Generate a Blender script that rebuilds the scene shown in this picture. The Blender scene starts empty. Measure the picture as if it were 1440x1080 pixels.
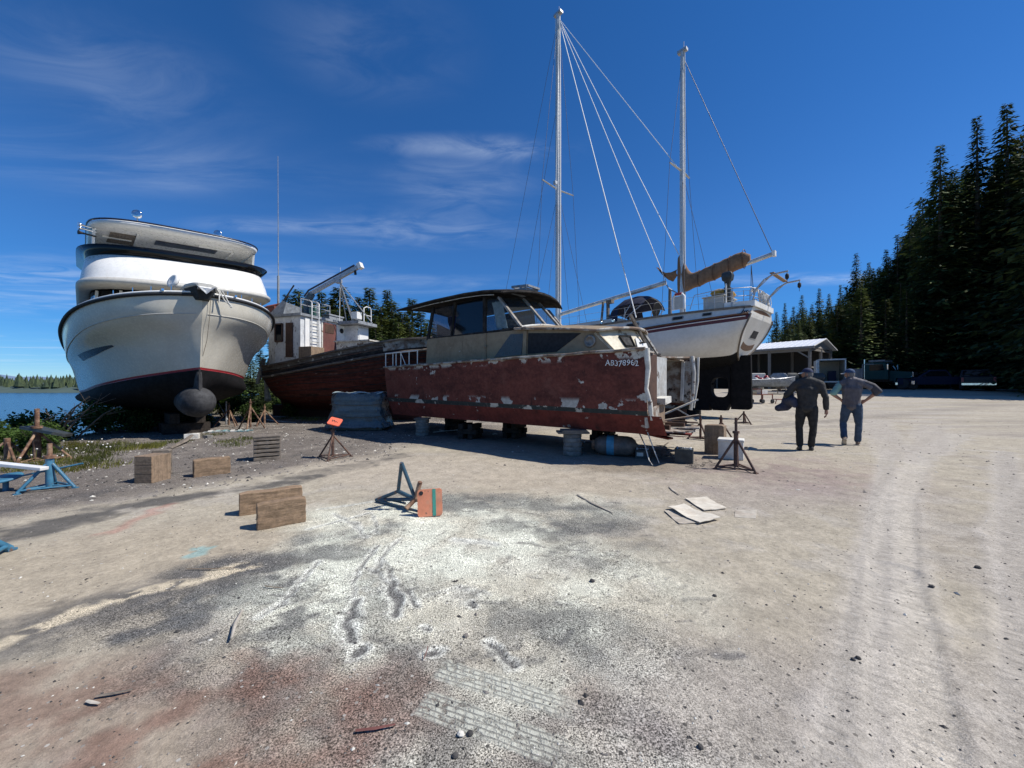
import bpy, math, random
import numpy as np
from mathutils import Vector, Matrix
random.seed(7)
S = bpy.context.scene
COL = S.collection
R = math.radians
CAMH, HOR, F = 1.38, 544.0, 545.0

def smooth(a, b, x):
    t = min(1, max(0, (x-a)/(b-a))); return t*t*(3-2*t)

# ---------------------------------------------------------------- terrain shape
def edge_x(y):
    return -9.6-0.55*(y-7.0)

def gz(x, y):
    z = 1.15*smooth(10, 38, y)*smooth(-14, 2, x)
    d = edge_x(y)-x
    if d > 0: z -= 0.30*d*smooth(0, 2.0, d)
    return max(z, -6.0)

def gpt(px, py):
    """point of the terrain that a photo pixel shows"""
    z = 0.0
    for _ in range(12):
        Y = (CAMH-z)*F/(py-HOR); X = (px-720)/F*Y
        z = 0.5*z+0.5*gz(X, Y)
    return X, Y, gz(X, Y)

# ---------------------------------------------------------------- mesh builder
class MB:
    def __init__(s): s.v = []; s.f = []; s.m = []; s.sm = []
    def add(s, vs, fs, mi=0, smooth=False):
        o = len(s.v); s.v += [tuple(v) for v in vs]
        for f in fs:
            s.f.append([i+o for i in f]); s.m.append(mi); s.sm.append(smooth)
    def box(s, c, d, rot=None, mi=0, taper=1.0):
        M_ = rot if isinstance(rot, Matrix) else Matrix.Rotation(rot or 0, 3, 'Z')
        vs = []
        for sz in (-1, 1):
            k = taper if sz > 0 else 1
            for sx, sy in ((-1, -1), (1, -1), (1, 1), (-1, 1)):
                vs.append(Vector(c)+M_ @ Vector((sx*d[0]/2*k, sy*d[1]/2*k, sz*d[2]/2)))
        s.add(vs, [(3, 2, 1, 0), (4, 5, 6, 7), (0, 1, 5, 4), (1, 2, 6, 5), (2, 3, 7, 6), (3, 0, 4, 7)], mi)
    def beam(s, p, q, w, h, up=(0, 0, 1), mi=0):
        p = Vector(p); q = Vector(q); d = (q-p).normalized(); up = Vector(up)
        if abs(d.dot(up)) > .98: up = Vector((0, 1, 0))
        x = d.cross(up).normalized(); y = x.cross(d)
        vs = [a+x*sx*w/2+y*sy*h/2 for a in (p, q) for sx, sy in ((-1, -1), (1, -1), (1, 1), (-1, 1))]
        s.add(vs, [(3, 2, 1, 0), (4, 5, 6, 7), (0, 1, 5, 4), (1, 2, 6, 5), (2, 3, 7, 6), (3, 0, 4, 7)], mi)
    def tube(s, pts, r, n=8, mi=0, sq=(1, 1), smooth=True):
        pts = [Vector(p) for p in pts]; k = len(pts)
        rs = r if isinstance(r, (list, tuple)) else [r]*k
        vs = []; px = None
        for i, p in enumerate(pts):
            d = (pts[min(i+1, k-1)]-pts[max(i-1, 0)]).normalized()
            if px is None:
                u = Vector((0, 0, 1)) if abs(d.z) < .9 else Vector((1, 0, 0))
                x = d.cross(u).normalized()
            else:
                x = (px-d*px.dot(d)).normalized()
            y = d.cross(x); px = x
            for j in range(n):
                a = 2*math.pi*j/n
                vs.append(p+(x*math.cos(a)*sq[0]+y*math.sin(a)*sq[1])*rs[i])
        fs = [(i*n+j, i*n+(j+1) % n, (i+1)*n+(j+1) % n, (i+1)*n+j) for i in range(k-1) for j in range(n)]
        s.add(vs, fs, mi, smooth)
        s.add(vs[:n], [tuple(range(n-1, -1, -1))], mi); s.add(vs[-n:], [tuple(range(n))], mi)
    def lathe(s, prof, base=(0, 0, 0), axis=(0, 0, 1), n=20, mi=0, smooth=True):
        q = Vector((0, 0, 1)).rotation_difference(Vector(axis)); b = Vector(base); k = len(prof)
        vs = [b+q @ Vector((r*math.cos(2*math.pi*j/n), r*math.sin(2*math.pi*j/n), z)) for r, z in prof for j in range(n)]
        fs = [(i*n+j, i*n+(j+1) % n, (i+1)*n+(j+1) % n, (i+1)*n+j) for i in range(k-1) for j in range(n)]
        s.add(vs, fs, mi, smooth)
        s.add(vs[:n], [tuple(range(n-1, -1, -1))], mi); s.add(vs[-n:], [tuple(range(n))], mi)
    def prism(s, poly, vec, mi=0, mi2=None):
        """extrude a planar 3D polygon along vec"""
        p = [Vector(a) for a in poly]; n = len(p); v = Vector(vec)
        s.add(p+[a+v for a in p], [tuple(range(n-1, -1, -1)), tuple(range(n, 2*n))], mi)
        s.add(p+[a+v for a in p], [(i, (i+1) % n, n+(i+1) % n, n+i) for i in range(n)], mi if mi2 is None else mi2)
    def loft(s, rings, mi=0, closed=True, caps=True, smooth=True, rowm=None):
        k = len(rings); n = len(rings[0]); vs = [p for r_ in rings for p in r_]
        m = n if closed else n-1
        for j in range(m):
            fs = [(i*n+j, i*n+(j+1) % n, (i+1)*n+(j+1) % n, (i+1)*n+j) for i in range(k-1)]
            if j == 0: o = len(s.v); s.v += [tuple(v) for v in vs]
            for f in fs:
                s.f.append([a+o for a in f]); s.m.append(rowm[j] if rowm else mi); s.sm.append(smooth)
        if caps:
            s.add(rings[0], [tuple(range(n-1, -1, -1))], mi); s.add(rings[-1], [tuple(range(n))], mi)
    def sheet(s, P, th=None, mi=0, smooth=True):
        """grid of points P[i][j]; th: thickness vector"""
        a = len(P); b = len(P[0])
        top = [p for r_ in P for p in r_]
        fs = [(i*b+j, i*b+j+1, (i+1)*b+j+1, (i+1)*b+j) for i in range(a-1) for j in range(b-1)]
        if th is None: s.add(top, fs, mi, smooth); return
        t = Vector(th); n = a*b
        bot = [Vector(p)+t for p in top]
        fs2 = [(f[3]+n, f[2]+n, f[1]+n, f[0]+n) for f in fs]
        rim = [(i, i+1) for i in range(b-1)]+[((i+1)*b-1, (i+2)*b-1) for i in range(a-1)]+[((a-1)*b+i+1, (a-1)*b+i) for i in range(b-1)]+[((i+1)*b, i*b) for i in range(a-1)]
        s.add(top+bot, fs+fs2, mi, smooth); s.add(top+bot, [(q, p, p+n, q+n) for p, q in rim], mi)
    def build(s, name, mats, parent=None, bevel=0, weld=True, loc=None):
        me = bpy.data.meshes.new(name)
        me.from_pydata(s.v, [], s.f)
        me.polygons.foreach_set('material_index', s.m)
        me.polygons.foreach_set('use_smooth', s.sm)
        for m_ in (mats if isinstance(mats, (list, tuple)) else [mats]): me.materials.append(m_)
        me.update()
        o = bpy.data.objects.new(name, me); COL.objects.link(o)
        if parent is not None: o.parent = parent
        if loc is not None: o.location = loc
        if bevel:
            b = o.modifiers.new('bevel', 'BEVEL'); b.width = bevel; b.segments = 2; b.limit_method = 'ANGLE'; b.angle_limit = R(40)
        return o

def tag(o, label, cat, group=None):
    o['label'] = label; o['category'] = cat
    if group: o['group'] = group
    return o
def struct(o, kind='structure'):
    o['kind'] = kind; return o
def thing(name, label, cat, loc=(0, 0, 0), rz=0, group=None):
    o = bpy.data.objects.new(name, None); COL.objects.link(o)
    o.empty_display_size = .2; o.location = loc; o.rotation_euler = (0, 0, rz)
    return tag(o, label, cat, group)
def dup(root, loc=None, rz=None, label=None, group=None, scale=None):
    def cp(o, par):
        c = o.copy(); COL.objects.link(c)
        if par is not None: c.parent = par
        for ch in list(o.children): cp(ch, c)
        return c
    c = cp(root, None)
    if loc is not None: c.location = loc
    if rz is not None: c.rotation_euler = (0, 0, rz)
    if label: c['label'] = label
    if group: c['group'] = group
    if scale is not None: c.scale = (scale,)*3 if not isinstance(scale, (tuple, list)) else scale
    return c

# ---------------------------------------------------------------- materials
class NT:
    def __init__(s, tree): s.t = tree
    def n(s, typ, **kw):
        nd = s.t.nodes.new(typ)
        for k, v in kw.items(): setattr(nd, k, v)
        return nd
    def l(s, a, b): s.t.links.new(a, b)
    def set(s, sock, v):
        if hasattr(v, 'is_output') or isinstance(v, bpy.types.NodeSocket): s.l(v, sock)
        else: sock.default_value = v
    def math(s, op, a, b=0.0, c=None, clamp=False):
        nd = s.n('ShaderNodeMath', operation=op, use_clamp=clamp)
        s.set(nd.inputs[0], a); s.set(nd.inputs[1], b)
        if c is not None: s.set(nd.inputs[2], c)
        return nd.outputs[0]
    def mix(s, f, a, b, mode='MIX'):
        nd = s.n('ShaderNodeMixRGB', blend_type=mode)
        s.set(nd.inputs[0], f); s.set(nd.inputs[1], a if not isinstance(a, tuple) else (*a[:3], 1)); s.set(nd.inputs[2], b if not isinstance(b, tuple) else (*b[:3], 1))
        return nd.outputs[0]
    def noise(s, vec, scale, detail=4, rough=.6, dist=0):
        nd = s.n('ShaderNodeTexNoise'); s.l(vec, nd.inputs['Vector'])
        nd.inputs['Scale'].default_value = scale; nd.inputs['Detail'].default_value = detail
        nd.inputs['Roughness'].default_value = rough; nd.inputs['Distortion'].default_value = dist
        return nd.outputs['Fac']
    def ramp(s, x, lo, hi, a=0.0, b=1.0):
        nd = s.n('ShaderNodeMapRange', interpolation_type='SMOOTHSTEP')
        s.set(nd.inputs[0], x); nd.inputs[1].default_value = lo; nd.inputs[2].default_value = hi
        nd.inputs[3].default_value = a; nd.inputs[4].default_value = b
        return nd.outputs[0]
    def mapping(s, vec, scale=(1, 1, 1), rot=(0, 0, 0), loc=(0, 0, 0)):
        nd = s.n('ShaderNodeMapping'); s.l(vec, nd.inputs[0])
        nd.inputs['Scale'].default_value = scale; nd.inputs['Rotation'].default_value = rot; nd.inputs['Location'].default_value = loc
        return nd.outputs[0]

MATS = {}
def mat(name, c, rough=.6, metal=0.0, c2=None, s2=4, lo=.4, hi=.65, st=(1, 1, 1), patches=(), bump=0.0, bs=60, bst=None, var=.18, vs=9, rand=0.0, spec=.5, coat=0.0):
    m = bpy.data.materials.new(name); m.use_nodes = True; MATS[name] = m
    t = NT(m.node_tree); b = m.node_tree.nodes['Principled BSDF']
    co = t.n('ShaderNodeTexCoord').outputs['Object']
    oi = t.n('ShaderNodeObjectInfo')
    off = t.n('ShaderNodeVectorMath', operation='ADD'); t.l(co, off.inputs[0])
    sc = t.n('ShaderNodeVectorMath', operation='SCALE'); sc.inputs[0].default_value = (13, 7, 5); t.l(oi.outputs['Random'], sc.inputs['Scale']); t.l(sc.outputs[0], off.inputs[1])
    co_s = off.outputs[0]
    col = None
    if c2 is not None:
        f = t.ramp(t.noise(t.mapping(co_s, st), s2, 6, .65), lo, hi)
        col = t.mix(f, (*c, 1), (*c2, 1))
    else:
        rgb = t.n('ShaderNodeRGB'); rgb.outputs[0].default_value = (*c, 1); col = rgb.outputs[0]
    sep = None
    for p in patches:
        f = t.ramp(t.noise(t.mapping(co_s, p.get('st', (1, 1, 1))), p['s'], p.get('d', 5), .6), p['lo'], p['hi'])
        if 'z' in p:
            if sep is None: sep = t.n('ShaderNodeSeparateXYZ'); t.l(co, sep.inputs[0])
            z0, z1, sf = p['z']
            f = t.math('MULTIPLY', f, t.math('MULTIPLY', t.ramp(sep.outputs[2], z0-sf, z0+sf), t.ramp(sep.outputs[2], z1-sf, z1+sf, 1, 0)))
        col = t.mix(f, col, (*p['c'], 1))
    if var:
        v = t.ramp(t.noise(co_s, vs, 8, .7), .3, .7, 1-var, 1+var)
        mul = t.n('ShaderNodeVectorMath', operation='SCALE'); t.l(col, mul.inputs[0]); t.l(v, mul.inputs['Scale']); col = mul.outputs[0]
    if rand:
        v = t.ramp(oi.outputs['Random'], 0, 1, 1-rand, 1+rand)
        mul = t.n('ShaderNodeVectorMath', operation='SCALE'); t.l(col, mul.inputs[0]); t.l(v, mul.inputs['Scale']); col = mul.outputs[0]
    t.l(col, b.inputs['Base Color'])
    b.inputs['Roughness'].default_value = rough; b.inputs['Metallic'].default_value = metal
    b.inputs['Specular IOR Level'].default_value = spec
    if coat: b.inputs['Coat Weight'].default_value = coat; b.inputs['Coat Roughness'].default_value = .08
    if var and rough < .9:
        t.l(t.ramp(t.noise(co_s, vs*1.7, 5, .6), .3, .7, max(.03, rough-.1), min(1, rough+.12)), b.inputs['Roughness'])
    if bump:
        bn = t.n('ShaderNodeBump'); bn.inputs['Strength'].default_value = min(1, bump); bn.inputs['Distance'].default_value = .01*max(1, bump)
        t.l(t.noise(t.mapping(co_s, bst or (1, 1, 1)), bs, 6, .65), bn.inputs['Height']); t.l(bn.outputs[0], b.inputs['Normal'])
    return m
def glass(name, tint, rough=.04, alpha=.35):
    """window pane: mostly clear, tinted"""
    m = bpy.data.materials.new(name); m.use_nodes = True
    t = NT(m.node_tree); t.t.nodes.clear()
    out = t.n('ShaderNodeOutputMaterial'); mx = t.n('ShaderNodeMixShader'); tr = t.n('ShaderNodeBsdfTransparent'); gl = t.n('ShaderNodeBsdfPrincipled')
    tr.inputs[0].default_value = (*tint, 1); gl.inputs['Base Color'].default_value = (tint[0]*.1, tint[1]*.1, tint[2]*.1, 1); gl.inputs['Roughness'].default_value = rough
    mx.inputs[0].default_value = alpha
    t.l(tr.outputs[0], mx.inputs[1]); t.l(gl.outputs[0], mx.inputs[2]); t.l(mx.outputs[0], out.inputs[0])
    return m

M = {}
M['gel'] = mat('white_gelcoat', (.56, .525, .44), .22, c2=(.51, .475, .395), s2=.9, var=.05, coat=.2)
M['gel_white'] = mat('bright_gelcoat', (.78, .77, .74), .3, var=.05, c2=(.70, .69, .65), s2=1.2)
M['gel_in'] = mat('aged_gelcoat', (.50, .48, .43), .5, var=.1)
M['boot'] = mat('antifouling_black', (.009, .009, .0095), .85, c2=(.014, .013, .014), var=.2, bump=.15, spec=.15)
M['bulb'] = mat('antifouling_grey', (.060, .060, .062), .75, spec=.2, c2=(.028, .028, .030), s2=3, var=.25, bump=.2)
M['redline'] = mat('red_boot_stripe', (.30, .03, .035), .35, var=.08)
M['navy'] = mat('navy_paint', (.018, .022, .045), .3, var=.1)
M['navycloth'] = mat('navy_canvas', (.012, .014, .035), .85, var=.2, bump=.2, bs=200)
M['rubber'] = mat('black_rubber', (.018, .018, .019), .7, var=.2)
M['smoke'] = glass('smoked_screen', (.10, .10, .10), .1, .75)
M['pane'] = glass('dark_pane', (.10, .12, .15), .05, .8)
M['clearpane'] = glass('clear_pane', (.85, .92, .95), .03, .16)
M['chrome'] = mat('chrome', (.75, .75, .75), .15, 1.0, var=.05)
M['alu'] = mat('aluminium', (.62, .62, .62), .38, .85, var=.1, c2=(.5, .5, .5), s2=2, st=(1, 1, .2))
M['galv'] = mat('galvanised_steel', (.42, .43, .44), .5, .6, var=.2)
M['rope'] = mat('white_rope', (.62, .60, .55), .9, var=.2, bump=.4, bs=150)
M['wire'] = mat('stay_wire', (.10, .10, .11), .45, .4, var=.1)
M['wireb'] = mat('bright_line', (.78, .78, .76), .6, var=.05)
M['teak'] = mat('teak_trim', (.14, .065, .03), .5, c2=(.09, .04, .02), s2=8, st=(.3, 4, 4), var=.2)
M['rust'] = mat('rusty_steel', (.15, .075, .045), .85, c2=(.26, .17, .11), s2=9, var=.35, bump=.4, rand=.2)
M['rustdark'] = mat('dark_rusty_steel', (.075, .042, .034), .8, c2=(.13, .07, .045), s2=9, var=.35, bump=.4)
M['bluesteel'] = mat('chipped_blue_steel', (.035, .14, .23), .5, c2=(.06, .19, .29), s2=5, patches=[dict(c=(.16, .09, .06), s=16, lo=.60, hi=.66)], var=.2, bump=.2)
M['bluedark'] = mat('chipped_navy_steel', (.03, .075, .11), .5, patches=[dict(c=(.15, .08, .05), s=16, lo=.56, hi=.64)], var=.25, bump=.2)
M['orange'] = mat('faded_orange_paint', (.66, .24, .13), .7, c2=(.55, .27, .17), s2=8, patches=[dict(c=(.16, .10, .07), s=18, lo=.60, hi=.66)], var=.15, bump=.2)
M['orangebright'] = mat('bright_orange_paint', (.85, .16, .08), .6, c2=(.75, .14, .08), s2=8, var=.1)
M['green'] = mat('green_stripe_paint', (.05, .26, .20), .6, var=.2)
M['wood'] = mat('weathered_timber', (.29, .195, .12), .85, c2=(.20, .135, .08), s2=3, st=(1.2, 14, 14), patches=[dict(c=(.09, .06, .04), s=5, lo=.62, hi=.75, st=(1, 8, 8))], var=.25, vs=20, bump=.6, bs=12, bst=(1, 12, 12), rand=.12)
M['woodv'] = mat('weathered_plywood', (.27, .19, .125), .85, c2=(.19, .135, .09), s2=3, st=(12, 12, 1.0), patches=[dict(c=(.12, .11, .08), s=4, lo=.55, hi=.7)], var=.25, vs=16, bump=.5, bs=14, bst=(12, 12, 1))
M['woodgrey'] = mat('grey_driftwood', (.21, .175, .14), .9, c2=(.12, .10, .08), s2=4, st=(1, 12, 12), var=.3, bump=.6, bs=14, bst=(1, 12, 12))
M['lath'] = mat('pale_lath', (.46, .42, .35), .85, var=.2, c2=(.36, .31, .25), s2=6)
M['foamw'] = mat('white_foam', (.66, .64, .58), .8, c2=(.55, .52, .46), var=.1)
M['card'] = mat('peeled_board', (.64, .59, .49), .85, c2=(.52, .46, .37), s2=5, var=.12, bump=.3, bs=30)
M['blackplastic'] = mat('black_plastic', (.022, .027, .03), .45, c2=(.05, .055, .055), s2=5, var=.3)
M['conc'] = mat('rough_concrete', (.21, .20, .18), .95, c2=(.14, .135, .125), s2=6, var=.25, bump=.6, bs=40)
M['tarp'] = mat('grey_tarp', (.12, .135, .14), .3, c2=(.055, .068, .075), s2=1.6, st=(.6, .6, 5), var=.2, vs=5, bump=.35, bs=5, bst=(.5, .5, 5))
M['steelcyl'] = mat('weathered_cylinder_paint', (.10, .095, .09), .55, c2=(.16, .12, .10), s2=5, var=.3, bump=.2)
M['cyan'] = mat('cyan_band_paint', (.07, .27, .42), .55, var=.2)
M['ropebrown'] = mat('brown_line', (.16, .12, .08), .95, var=.3)
M['bark'] = mat('conifer_bark', (.085, .065, .05), .95, c2=(.14, .12, .10), s2=3, st=(4, 4, .6), var=.3, bump=.8, bs=10, bst=(3, 3, .5))
def leafmat(name, c, rand=.3, trans=.25):
    m = bpy.data.materials.new(name); m.use_nodes = True
    t = NT(m.node_tree); b = m.node_tree.nodes['Principled BSDF']
    co = t.n('ShaderNodeTexCoord').outputs['Object']; oi = t.n('ShaderNodeObjectInfo')
    geo = t.n('ShaderNodeNewGeometry')
    v = t.math('MULTIPLY', t.ramp(geo.outputs['Random Per Island'], 0, 1, .6, 1.5), t.ramp(oi.outputs['Random'], 0, 1, 1-rand, 1+rand))
    v = t.math('MULTIPLY', v, t.ramp(t.noise(co, .7, 3), .3, .7, .7, 1.35))
    warm = t.mix(t.ramp(t.noise(co, .35, 2), .4, .65), (*c, 1), (c[0]*1.5, c[1]*1.15, c[2]*.8, 1))
    sc = t.n('ShaderNodeVectorMath', operation='SCALE'); t.l(warm, sc.inputs[0]); t.l(v, sc.inputs['Scale'])
    t.l(sc.outputs[0], b.inputs['Base Color']); b.inputs['Roughness'].default_value = .75; b.inputs['Specular IOR Level'].default_value = .25
    out = m.node_tree.nodes['Material Output']
    tl = t.n('ShaderNodeBsdfTranslucent'); t.l(sc.outputs[0], tl.inputs[0]); mx = t.n('ShaderNodeMixShader'); mx.inputs[0].default_value = trans
    t.l(b.outputs[0], mx.inputs[1]); t.l(tl.outputs[0], mx.inputs[2]); t.l(mx.outputs[0], out.inputs[0])
    return m
M['needle'] = leafmat('spruce_needles', (.052, .080, .030))
M['needle2'] = leafmat('young_pine_needles', (.060, .092, .030))
M['leaf'] = leafmat('shrub_leaves', (.055, .10, .022), trans=.35)
M['leafl'] = leafmat('alder_leaves', (.085, .13, .025), trans=.4)
M['grass'] = leafmat('grass_blades', (.13, .15, .04), trans=.3)

# ---------------------------------------------------------------- camera, light, sky
cam = bpy.data.cameras.new('camera'); co_ = bpy.data.objects.new('camera', cam); COL.objects.link(co_)
co_.location = (0, 0, CAMH); co_.rotation_euler = (R(90), 0, 0)
cam.sensor_width = 36; cam.lens = 36*F/1440; cam.shift_y = 4/1440; cam.clip_start = .05; cam.clip_end = 20000
S.camera = co_
SUN_EL, SUN_DIR = R(52), (1.0, -.12)
sd = Vector((SUN_DIR[0], SUN_DIR[1], 0)).normalized()*math.cos(SUN_EL)+Vector((0, 0, math.sin(SUN_EL)))
sun = bpy.data.lights.new('sun', 'SUN'); sun.energy = 5.0; sun.angle = R(.53); sun.color = (1, .955, .88)
so = bpy.data.objects.new('sun', sun); COL.objects.link(so); so.rotation_euler = sd.to_track_quat('Z', 'Y').to_euler(); so.location = (30, -5, 40)
W = bpy.data.worlds.new('World'); S.world = W; W.use_nodes = True
t = NT(W.node_tree); t.t.nodes.clear()
out = t.n('ShaderNodeOutputWorld'); bg = t.n('ShaderNodeBackground'); sky = t.n('ShaderNodeTexSky', sky_type='NISHITA')
sky.sun_disc = False; sky.sun_elevation = SUN_EL; sky.sun_rotation = math.atan2(sd.x, sd.y)
sky.air_density = .8; sky.dust_density = .0; sky.ozone_density = 3.0; sky.altitude = 300
bg.inputs[1].default_value = .106
hs = t.n('ShaderNodeHueSaturation'); hs.inputs['Saturation'].default_value = 1.25; hs.inputs['Value'].default_value = 1.12; spz = t.n('ShaderNodeSeparateXYZ'); t.l(t.n('ShaderNodeTexCoord').outputs['Generated'], spz.inputs[0]); t.l(t.mix(1.0, sky.outputs[0], t.mix(t.ramp(spz.outputs[2], -.02, .38), (.50, .66, .86, 1), (.97, .97, 1.08, 1)), 'MULTIPLY'), hs.inputs['Color'])
dirv = t.n('ShaderNodeTexCoord').outputs['Generated']
sp = t.n('ShaderNodeSeparateXYZ'); t.l(dirv, sp.inputs[0])
zz = t.math('MAXIMUM', sp.outputs[2], .02)
cx_ = t.n('ShaderNodeCombineXYZ'); t.l(t.math('DIVIDE', sp.outputs[0], zz), cx_.inputs[0]); t.l(t.math('DIVIDE', sp.outputs[1], zz), cx_.inputs[1])
pl = cx_.outputs[0]                                       # point on a flat cloud layer
n1 = t.noise(t.mapping(pl, (.55, 1.6, 1), (0, 0, R(12))), 1.1, 8, .62, .6)
n2 = t.noise(t.mapping(pl, (.25, .9, 1), (0, 0, R(12))), .8, 3, .5)
cover = t.math('MULTIPLY', t.ramp(n1, .40, .80), t.ramp(n2, .44, .66))
west = t.ramp(t.math('ADD', sp.outputs[0], 0), .22, -.35)      # more cirrus over the water than over the forest
cover = t.math('MULTIPLY', cover, west)
banks = None
def wisp(px, py, rx, ry, amp, rot=0):
    d = Vector(((px-720)/F, 1, (HOR-py)/F)); c = (d.x/d.z, d.y/d.z)
    v = t.mapping(pl, (1, 1, 1), (0, 0, 0), (-c[0], -c[1], 0))
    v = t.mapping(v, (1/rx, 1/ry, 1), (0, 0, 0))
    ln = t.n('ShaderNodeVectorMath', operation='LENGTH'); t.l(v, ln.inputs[0])
    return t.math('MULTIPLY', t.ramp(ln.outputs['Value'], 0, 1, 1, 0), amp)
tot = cover
for a in ((655, 205, .62, .11, .62), (735, 214, .40, .11, .5), (650, 262, .5, .42, .42), (590, 325, 1.0, .45, .42), (400, 318, .9, .2, .42), (60, 388, 3.0, .5, .6), (20, 425, 3, .8, .35), (440, 385, 1.0, .4, .5), (1150, 393, 1.4, .30, .8), (150, 110, .55, .35, .3), (520, 70, .4, .3, .22)):
    tot = t.math('ADD', tot, t.math('MULTIPLY', wisp(*a), t.ramp(t.noise(t.mapping(pl, (1.6, 3.2, 1), (0, 0, R(-8))), 1.5, 7, .6, .9), .28, .78)))
tot = t.math('MINIMUM', t.math('MULTIPLY', tot, .46), .7)
tot = t.math('MULTIPLY', tot, t.ramp(sp.outputs[2], .0, .06))
cm = t.mix(tot, hs.outputs[0], (6.6, 7.6, 9.0, 1))
t.l(cm, bg.inputs[0]); t.l(bg.outputs[0], out.inputs[0])
S.view_settings.view_transform = 'Standard'; S.view_settings.look = 'None'; S.view_settings.exposure = 0.1; S.view_settings.gamma = 1
S.render.engine = 'CYCLES'
S.cycles.max_bounces = 6; S.cycles.transparent_max_bounces = 12
# ================================================================= ground
def _hash(ix, iy, seed):
    h = (ix.astype(np.int64)*374761393+iy.astype(np.int64)*668265263+seed*1442695041) & 0xffffffff
    h = ((h ^ (h >> 13))*1274126177) & 0xffffffff
    return ((h ^ (h >> 16)) & 0xffff)/65535.0
def vnoise(x, y, seed):
    ix = np.floor(x); iy = np.floor(y); fx = x-ix; fy = y-iy
    fx = fx*fx*(3-2*fx); fy = fy*fy*(3-2*fy)
    a = _hash(ix, iy, seed); b = _hash(ix+1, iy, seed); c = _hash(ix, iy+1, seed); d = _hash(ix+1, iy+1, seed)
    return (a*(1-fx)+b*fx)*(1-fy)+(c*(1-fx)+d*fx)*fy
def fbm(x, y, s, seed, octv=4):
    t = 0; a = .5; n = 0
    for k in range(octv):
        t = t+a*vnoise(x*s*2**k+17.3*k, y*s*2**k-9.1*k, seed+k); n += a; a *= .55
    return t/n
def sst(a, b, x):
    t = np.clip((x-a)/(b-a), 0, 1); return t*t*(3-2*t)
def seglist(cum): pass
ys = [0.75]
while ys[-1] < 1.2: ys.append(ys[-1]+.03)
while ys[-1] < 60: ys.append(ys[-1]+max(.011, min(.0062*ys[-1], .05) if ys[-1] < 14 else .02*ys[-1]))
while ys[-1] < 1500: ys.append(ys[-1]*1.25)
xs = list(np.arange(-3.2, 3.6, .0165))
def grow(x, sgn, lim):
    o = []
    while abs(x) < lim:
        a = abs(x); x += sgn*(.02+.012*max(0, a-3)) if a < 14 else sgn*.1*a
        o.append(x)
    return o
xs = grow(-3.2, -1, 1500)[::-1]+xs+grow(3.6, 1, 1500)
ys = [-40, -10, -2, 0, .4]+ys
X, Y = np.meshgrid(np.array(xs), np.array(ys))
ny, nx = X.shape
s1 = lambda a, b, x: sst(a, b, x)
Z = 1.15*sst(10, 38, Y)*sst(-14, 2, X)
dE = (-9.6-0.55*(Y-7.0))-X
Z = np.where(dE > 0, Z-.30*dE*sst(0, 2, dE), Z)
Z = np.maximum(Z, -6.0)
near = np.exp(-((Y/14.0)**2))
wx = X+.5*(fbm(X, Y, .9, 5)-.5)+.30*(fbm(X, Y, 5, 9, 5)-.5); wy = Y+.5*(fbm(X, Y, .9, 6)-.5)+.30*(fbm(X, Y, 5, 12, 5)-.5)
def blob(cx, cy, rx, ry, ang=0, soft=.35):
    c, s = math.cos(ang), math.sin(ang); dx = wx-cx; dy = wy-cy
    return 1-sst(1-soft, 1+soft, np.sqrt(((dx*c+dy*s)/rx)**2+((-dx*s+dy*c)/ry)**2))
def pline(pts, xx=None, yy=None):
    xx = X if xx is None else xx; yy = Y if yy is None else yy
    d = np.full(X.shape, 1e9)
    for (ax, ay), (bx, by) in zip(pts[:-1], pts[1:]):
        ex, ey = bx-ax, by-ay; L = ex*ex+ey*ey
        t = np.clip(((xx-ax)*ex+(yy-ay)*ey)/L, 0, 1)
        d = np.minimum(d, np.hypot(xx-ax-t*ex, yy-ay-t*ey))
    return d
P2 = lambda *pp: [gpt(a, b)[:2] for a, b in pp]
C = np.zeros((ny, nx, 3)); C[:] = (.388, .342, .264)
def lay(mask, col):
    global C
    m = np.clip(mask, 0, 1)[..., None]; C = C*(1-m)+np.array(col)*m
f1 = fbm(X, Y, .7, 21); f2 = fbm(X, Y, 3.0, 31); f3 = fbm(X, Y, 11, 41, 3)
lay(.55*sst(.45, .7, f1), (.29, .255, .215)); lay(.5*sst(.5, .75, f2), (.40, .365, .315))
# far yard: pale worn ground with long wheel streaks
stk = fbm(X*.35, Y*2.2, .9, 51)
lay(.55*sst(.45, .7, stk)*sst(7, 12, Y)*(X > -6), (.42, .375, .31))
lay(.5*sst(.55, .75, fbm(X*.3+3, Y*2.5, .8, 57))*sst(7, 12, Y), (.235, .205, .17))
# gravel bank on the left and behind
gr = sst(.0, 1.2, -(wx+2.35+.62*(7.9-wy)*(wy < 7.9)+(wy > 7.9)*.0))*sst(3.4, 4.4, wy)
gr = np.maximum(gr, sst(8.6, 10.5, wy)*sst(1.5, -1.5, wx))
lay(gr, (.155, .135, .118)); lay(gr*sst(.5, .68, f2), (.205, .18, .155))
# tan dirt
lay(.85*blob(-3.2, 2.95, 1.45, .9, .25), (.385, .328, .245))
lay(.8*blob(-1.4, 6.5, 2.1, 1.15, -.12), (.41, .355, .28))
lay(.6*blob(.6, 5.6, 1.2, .8), (.41, .35, .27))
# dark grit bands
band = 1-sst(.10, .36, pline(P2((-150, 790), (0, 752), (180, 712), (330, 690), (450, 665), (560, 640)), wx, wy)+.5*(f2-.5)+.15*(f3-.5))
lay(.85*band*(.5+.5*sst(.4, .55, fbm(X, Y, 2.2, 99))), (.075, .072, .07))
band2 = 1-sst(.05, .22, pline(P2((-50, 730), (120, 700), (300, 655), (420, 640)), wx, wy)+.15*(f2-.5))
lay(.6*band2, (.10, .093, .088))
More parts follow.
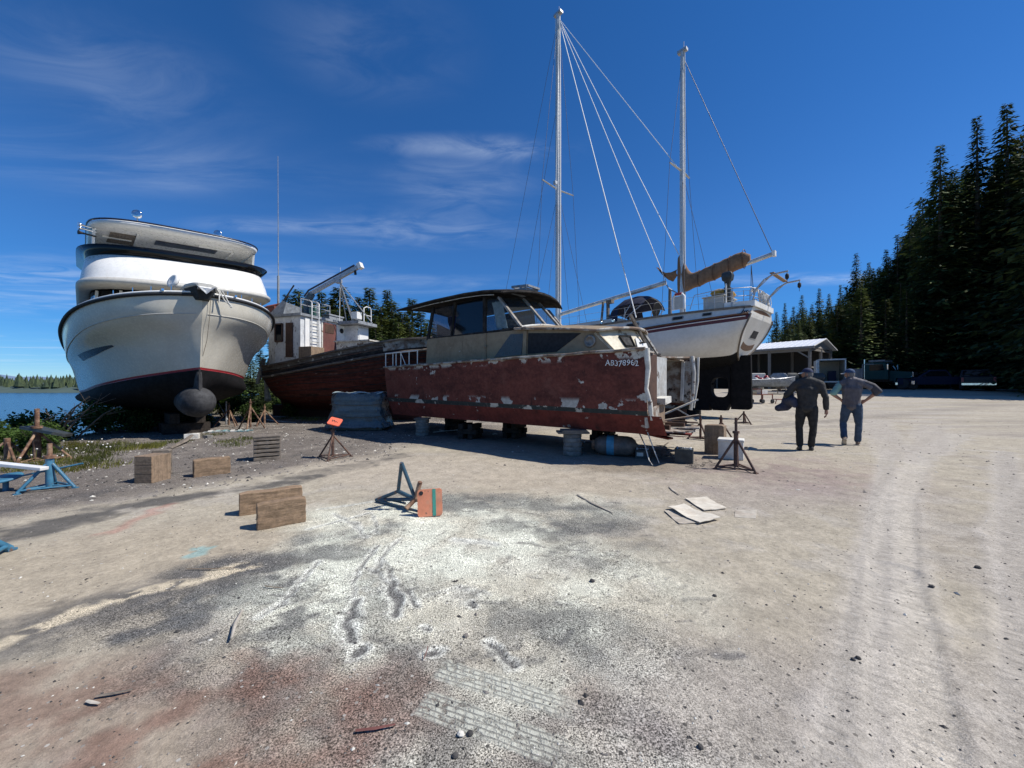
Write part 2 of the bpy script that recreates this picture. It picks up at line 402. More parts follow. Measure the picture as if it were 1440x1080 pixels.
# powder
pw = np.maximum.reduce([blob(-.75, 3.3, 1.15, 1.35, .2, .4), .72*blob(.2, 2.75, 1.0, .9, .2, .5), .9*blob(-1.5, 4.15, .8, .55, 0, .5), .50*blob(.1, 1.75, .9, .65, 0, .5), .5*blob(.3, 4.3, 1.0, .6, 0, .5)])
gritb = np.maximum.reduce([blob(-1.55, 2.45, 1.0, .42, .25), blob(-1.9, 3.1, .65, .25, .2), .9*blob(-.35, 4.55, 1.25, .42, -.2), .85*blob(.55, 4.0, .75, .5, .3), .8*blob(-.9, 1.9, .6, .45), .7*blob(.35, 2.15, .55, .3, -.3), .8*blob(-1.55, 3.65, .5, .18, .3), .7*blob(-.1, 1.45, .5, .2), .75*blob(-.45, 1.55, .45, .3), .75*blob(-1.15, 2.05, .7, .3, .2), .6*blob(.3, 1.5, .4, .2), .6*blob(.75, 3.2, .6, .3, .4), .6*blob(-2.3, 2.35, .5, .18, .3)])
lay(.94*gritb*(.45+.55*sst(.38, .54, fbm(X, Y, 2.6, 88)+.2*(f3-.5))), (.072, .072, .074))
pm = pw*(.40+.60*sst(.30, .66, fbm(X, Y, 2.3, 61)+.10*(f3-.5)))
lay(.92*pm, (.62, .625, .52))
lay(.75*gritb*sst(.50, .62, fbm(X, Y, 3.1, 77)), (.10, .10, .098))
speck = np.clip(pw*.85+gritb*.9+.15*sst(.5, .7, f1), 0, 1)
# scuffs and trenches raked through the powder
H = np.zeros_like(X)
def trench(pts, w, dark=.9, rim=.7, depth=.008):
    global H
    d = pline(P2(*pts), X+.045*(f3-.5)+.10*(f2-.5), Y+.045*(f3-.5)+.10*(f2-.5))+.018*(f3-.5)
    lay(rim*(1-sst(w, w*2.6, d)), (.63, .63, .56)); lay(dark*(1-sst(w*.55, w*1.1, d)), (.115, .112, .108))
    H += depth*(.6*np.exp(-((d-w*1.7)/(w*.8))**2)-np.exp(-(d/(w*.8))**2))
trench([(520, 722), (536, 750)], .012, .7); trench([(530, 770), (512, 790), (500, 815), (497, 838)], .016, .7); trench([(500, 845), (490, 868), (492, 900)], .034)
trench([(540, 785), (548, 800), (553, 815)], .020, .7); trench([(553, 818), (558, 840), (556, 866)], .032); trench([(515, 800), (535, 806), (548, 822), (530, 834), (514, 826)], .014, .5, .5); trench([(600, 838), (640, 828), (690, 836)], .014, .4, .3, .005)
trench([(575, 833), (588, 852)], .022)
trench([(510, 912), (500, 918)], .035)
trench([(470, 722), (500, 738), (520, 755)], .02, .6)
trench([(448, 790), (425, 815), (395, 848), (370, 866)], .018, .6)
trench([(560, 760), (545, 775), (530, 800)], .018, .6)
trench([(690, 905), (705, 922), (722, 938)], .026, .9)
trench([(610, 916), (622, 912)], .026); trench([(596, 883), (604, 884)], .02); trench([(660, 850), (668, 853)], .02)
trench([(645, 835), (660, 838)], .06, .35, .3, .006); trench([(430, 745), (490, 730), (520, 722)], .02, .6)
trench([(450, 715), (540, 705), (600, 712)], .02, .4); trench([(640, 760), (700, 765)], .03, .3)
for k in range(150):
    a = random.uniform(-1.8, 1.2); b = random.uniform(1.9, 4.8); an = random.uniform(-.6, 1.2); L = random.uniform(.05, .22); w = random.uniform(.004, .020)
    d = pline([(a, b), (a+L*math.cos(an), b+L*math.sin(an)*.7)], wx*.3+X*.7, wy*.3+Y*.7)
    lay(random.uniform(.3, .75)*(1-sst(w*.5, w*1.6, d)), (.13, .127, .12)); H += .006*(.5*np.exp(-((d-w*1.8)/w)**2)-np.exp(-(d/w)**2))
# cream flaking strip, coloured chalk spills, red dust
d = pline(P2((-60, 925), (90, 878), (200, 842), (350, 795)), wx, wy)
lay(.75*(1-sst(.14, .42, d+.3*(f2-.5)+.15*(f3-.5))), (.105, .10, .095)); lay(.9*(1-sst(.05, .15, d+.14*(f3-.5)))*sst(.36, .46, f3), (.55, .47, .34))
red = np.maximum.reduce([blob(-1.25, 1.62, .95, .36, .05, .45), .8*blob(-1.9, 1.62, .7, .25, 0, .5), .6*blob(-.62, 1.62, .3, .22, 0, .5), .35*blob(.25, 1.72, .12, .1), .3*blob(.35, 1.55, .35, .15, 0, .6)])
lay(.78*red*(.35+.65*sst(.38, .62, fbm(X, Y, 3.3, 91))), (.175, .095, .07))
lay(.55*blob(4.2, 6.5, 1.9, 1.5, .3, .6)*(.4+.6*sst(.4, .6, f2)), (.25, .175, .16)); lay(.35*blob(3.3, 5.0, 1.3, .6, .2, .6), (.27, .23, .225))
lay(.3*blob(.9, 1.6, .6, .35, 0, .6), (.28, .25, .245))
d = pline(P2((140, 752), (175, 735), (215, 715)), wx, wy); lay(.45*(1-sst(.02, .12, d)), (.42, .19, .15))
d = pline(P2((258, 782), (280, 772), (298, 765)), wx, wy); lay(.5*(1-sst(.015, .06, d)), (.20, .45, .46))
# under the wreck: darker, browner ground
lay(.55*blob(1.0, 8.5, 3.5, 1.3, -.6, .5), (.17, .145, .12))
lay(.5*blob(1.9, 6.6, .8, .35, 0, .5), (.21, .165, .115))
# wheel tracks
trk = np.zeros_like(X)
def track(p, q, w, colr, dep):
    global H, trk
    d = pline([p, q], X+.05*(f1-.5), Y); m = 1-sst(w*.75, w*1.15, d)
    lay(.72*m, colr); e = np.exp(-((d-w*1.15)/.05)**2); lay(.35*e, (.45, .41, .36))
    H += dep*(.7*e-m)*near; trk = np.maximum(trk, m)
track((1.30, 1.2), (2.9, 2.95), .15, (.50, .455, .385), .010); track((2.9, 2.95), (4.85, 4.85), .15, (.50, .455, .385), .010); track((4.85, 4.85), (8.0, 7.6), .16, (.50, .455, .385), .010); track((8.0, 7.6), (13, 11.2), .18, (.43, .39, .33), .008); track((2.4, 1.5), (4.6, 3.6), .13, (.33, .29, .23), .004); track((4.6, 3.6), (9.2, 6.6), .15, (.33, .29, .23), .004)
track((1.05, 1.25), (8.2, 8.45), .10, (.40, .365, .315), .004)
track((1.75, 1.25), (10.4, 8.2), .12, (.38, .345, .30), .006)
track((7.4, 7.4), (22, 24), .3, (.40, .36, .31), .006); track((8.8, 8.2), (26, 24), .3, (.40, .36, .31), .006)
track((-9, 16), (9, 11.5), .25, (.33, .29, .24), 0); track((6, 12), (26, 21), .3, (.27, .24, .20), 0)
# fine relief
H += (.010*(fbm(X, Y, 6, 101, 3)-.5)+.03*(fbm(X, Y, .8, 105, 2)-.5)+gr*.02*(f3-.5))*sst(60, 20, Y)
Z = Z+H
C *= (1+.16*(f3-.5)*2)[..., None]
# grassy, mossy slope beyond the yard edge
lay(sst(-.6, .8, dE+1.2*(f2-.5)), (.075, .072, .04))
lay(sst(17, 22, Y)*sst(-4, -9, wx)*.8, (.13, .115, .05))
lay(sst(25, 60, Y-20*(X > 5)), (.13, .125, .075))
lay(sst(-1.6, -2.4, Z), (.10, .09, .075))
treadm = np.zeros_like(X)
def tread(p, q, w):
    global treadm
    ax, ay = p; bx, by = q; L = math.hypot(bx-ax, by-ay); ux, uy = (bx-ax)/L, (by-ay)/L
    u = (X-ax)*ux+(Y-ay)*uy; v = -(X-ax)*uy+(Y-ay)*ux
    treadm = np.maximum(treadm, (1-sst(w-.012, w+.006, np.abs(v)+.02*(f3-.5)))*sst(-.01, .02, u)*(1-sst(L-.25, L, u)))
tread((-.36, 1.90), (.34, 1.62), .062); tread((-.40, 1.70), (.30, 1.42), .068)
me = bpy.data.meshes.new('ground')
nv = nx*ny
me.vertices.add(nv); me.vertices.foreach_set('co', np.stack([X, Y, Z], -1).astype(np.float32).ravel())
idx = (np.arange(ny-1)[:, None]*nx+np.arange(nx-1)[None, :]).ravel()
quads = np.stack([idx, idx+1, idx+nx+1, idx+nx], -1).astype(np.int32)
nf = len(quads)
me.loops.add(nf*4); me.loops.foreach_set('vertex_index', quads.ravel())
me.polygons.add(nf); me.polygons.foreach_set('loop_start', np.arange(0, nf*4, 4, dtype=np.int32)); me.polygons.foreach_set('loop_total', np.full(nf, 4, np.int32))
me.polygons.foreach_set('use_smooth', np.ones(nf, bool))
me.update(calc_edges=True)
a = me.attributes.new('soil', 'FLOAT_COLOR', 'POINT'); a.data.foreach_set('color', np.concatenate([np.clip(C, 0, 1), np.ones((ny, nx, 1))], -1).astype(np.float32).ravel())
for nm, arr in (('speck', speck), ('tread', treadm), ('track', trk), ('gravel', np.clip(gr, 0, 1))):
    a = me.attributes.new(nm, 'FLOAT', 'POINT'); a.data.foreach_set('value', arr.astype(np.float32).ravel())
ground = bpy.data.objects.new('ground', me); COL.objects.link(ground); struct(ground)
gm = bpy.data.materials.new('yard_ground'); gm.use_nodes = True; me.materials.append(gm)
t = NT(gm.node_tree); b = gm.node_tree.nodes['Principled BSDF']
co = t.n('ShaderNodeTexCoord').outputs['Object']
at = lambda n_, o_='Fac': t.n('ShaderNodeAttribute', attribute_name=n_).outputs[o_]
col = at('soil', 'Color'); sp_ = at('speck'); gv = at('gravel')
fine = t.noise(co, 140, 2, .8); mid = t.noise(co, 26, 5, .65); big = t.noise(co, 4.5, 6, .6)
amp = t.math('ADD', t.math('MULTIPLY', sp_, 1.75), t.math('ADD', .20, t.math('MULTIPLY', gv, .9)))
def scalecol(c, f):
    nd = t.n('ShaderNodeVectorMath', operation='SCALE'); t.l(c, nd.inputs[0]); t.l(f, nd.inputs['Scale']); return nd.outputs[0]
v = t.math('ADD', 1.0, t.math('MULTIPLY', t.math('MULTIPLY', t.math('SUBTRACT', fine, .5), 3.9), amp))
col = scalecol(col, t.math('MAXIMUM', v, .12))
col = scalecol(col, t.ramp(mid, .3, .7, .84, 1.14)); col = scalecol(col, t.ramp(big, .3, .7, .90, 1.10))
vo = t.n('ShaderNodeTexVoronoi'); t.l(co, vo.inputs['Vector']); vo.inputs['Scale'].default_value = 34
sv = t.n('ShaderNodeSeparateColor'); t.l(vo.outputs['Color'], sv.inputs[0])
rad = t.ramp(sv.outputs[0], 0, 1, .02, .30)
peb = t.math('LESS_THAN', vo.outputs['Distance'], rad)
keep = t.math('GREATER_THAN', sv.outputs[1], t.math('SUBTRACT', .86, t.math('ADD', t.math('MULTIPLY', gv, .5), t.math('MULTIPLY', sp_, .30))))
pmask = t.math('MULTIPLY', peb, keep)
pc = t.n('ShaderNodeValToRGB'); t.l(sv.outputs[2], pc.inputs[0])
cr = pc.color_ramp; cr.elements[0].color = (.05, .047, .043, 1); cr.elements[1].color = (.52, .49, .44, 1); e = cr.elements.new(.62); e.color = (.16, .145, .125, 1)
col = t.mix(t.math('MULTIPLY', pmask, .85), col, pc.outputs[0])
# tyre print pressed in powder
dn = t.n('ShaderNodeTexNoise'); t.l(co, dn.inputs['Vector']); dn.inputs['Scale'].default_value = 60
dv_ = t.n('ShaderNodeVectorMath', operation='MULTIPLY_ADD'); t.l(dn.outputs['Color'], dv_.inputs[0]); dv_.inputs[1].default_value = (.016, .007, 0); t.l(t.mapping(co, (1, 1, 1), (0, 0, R(22))), dv_.inputs[2])
w1 = t.n('ShaderNodeTexWave', wave_type='BANDS', bands_direction='Y'); t.l(dv_.outputs[0], w1.inputs['Vector']); w1.inputs['Scale'].default_value = 12.5; w1.inputs['Distortion'].default_value = .5
w2 = t.n('ShaderNodeTexWave', wave_type='BANDS', bands_direction='DIAGONAL'); t.l(t.mapping(dv_.outputs[0], (1, .55, 0)), w2.inputs['Vector']); w2.inputs['Scale'].default_value = 13; w2.inputs['Distortion'].default_value = 3.5; w2.inputs['Detail Scale'].default_value = 2.5
groove = t.math('MAXIMUM', t.ramp(w1.outputs['Fac'], .30, .04), t.math('MULTIPLY', t.ramp(w2.outputs['Fac'], .22, .05), .45))
tm = t.math('MULTIPLY', at('tread'), t.ramp(mid, .34, .52))
col = t.mix(t.math('MULTIPLY', tm, .85), col, t.mix(groove, (.54, .54, .455, 1), (.25, .245, .215, 1)))
# lug marks across the wheel tracks
wv = t.n('ShaderNodeTexWave', wave_type='BANDS', bands_direction='X'); t.l(t.mapping(co, (1, 1, 1), (0, 0, R(-45))), wv.inputs['Vector'])
wv.inputs['Scale'].default_value = 4.6; wv.inputs['Distortion'].default_value = 1.6; wv.inputs['Detail'].default_value = 3; wv.inputs['Detail Scale'].default_value = 3
lug = t.math('MULTIPLY', t.math('MULTIPLY', at('track'), t.ramp(wv.outputs['Fac'], .55, .9)), t.ramp(big, .42, .6))
col = scalecol(col, t.math('SUBTRACT', 1.0, t.math('MULTIPLY', lug, .17)))
t.l(col, b.inputs['Base Color']); b.inputs['Roughness'].default_value = .95; b.inputs['Specular IOR Level'].default_value = .2
hgt = t.math('ADD', t.math('ADD', t.math('MULTIPLY', fine, t.math('ADD', .4, t.math('MULTIPLY', gv, .6))), t.math('MULTIPLY', mid, 1.0)), t.math('ADD', t.math('MULTIPLY', pmask, .7), t.math('MULTIPLY', t.math('ADD', t.math('MULTIPLY', lug, .35), t.math('MULTIPLY', t.math('SUBTRACT', 1.0, groove), tm)), .6)))
bn = t.n('ShaderNodeBump'); bn.inputs['Strength'].default_value = .75; bn.inputs['Distance'].default_value = .012; t.l(hgt, bn.inputs['Height']); t.l(bn.outputs[0], b.inputs['Normal'])
def gh(x, y):
    """height of the built ground mesh"""
    j = int(np.clip(np.searchsorted(xs, x)-1, 0, nx-2)); i = int(np.clip(np.searchsorted(ys, y)-1, 0, ny-2))
    u = (x-xs[j])/(xs[j+1]-xs[j]); v = (y-ys[i])/(ys[i+1]-ys[i])
    return float((Z[i, j]*(1-u)+Z[i, j+1]*u)*(1-v)+(Z[i+1, j]*(1-u)+Z[i+1, j+1]*u)*v)
def gp(px, py):
    x, y, _ = gpt(px, py); return x, y, gh(x, y)

# ---------------------------------------------------------------- loose stones (uncountable)
def stones(n, sampler, smin, smax, mb, cols):
    base = [(1, 0, 0), (-1, 0, 0), (0, 1, 0), (0, -1, 0), (0, 0, 1), (0, 0, -.6)]
    fc = [(0, 2, 4), (2, 1, 4), (1, 3, 4), (3, 0, 4), (2, 0, 5), (1, 2, 5), (3, 1, 5), (0, 3, 5)]
    for _ in range(n):
        x, y = sampler(); s_ = random.uniform(smin, smax)*random.uniform(.5, 1); z = gh(x, y); a = random.uniform(0, 6.3); ca, sa = math.cos(a), math.sin(a)
        e = (random.uniform(.7, 1.5), random.uniform(.6, 1), random.uniform(.4, .8)); vs = []
        for q in base:
            p = [q[k]*e[k]*s_*random.uniform(.75, 1.2) for k in range(3)]
            vs.append((x+p[0]*ca-p[1]*sa, y+p[0]*sa+p[1]*ca, z+p[2]+s_*.15))
        mb.add(vs, fc, random.choice(cols), False)
stone_m = [mat('stone_dark', (.05, .047, .045), .9, var=.3), mat('stone_mid', (.19, .17, .15), .9, var=.3), mat('stone_pale', (.60, .57, .50), .9, var=.2)]
mb = MB()
def samp_bank():
    while True:
        y = random.uniform(4.6, 15); x = random.uniform(-13, -2.2)
        if x > edge_x(y)-1 and x < -2.4-.62*(7.9-y)*(y < 7.9): return x, y
stones(5200, samp_bank, .010, .036, mb, [0, 1, 1, 1, 1, 2, 1, 0])
def samp_near():
    y = 1.25+4.5*random.random()**1.6; return random.uniform(-1.35, 1.35)*y, y
stones(2600, samp_near, .003, .010, mb, [0, 0, 1, 1, 2])
stones(110, samp_near, .010, .019, mb, [0, 0, 1, 2])
def samp_far():
    y = random.uniform(5, 18); return random.uniform(-.2, 1.3)*y, y
stones(700, samp_far, .008, .028, mb, [0, 1, 1, 2])
struct(mb.build('loose_stones', stone_m), 'stuff')

# ---------------------------------------------------------------- water and far shore
wm = bpy.data.materials.new('inlet_water'); wm.use_nodes = True
t = NT(wm.node_tree); b = wm.node_tree.nodes['Principled BSDF']
co = t.n('ShaderNodeTexCoord').outputs['Object']
b.inputs['Base Color'].default_value = (.030, .095, .17, 1); b.inputs['Roughness'].default_value = .25; b.inputs['Specular IOR Level'].default_value = .3
bn = t.n('ShaderNodeBump'); bn.inputs['Strength'].default_value = .5; bn.inputs['Distance'].default_value = .15
t.l(t.noise(t.mapping(co, (.5, 1.6, 1)), 1.2, 6, .6), bn.inputs['Height']); t.l(bn.outputs[0], b.inputs['Normal'])
mb = MB(); mb.add([(-1800, -60, -3), (40, -60, -3), (40, 1200, -3), (-1800, 1200, -3)], [(0, 1, 2, 3)]); struct(mb.build('water', wm))
hm = mat('far_hill_forest', (.055, .085, .075), .95, c2=(.045, .07, .065), s2=.02, var=.15, vs=.05)
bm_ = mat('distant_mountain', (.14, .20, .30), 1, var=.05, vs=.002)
def ridge(name, x0, x1, y, h, m_, seed, n=90, depth=120, base=-3.2):
    mb = MB(); rows = []
    for i in range(n+1):
        x = x0+(x1-x0)*i/n; u = i/n
        hh = h(u)*(1+.25*math.sin(seed+u*19)+.15*math.sin(seed*2+u*43)); yy = y+30*math.sin(seed+u*5)
        rows.append([(x, yy, base), (x, yy+depth*.15, base+hh*.45), (x, yy+depth*.5, base+hh), (x, yy+depth, base+hh*.3), (x, yy+depth*1.2, base-1)])
    mb.loft(rows, closed=False, caps=False); return struct(mb.build(name, m_))
ridge('hill', -1500, -120, 290, lambda u: 7+7*(1-u)+3*math.sin(u*9), hm, 2.0)
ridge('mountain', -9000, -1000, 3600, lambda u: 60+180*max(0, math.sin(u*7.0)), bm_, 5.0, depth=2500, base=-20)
# the woods standing on the far shore: uncountable at that distance
mb = MB()
for k in range(1500):
    x = random.uniform(-640, -200); y = 290+random.uniform(0, 50)+.02*abs(x); h = random.uniform(5, 12); r_ = h*random.uniform(.16, .26); z = -2.8+random.uniform(0, 4); n = 5
    vs = [(x+r_*math.cos(a*6.283/n+k), y+r_*math.sin(a*6.283/n+k), z+h*.1) for a in range(n)]+[(x, y, z+h)]
    mb.add(vs, [(a, (a+1) % n, n) for a in range(n)], 0)
far_m = mat('far_shore_trees', (.040, .062, .034), .95, c2=(.062, .085, .036), s2=.08, lo=.45, hi=.6, var=.3, vs=.6)
struct(mb.build('far_woods', far_m), 'stuff')
# ================================================================= trees and plants
def conifer_mesh(H, Rm, seed, crown0=.10, shape=.75, mat_='needle', sp=.5, sl=.75, ragged=.35):
    rd = random.Random(seed); cr = MB(); tr = MB()
    tr.tube([(0, 0, -.4), (0.03*H*.1, 0, H*.25), (-.02*H*.1, .01, H*.6), (0, 0, H*.97)], [H*.016, H*.0125, H*.007, .03], 8)
    z = H*crown0; 
    while z < H*.985:
        u = (z-H*crown0)/(H*(1-crown0)); r = Rm*((1-u)**shape)*(1-.35*max(0, .18-u)/.18)
        nb = rd.randint(5, 7) if u < .85 else 5
        a0 = rd.uniform(0, 6.28)
        for k in range(nb):
            az = a0+k*6.283/nb+rd.uniform(-.35, .35); L = max(.22, r*rd.uniform(1-ragged, 1+ragged*.5)*(.6 if rd.random() < .12 else 1))
            d = Vector((math.cos(az), math.sin(az), 0)); side = Vector((-d.y, d.x, 0))
            dr = rd.uniform(.12, .38)*(1-u*.9)-.25*u; z0 = z+rd.uniform(-.2, .2)*sp
            if u < .5: tr.tube([(0, 0, z0), tuple(d*L*.5+Vector((0, 0, z0-dr*L*.35)))], [.035*(1-u)+.01, .008], 4)
            ns = max(2, int(L/(.30+.011*H)))
            for i in range(ns+1):
                f = (i+.5)/(ns+.5); c = d*(L*f)+Vector((0, 0, z0-dr*L*(f**1.2)+.16*L*max(0, f-.55)))
                l = sl*(.45+.75*(1-f))*min(1.2, .35+L/3)*rd.uniform(.7, 1.3)
                for sg in ((-1, 1) if i < ns else (0,)):
                    ax = (d*rd.uniform(.5, .9)+side*sg*rd.uniform(.6, 1.0)).normalized()+Vector((0, 0, rd.uniform(-.75, .05)))
                    ax.normalize(); w = ax.cross(Vector((rd.uniform(-.4, .4), rd.uniform(-.4, .4), 1))).normalized()*l*rd.uniform(.14, .24)
                    m_ = c+ax*l*.5
                    cr.add([c, m_+w+Vector((0, 0, -.05*l)), c+ax*l, m_-w], [(0, 1, 2, 3)], 0)
        z += sp*rd.uniform(.75, 1.25)*(1 if u < .7 else .7)
    return tr, cr
TREES = []
def make_conifer(name, label, H, Rm, seed, m_, **k):
    e = thing(name, label, 'tree', (0, 0, 0)); tr, cr = conifer_mesh(H, Rm, seed, **k)
    tr.build('trunk', M['bark'], e); cr.build('crown', m_, e); return e
big = [make_conifer('conifer_tree', 'tall dark conifer', 28, r_, s_, M['needle'], sp=.46, sl=1.05, shape=sh, crown0=.03, ragged=.5) for r_, s_, sh in ((7.4, 1, 1.0), (6.4, 2, 1.08), (7.8, 3, .95), (6.2, 4, .9))]
young = [make_conifer('conifer_tree', 'young conifer', 12, r_, s_, M['needle2'], sp=.27, sl=.8, shape=sh, crown0=.04) for r_, s_, sh in ((2.3, 11, .8), (1.9, 12, .7), (2.6, 13, .62))]
used = set()
def place_tree(src, x, y, H, H0, label, group, wid=1.0):
    s_ = H/H0; z = gz(x, y)-.1
    if src.name not in used and not used.add(src.name):
        o = src; o.location = (x, y, z); o['label'] = label; o['group'] = group; o.rotation_euler = (0, 0, random.uniform(0, 6.28)); o.scale = (s_*wid, s_*wid, s_)
    else: o = dup(src, (x, y, z), random.uniform(0, 6.28), label, group, (s_*wid, s_*wid, s_))
    return o
def tall(px, py, Yd, label, i=None, wid=1.0, group='tall conifers of the forest edge'):
    x = (px-720)/F*Yd; H = CAMH+(HOR-py)/F*Yd-gz(x, Yd); return place_tree(big[random.randrange(4) if i is None else i], x, Yd, H, 28, label, group, wid)
# forest edge on the right: crowns read off the skyline
sky_pts = [(1322, 196, 45, 0, 1.0), (1374, 158, 44, 1, 1.0), (1416, 138, 43.5, 3, 1.0), (1452, 150, 44, 2, .95), (1246, 346, 62, 0, .9), (1222, 366, 60, 1, .95), (1204, 352, 66, 3, .9), (1262, 326, 56, 1, .95), (1282, 296, 58, 2, .9), (1182, 398, 72, 1, 1.0), (1166, 410, 70, 3, 1.0), (1152, 402, 78, 0, .95), (1128, 412, 82, 3, 1.0), (1104, 424, 84, 1, 1.05), (1092, 436, 80, 2, 1.0), (1142, 425, 74, 2, 1.0), (1116, 428, 76, 0, 1.05)]
names = ['first tall tree right of the sky gap, its ragged side branches against the blue', 'tall conifer with a long bare pointed tip right of the ragged one', 'tallest conifer, its tip nearest the upper right corner', 'dark conifer cut by the right edge of the view',
         'slender conifer above the dump truck, left of the tall forest wall', 'conifer stepping down beside the slender one above the box trailer', 'pointed conifer over the right end of the shed roof', 'narrow conifer at the foot of the tall forest wall', 'conifer leaning close against the ragged tall tree',
         'mid height conifer above the shed gable', 'short conifer over the middle of the shed roof', 'pointed spruce behind the white shed roof', 'small far conifer behind the davit arms', 'lowest far conifer right behind the white stern', 'bushy conifer touching the white transom', 'round topped conifer behind the shed', 'thin far conifer between the davits and shed']
for (px, py, Yd, i, w_), nm in zip(sky_pts, names): tall(px, py, Yd, nm, i, w_)
SK = ((1070, 452), (1085, 442), (1150, 412), (1215, 362), (1250, 345), (1285, 300), (1302, 232), (1330, 205), (1380, 170), (1440, 146), (1600, 120))
def skyline(px): return float(np.interp(px, [a for a, b in SK], [b for a, b in SK]))
for k in range(95):
    px = 1292+(1560-1292)*(k+random.random())/95; y = random.uniform(44, 66); x = (px-720)/F*y; top = skyline(px)+random.choice((45, 70, 110, 160))*random.uniform(.7, 1.3)
    place_tree(random.choice(big), x, y, CAMH+(HOR-top)/F*y-gz(x, y), 28, 'dark conifer packed inside the forest wall on the right', 'dark conifers inside the forest', random.uniform(.75, 1.05))
for k in range(110):                                            # lower ranks behind shed and trucks
    px = 1076+(1300-1076)*(k+random.random())/110; y = random.uniform(56, 86); x = (px-720)/F*y; top = skyline(px)+random.uniform(8, 55)
    place_tree(random.choice(big), x, y, CAMH+(HOR-top)/F*y-gz(x, y), 28, 'conifer in the lower rank behind the shed and trucks', 'conifers behind the shed and trucks', random.uniform(.9, 1.4))
for k in range(60):                                            # young growth closing the wall near the ground
    px = random.uniform(1170, 1470); y = random.uniform(43, 50); x = (px-720)/F*y
    place_tree(random.choice(young), x, y, random.uniform(5, 13), 12, 'young conifer at the foot of the forest behind the trucks', 'young conifers at the forest foot', random.uniform(1.1, 1.7))
for (x, y, H) in ((40, 27.5, 27), (43.5, 29.0, 30), (47, 31, 31), (50, 33, 29), (53, 35.5, 31), (45, 26.5, 28), (49, 28, 30), (54, 31, 30), (39, 25.2, 20), (56, 38, 33), (59, 41, 30), (36.5, 24.5, 14), (60, 36, 33)):
    place_tree(random.choice(big), x, y, H, 28, 'big conifer at the right border of the yard, its shadow on the ground', 'conifers at the right border of the yard')
# young conifers behind the old fishing boat
yb = [(505, 415, 44), (520, 402, 47), (536, 428, 42), (551, 420, 46), (566, 436, 44), (580, 418, 48), (592, 436, 42), (604, 446, 46), (478, 400, 52), (492, 425, 46), (528, 440, 38), (560, 450, 38), (576, 452, 39), (468, 422, 55), (545, 405, 54), (615, 468, 50), (452, 408, 50), (438, 418, 54), (420, 404, 48), (405, 410, 50), (430, 430, 44)]
for px, py, Yd in yb:
    x = (px-720)/F*Yd; place_tree(random.choice(young), x, Yd, CAMH+(HOR-py)/F*Yd-gz(x, Yd), 12, 'young green conifer standing behind the old fishing boat', 'young conifers behind the fishing boat', random.uniform(1.5, 2.0))
for k in range(44):
    px = 405+(625-405)*(k+random.random())/44; Yd = random.uniform(40, 56); x = (px-720)/F*Yd; py = float(np.interp(px, (400, 470, 500, 560, 600, 630), (425, 418, 418, 432, 450, 470)))+random.uniform(4, 45)
    place_tree(random.choice(young), x, Yd, CAMH+(HOR-py)/F*Yd-gz(x, Yd), 12, 'young green conifer standing behind the old fishing boat', 'young conifers behind the fishing boat', random.uniform(1.4, 2.2))
for px, py, Yd in ((352, 500, 25), (366, 488, 27), (380, 505, 24), (338, 520, 26), (392, 500, 29), (372, 520, 22)):
    x = (px-720)/F*Yd; z = gz(x, Yd); place_tree(random.choice(young), x, Yd, CAMH+(HOR-py)/F*Yd-z, 12, 'small dark conifer between the white yacht and the fishing boat', 'small conifers between the two boats', 1.7)

def shrub_mesh(Rr, Hh, n, seed, lf=.09):
    rd = random.Random(seed); lv = MB(); st = MB()
    cl = []
    for k in range(int(9+Rr*6)):
        a = rd.uniform(0, 6.28); q = rd.uniform(0, .8)*Rr; h = Hh*rd.uniform(.45, 1)*(1-.35*q/Rr); tip = (q*math.cos(a), q*math.sin(a), h)
        st.tube([(tip[0]*.12, tip[1]*.12, -.1), (tip[0]*.5, tip[1]*.5, h*.6), tip], [.018, .012, .004], 4)
        for j in range(4):
            f = rd.uniform(.4, 1.05); cl.append((tip[0]*f+rd.uniform(-.2, .2)*Rr, tip[1]*f+rd.uniform(-.2, .2)*Rr, h*f+rd.uniform(-.12, .12)*Hh, rd.uniform(.14, .34)*Rr))
    for _ in range(n):
        x, y, z, r = rd.choice(cl); v = Vector((rd.gauss(0, 1), rd.gauss(0, 1), rd.gauss(0, .8))); v = v.normalized()*r*rd.random()**.4
        c = Vector((x, y, max(.03, z)))+v; a = Vector((rd.gauss(0, 1), rd.gauss(0, 1), rd.gauss(0, .7)-.2)).normalized(); w = a.cross(Vector((rd.gauss(0, .5), rd.gauss(0, .5), 1))).normalized(); l = lf*rd.uniform(.6, 1.4)
        lv.add([c, c+a*l*.5+w*l*.3, c+a*l, c+a*l*.5-w*l*.3], [(0, 1, 2, 3)])
    return st, lv
def make_shrub(name, label, Rr, Hh, n, seed, m_, lf):
    e = thing(name, label, 'shrub'); st, lv = shrub_mesh(Rr, Hh, n, seed, lf); st.build('stems', M['bark'], e); lv.build('foliage', m_, e); return e
sh = [make_shrub('shrub', 's', 1.0, 1.3, 2600, 21, M['leaf'], .10), make_shrub('shrub', 's', 1.1, 1.0, 2600, 22, M['leaf'], .11), make_shrub('shrub', 's', 1.5, 3.6, 4200, 23, M['leafl'], .16)]
def place_shrub(i, x, y, s_, label, group, dz=0):
    z = gz(x, y)+dz; src = sh[i]
    if src.name not in used and not used.add(src.name):
        o = src; o.location = (x, y, z); o['label'] = label; o['group'] = group; o.scale = (s_,)*3
    else: dup(src, (x, y, z), random.uniform(0, 6.28), label, group, s_)
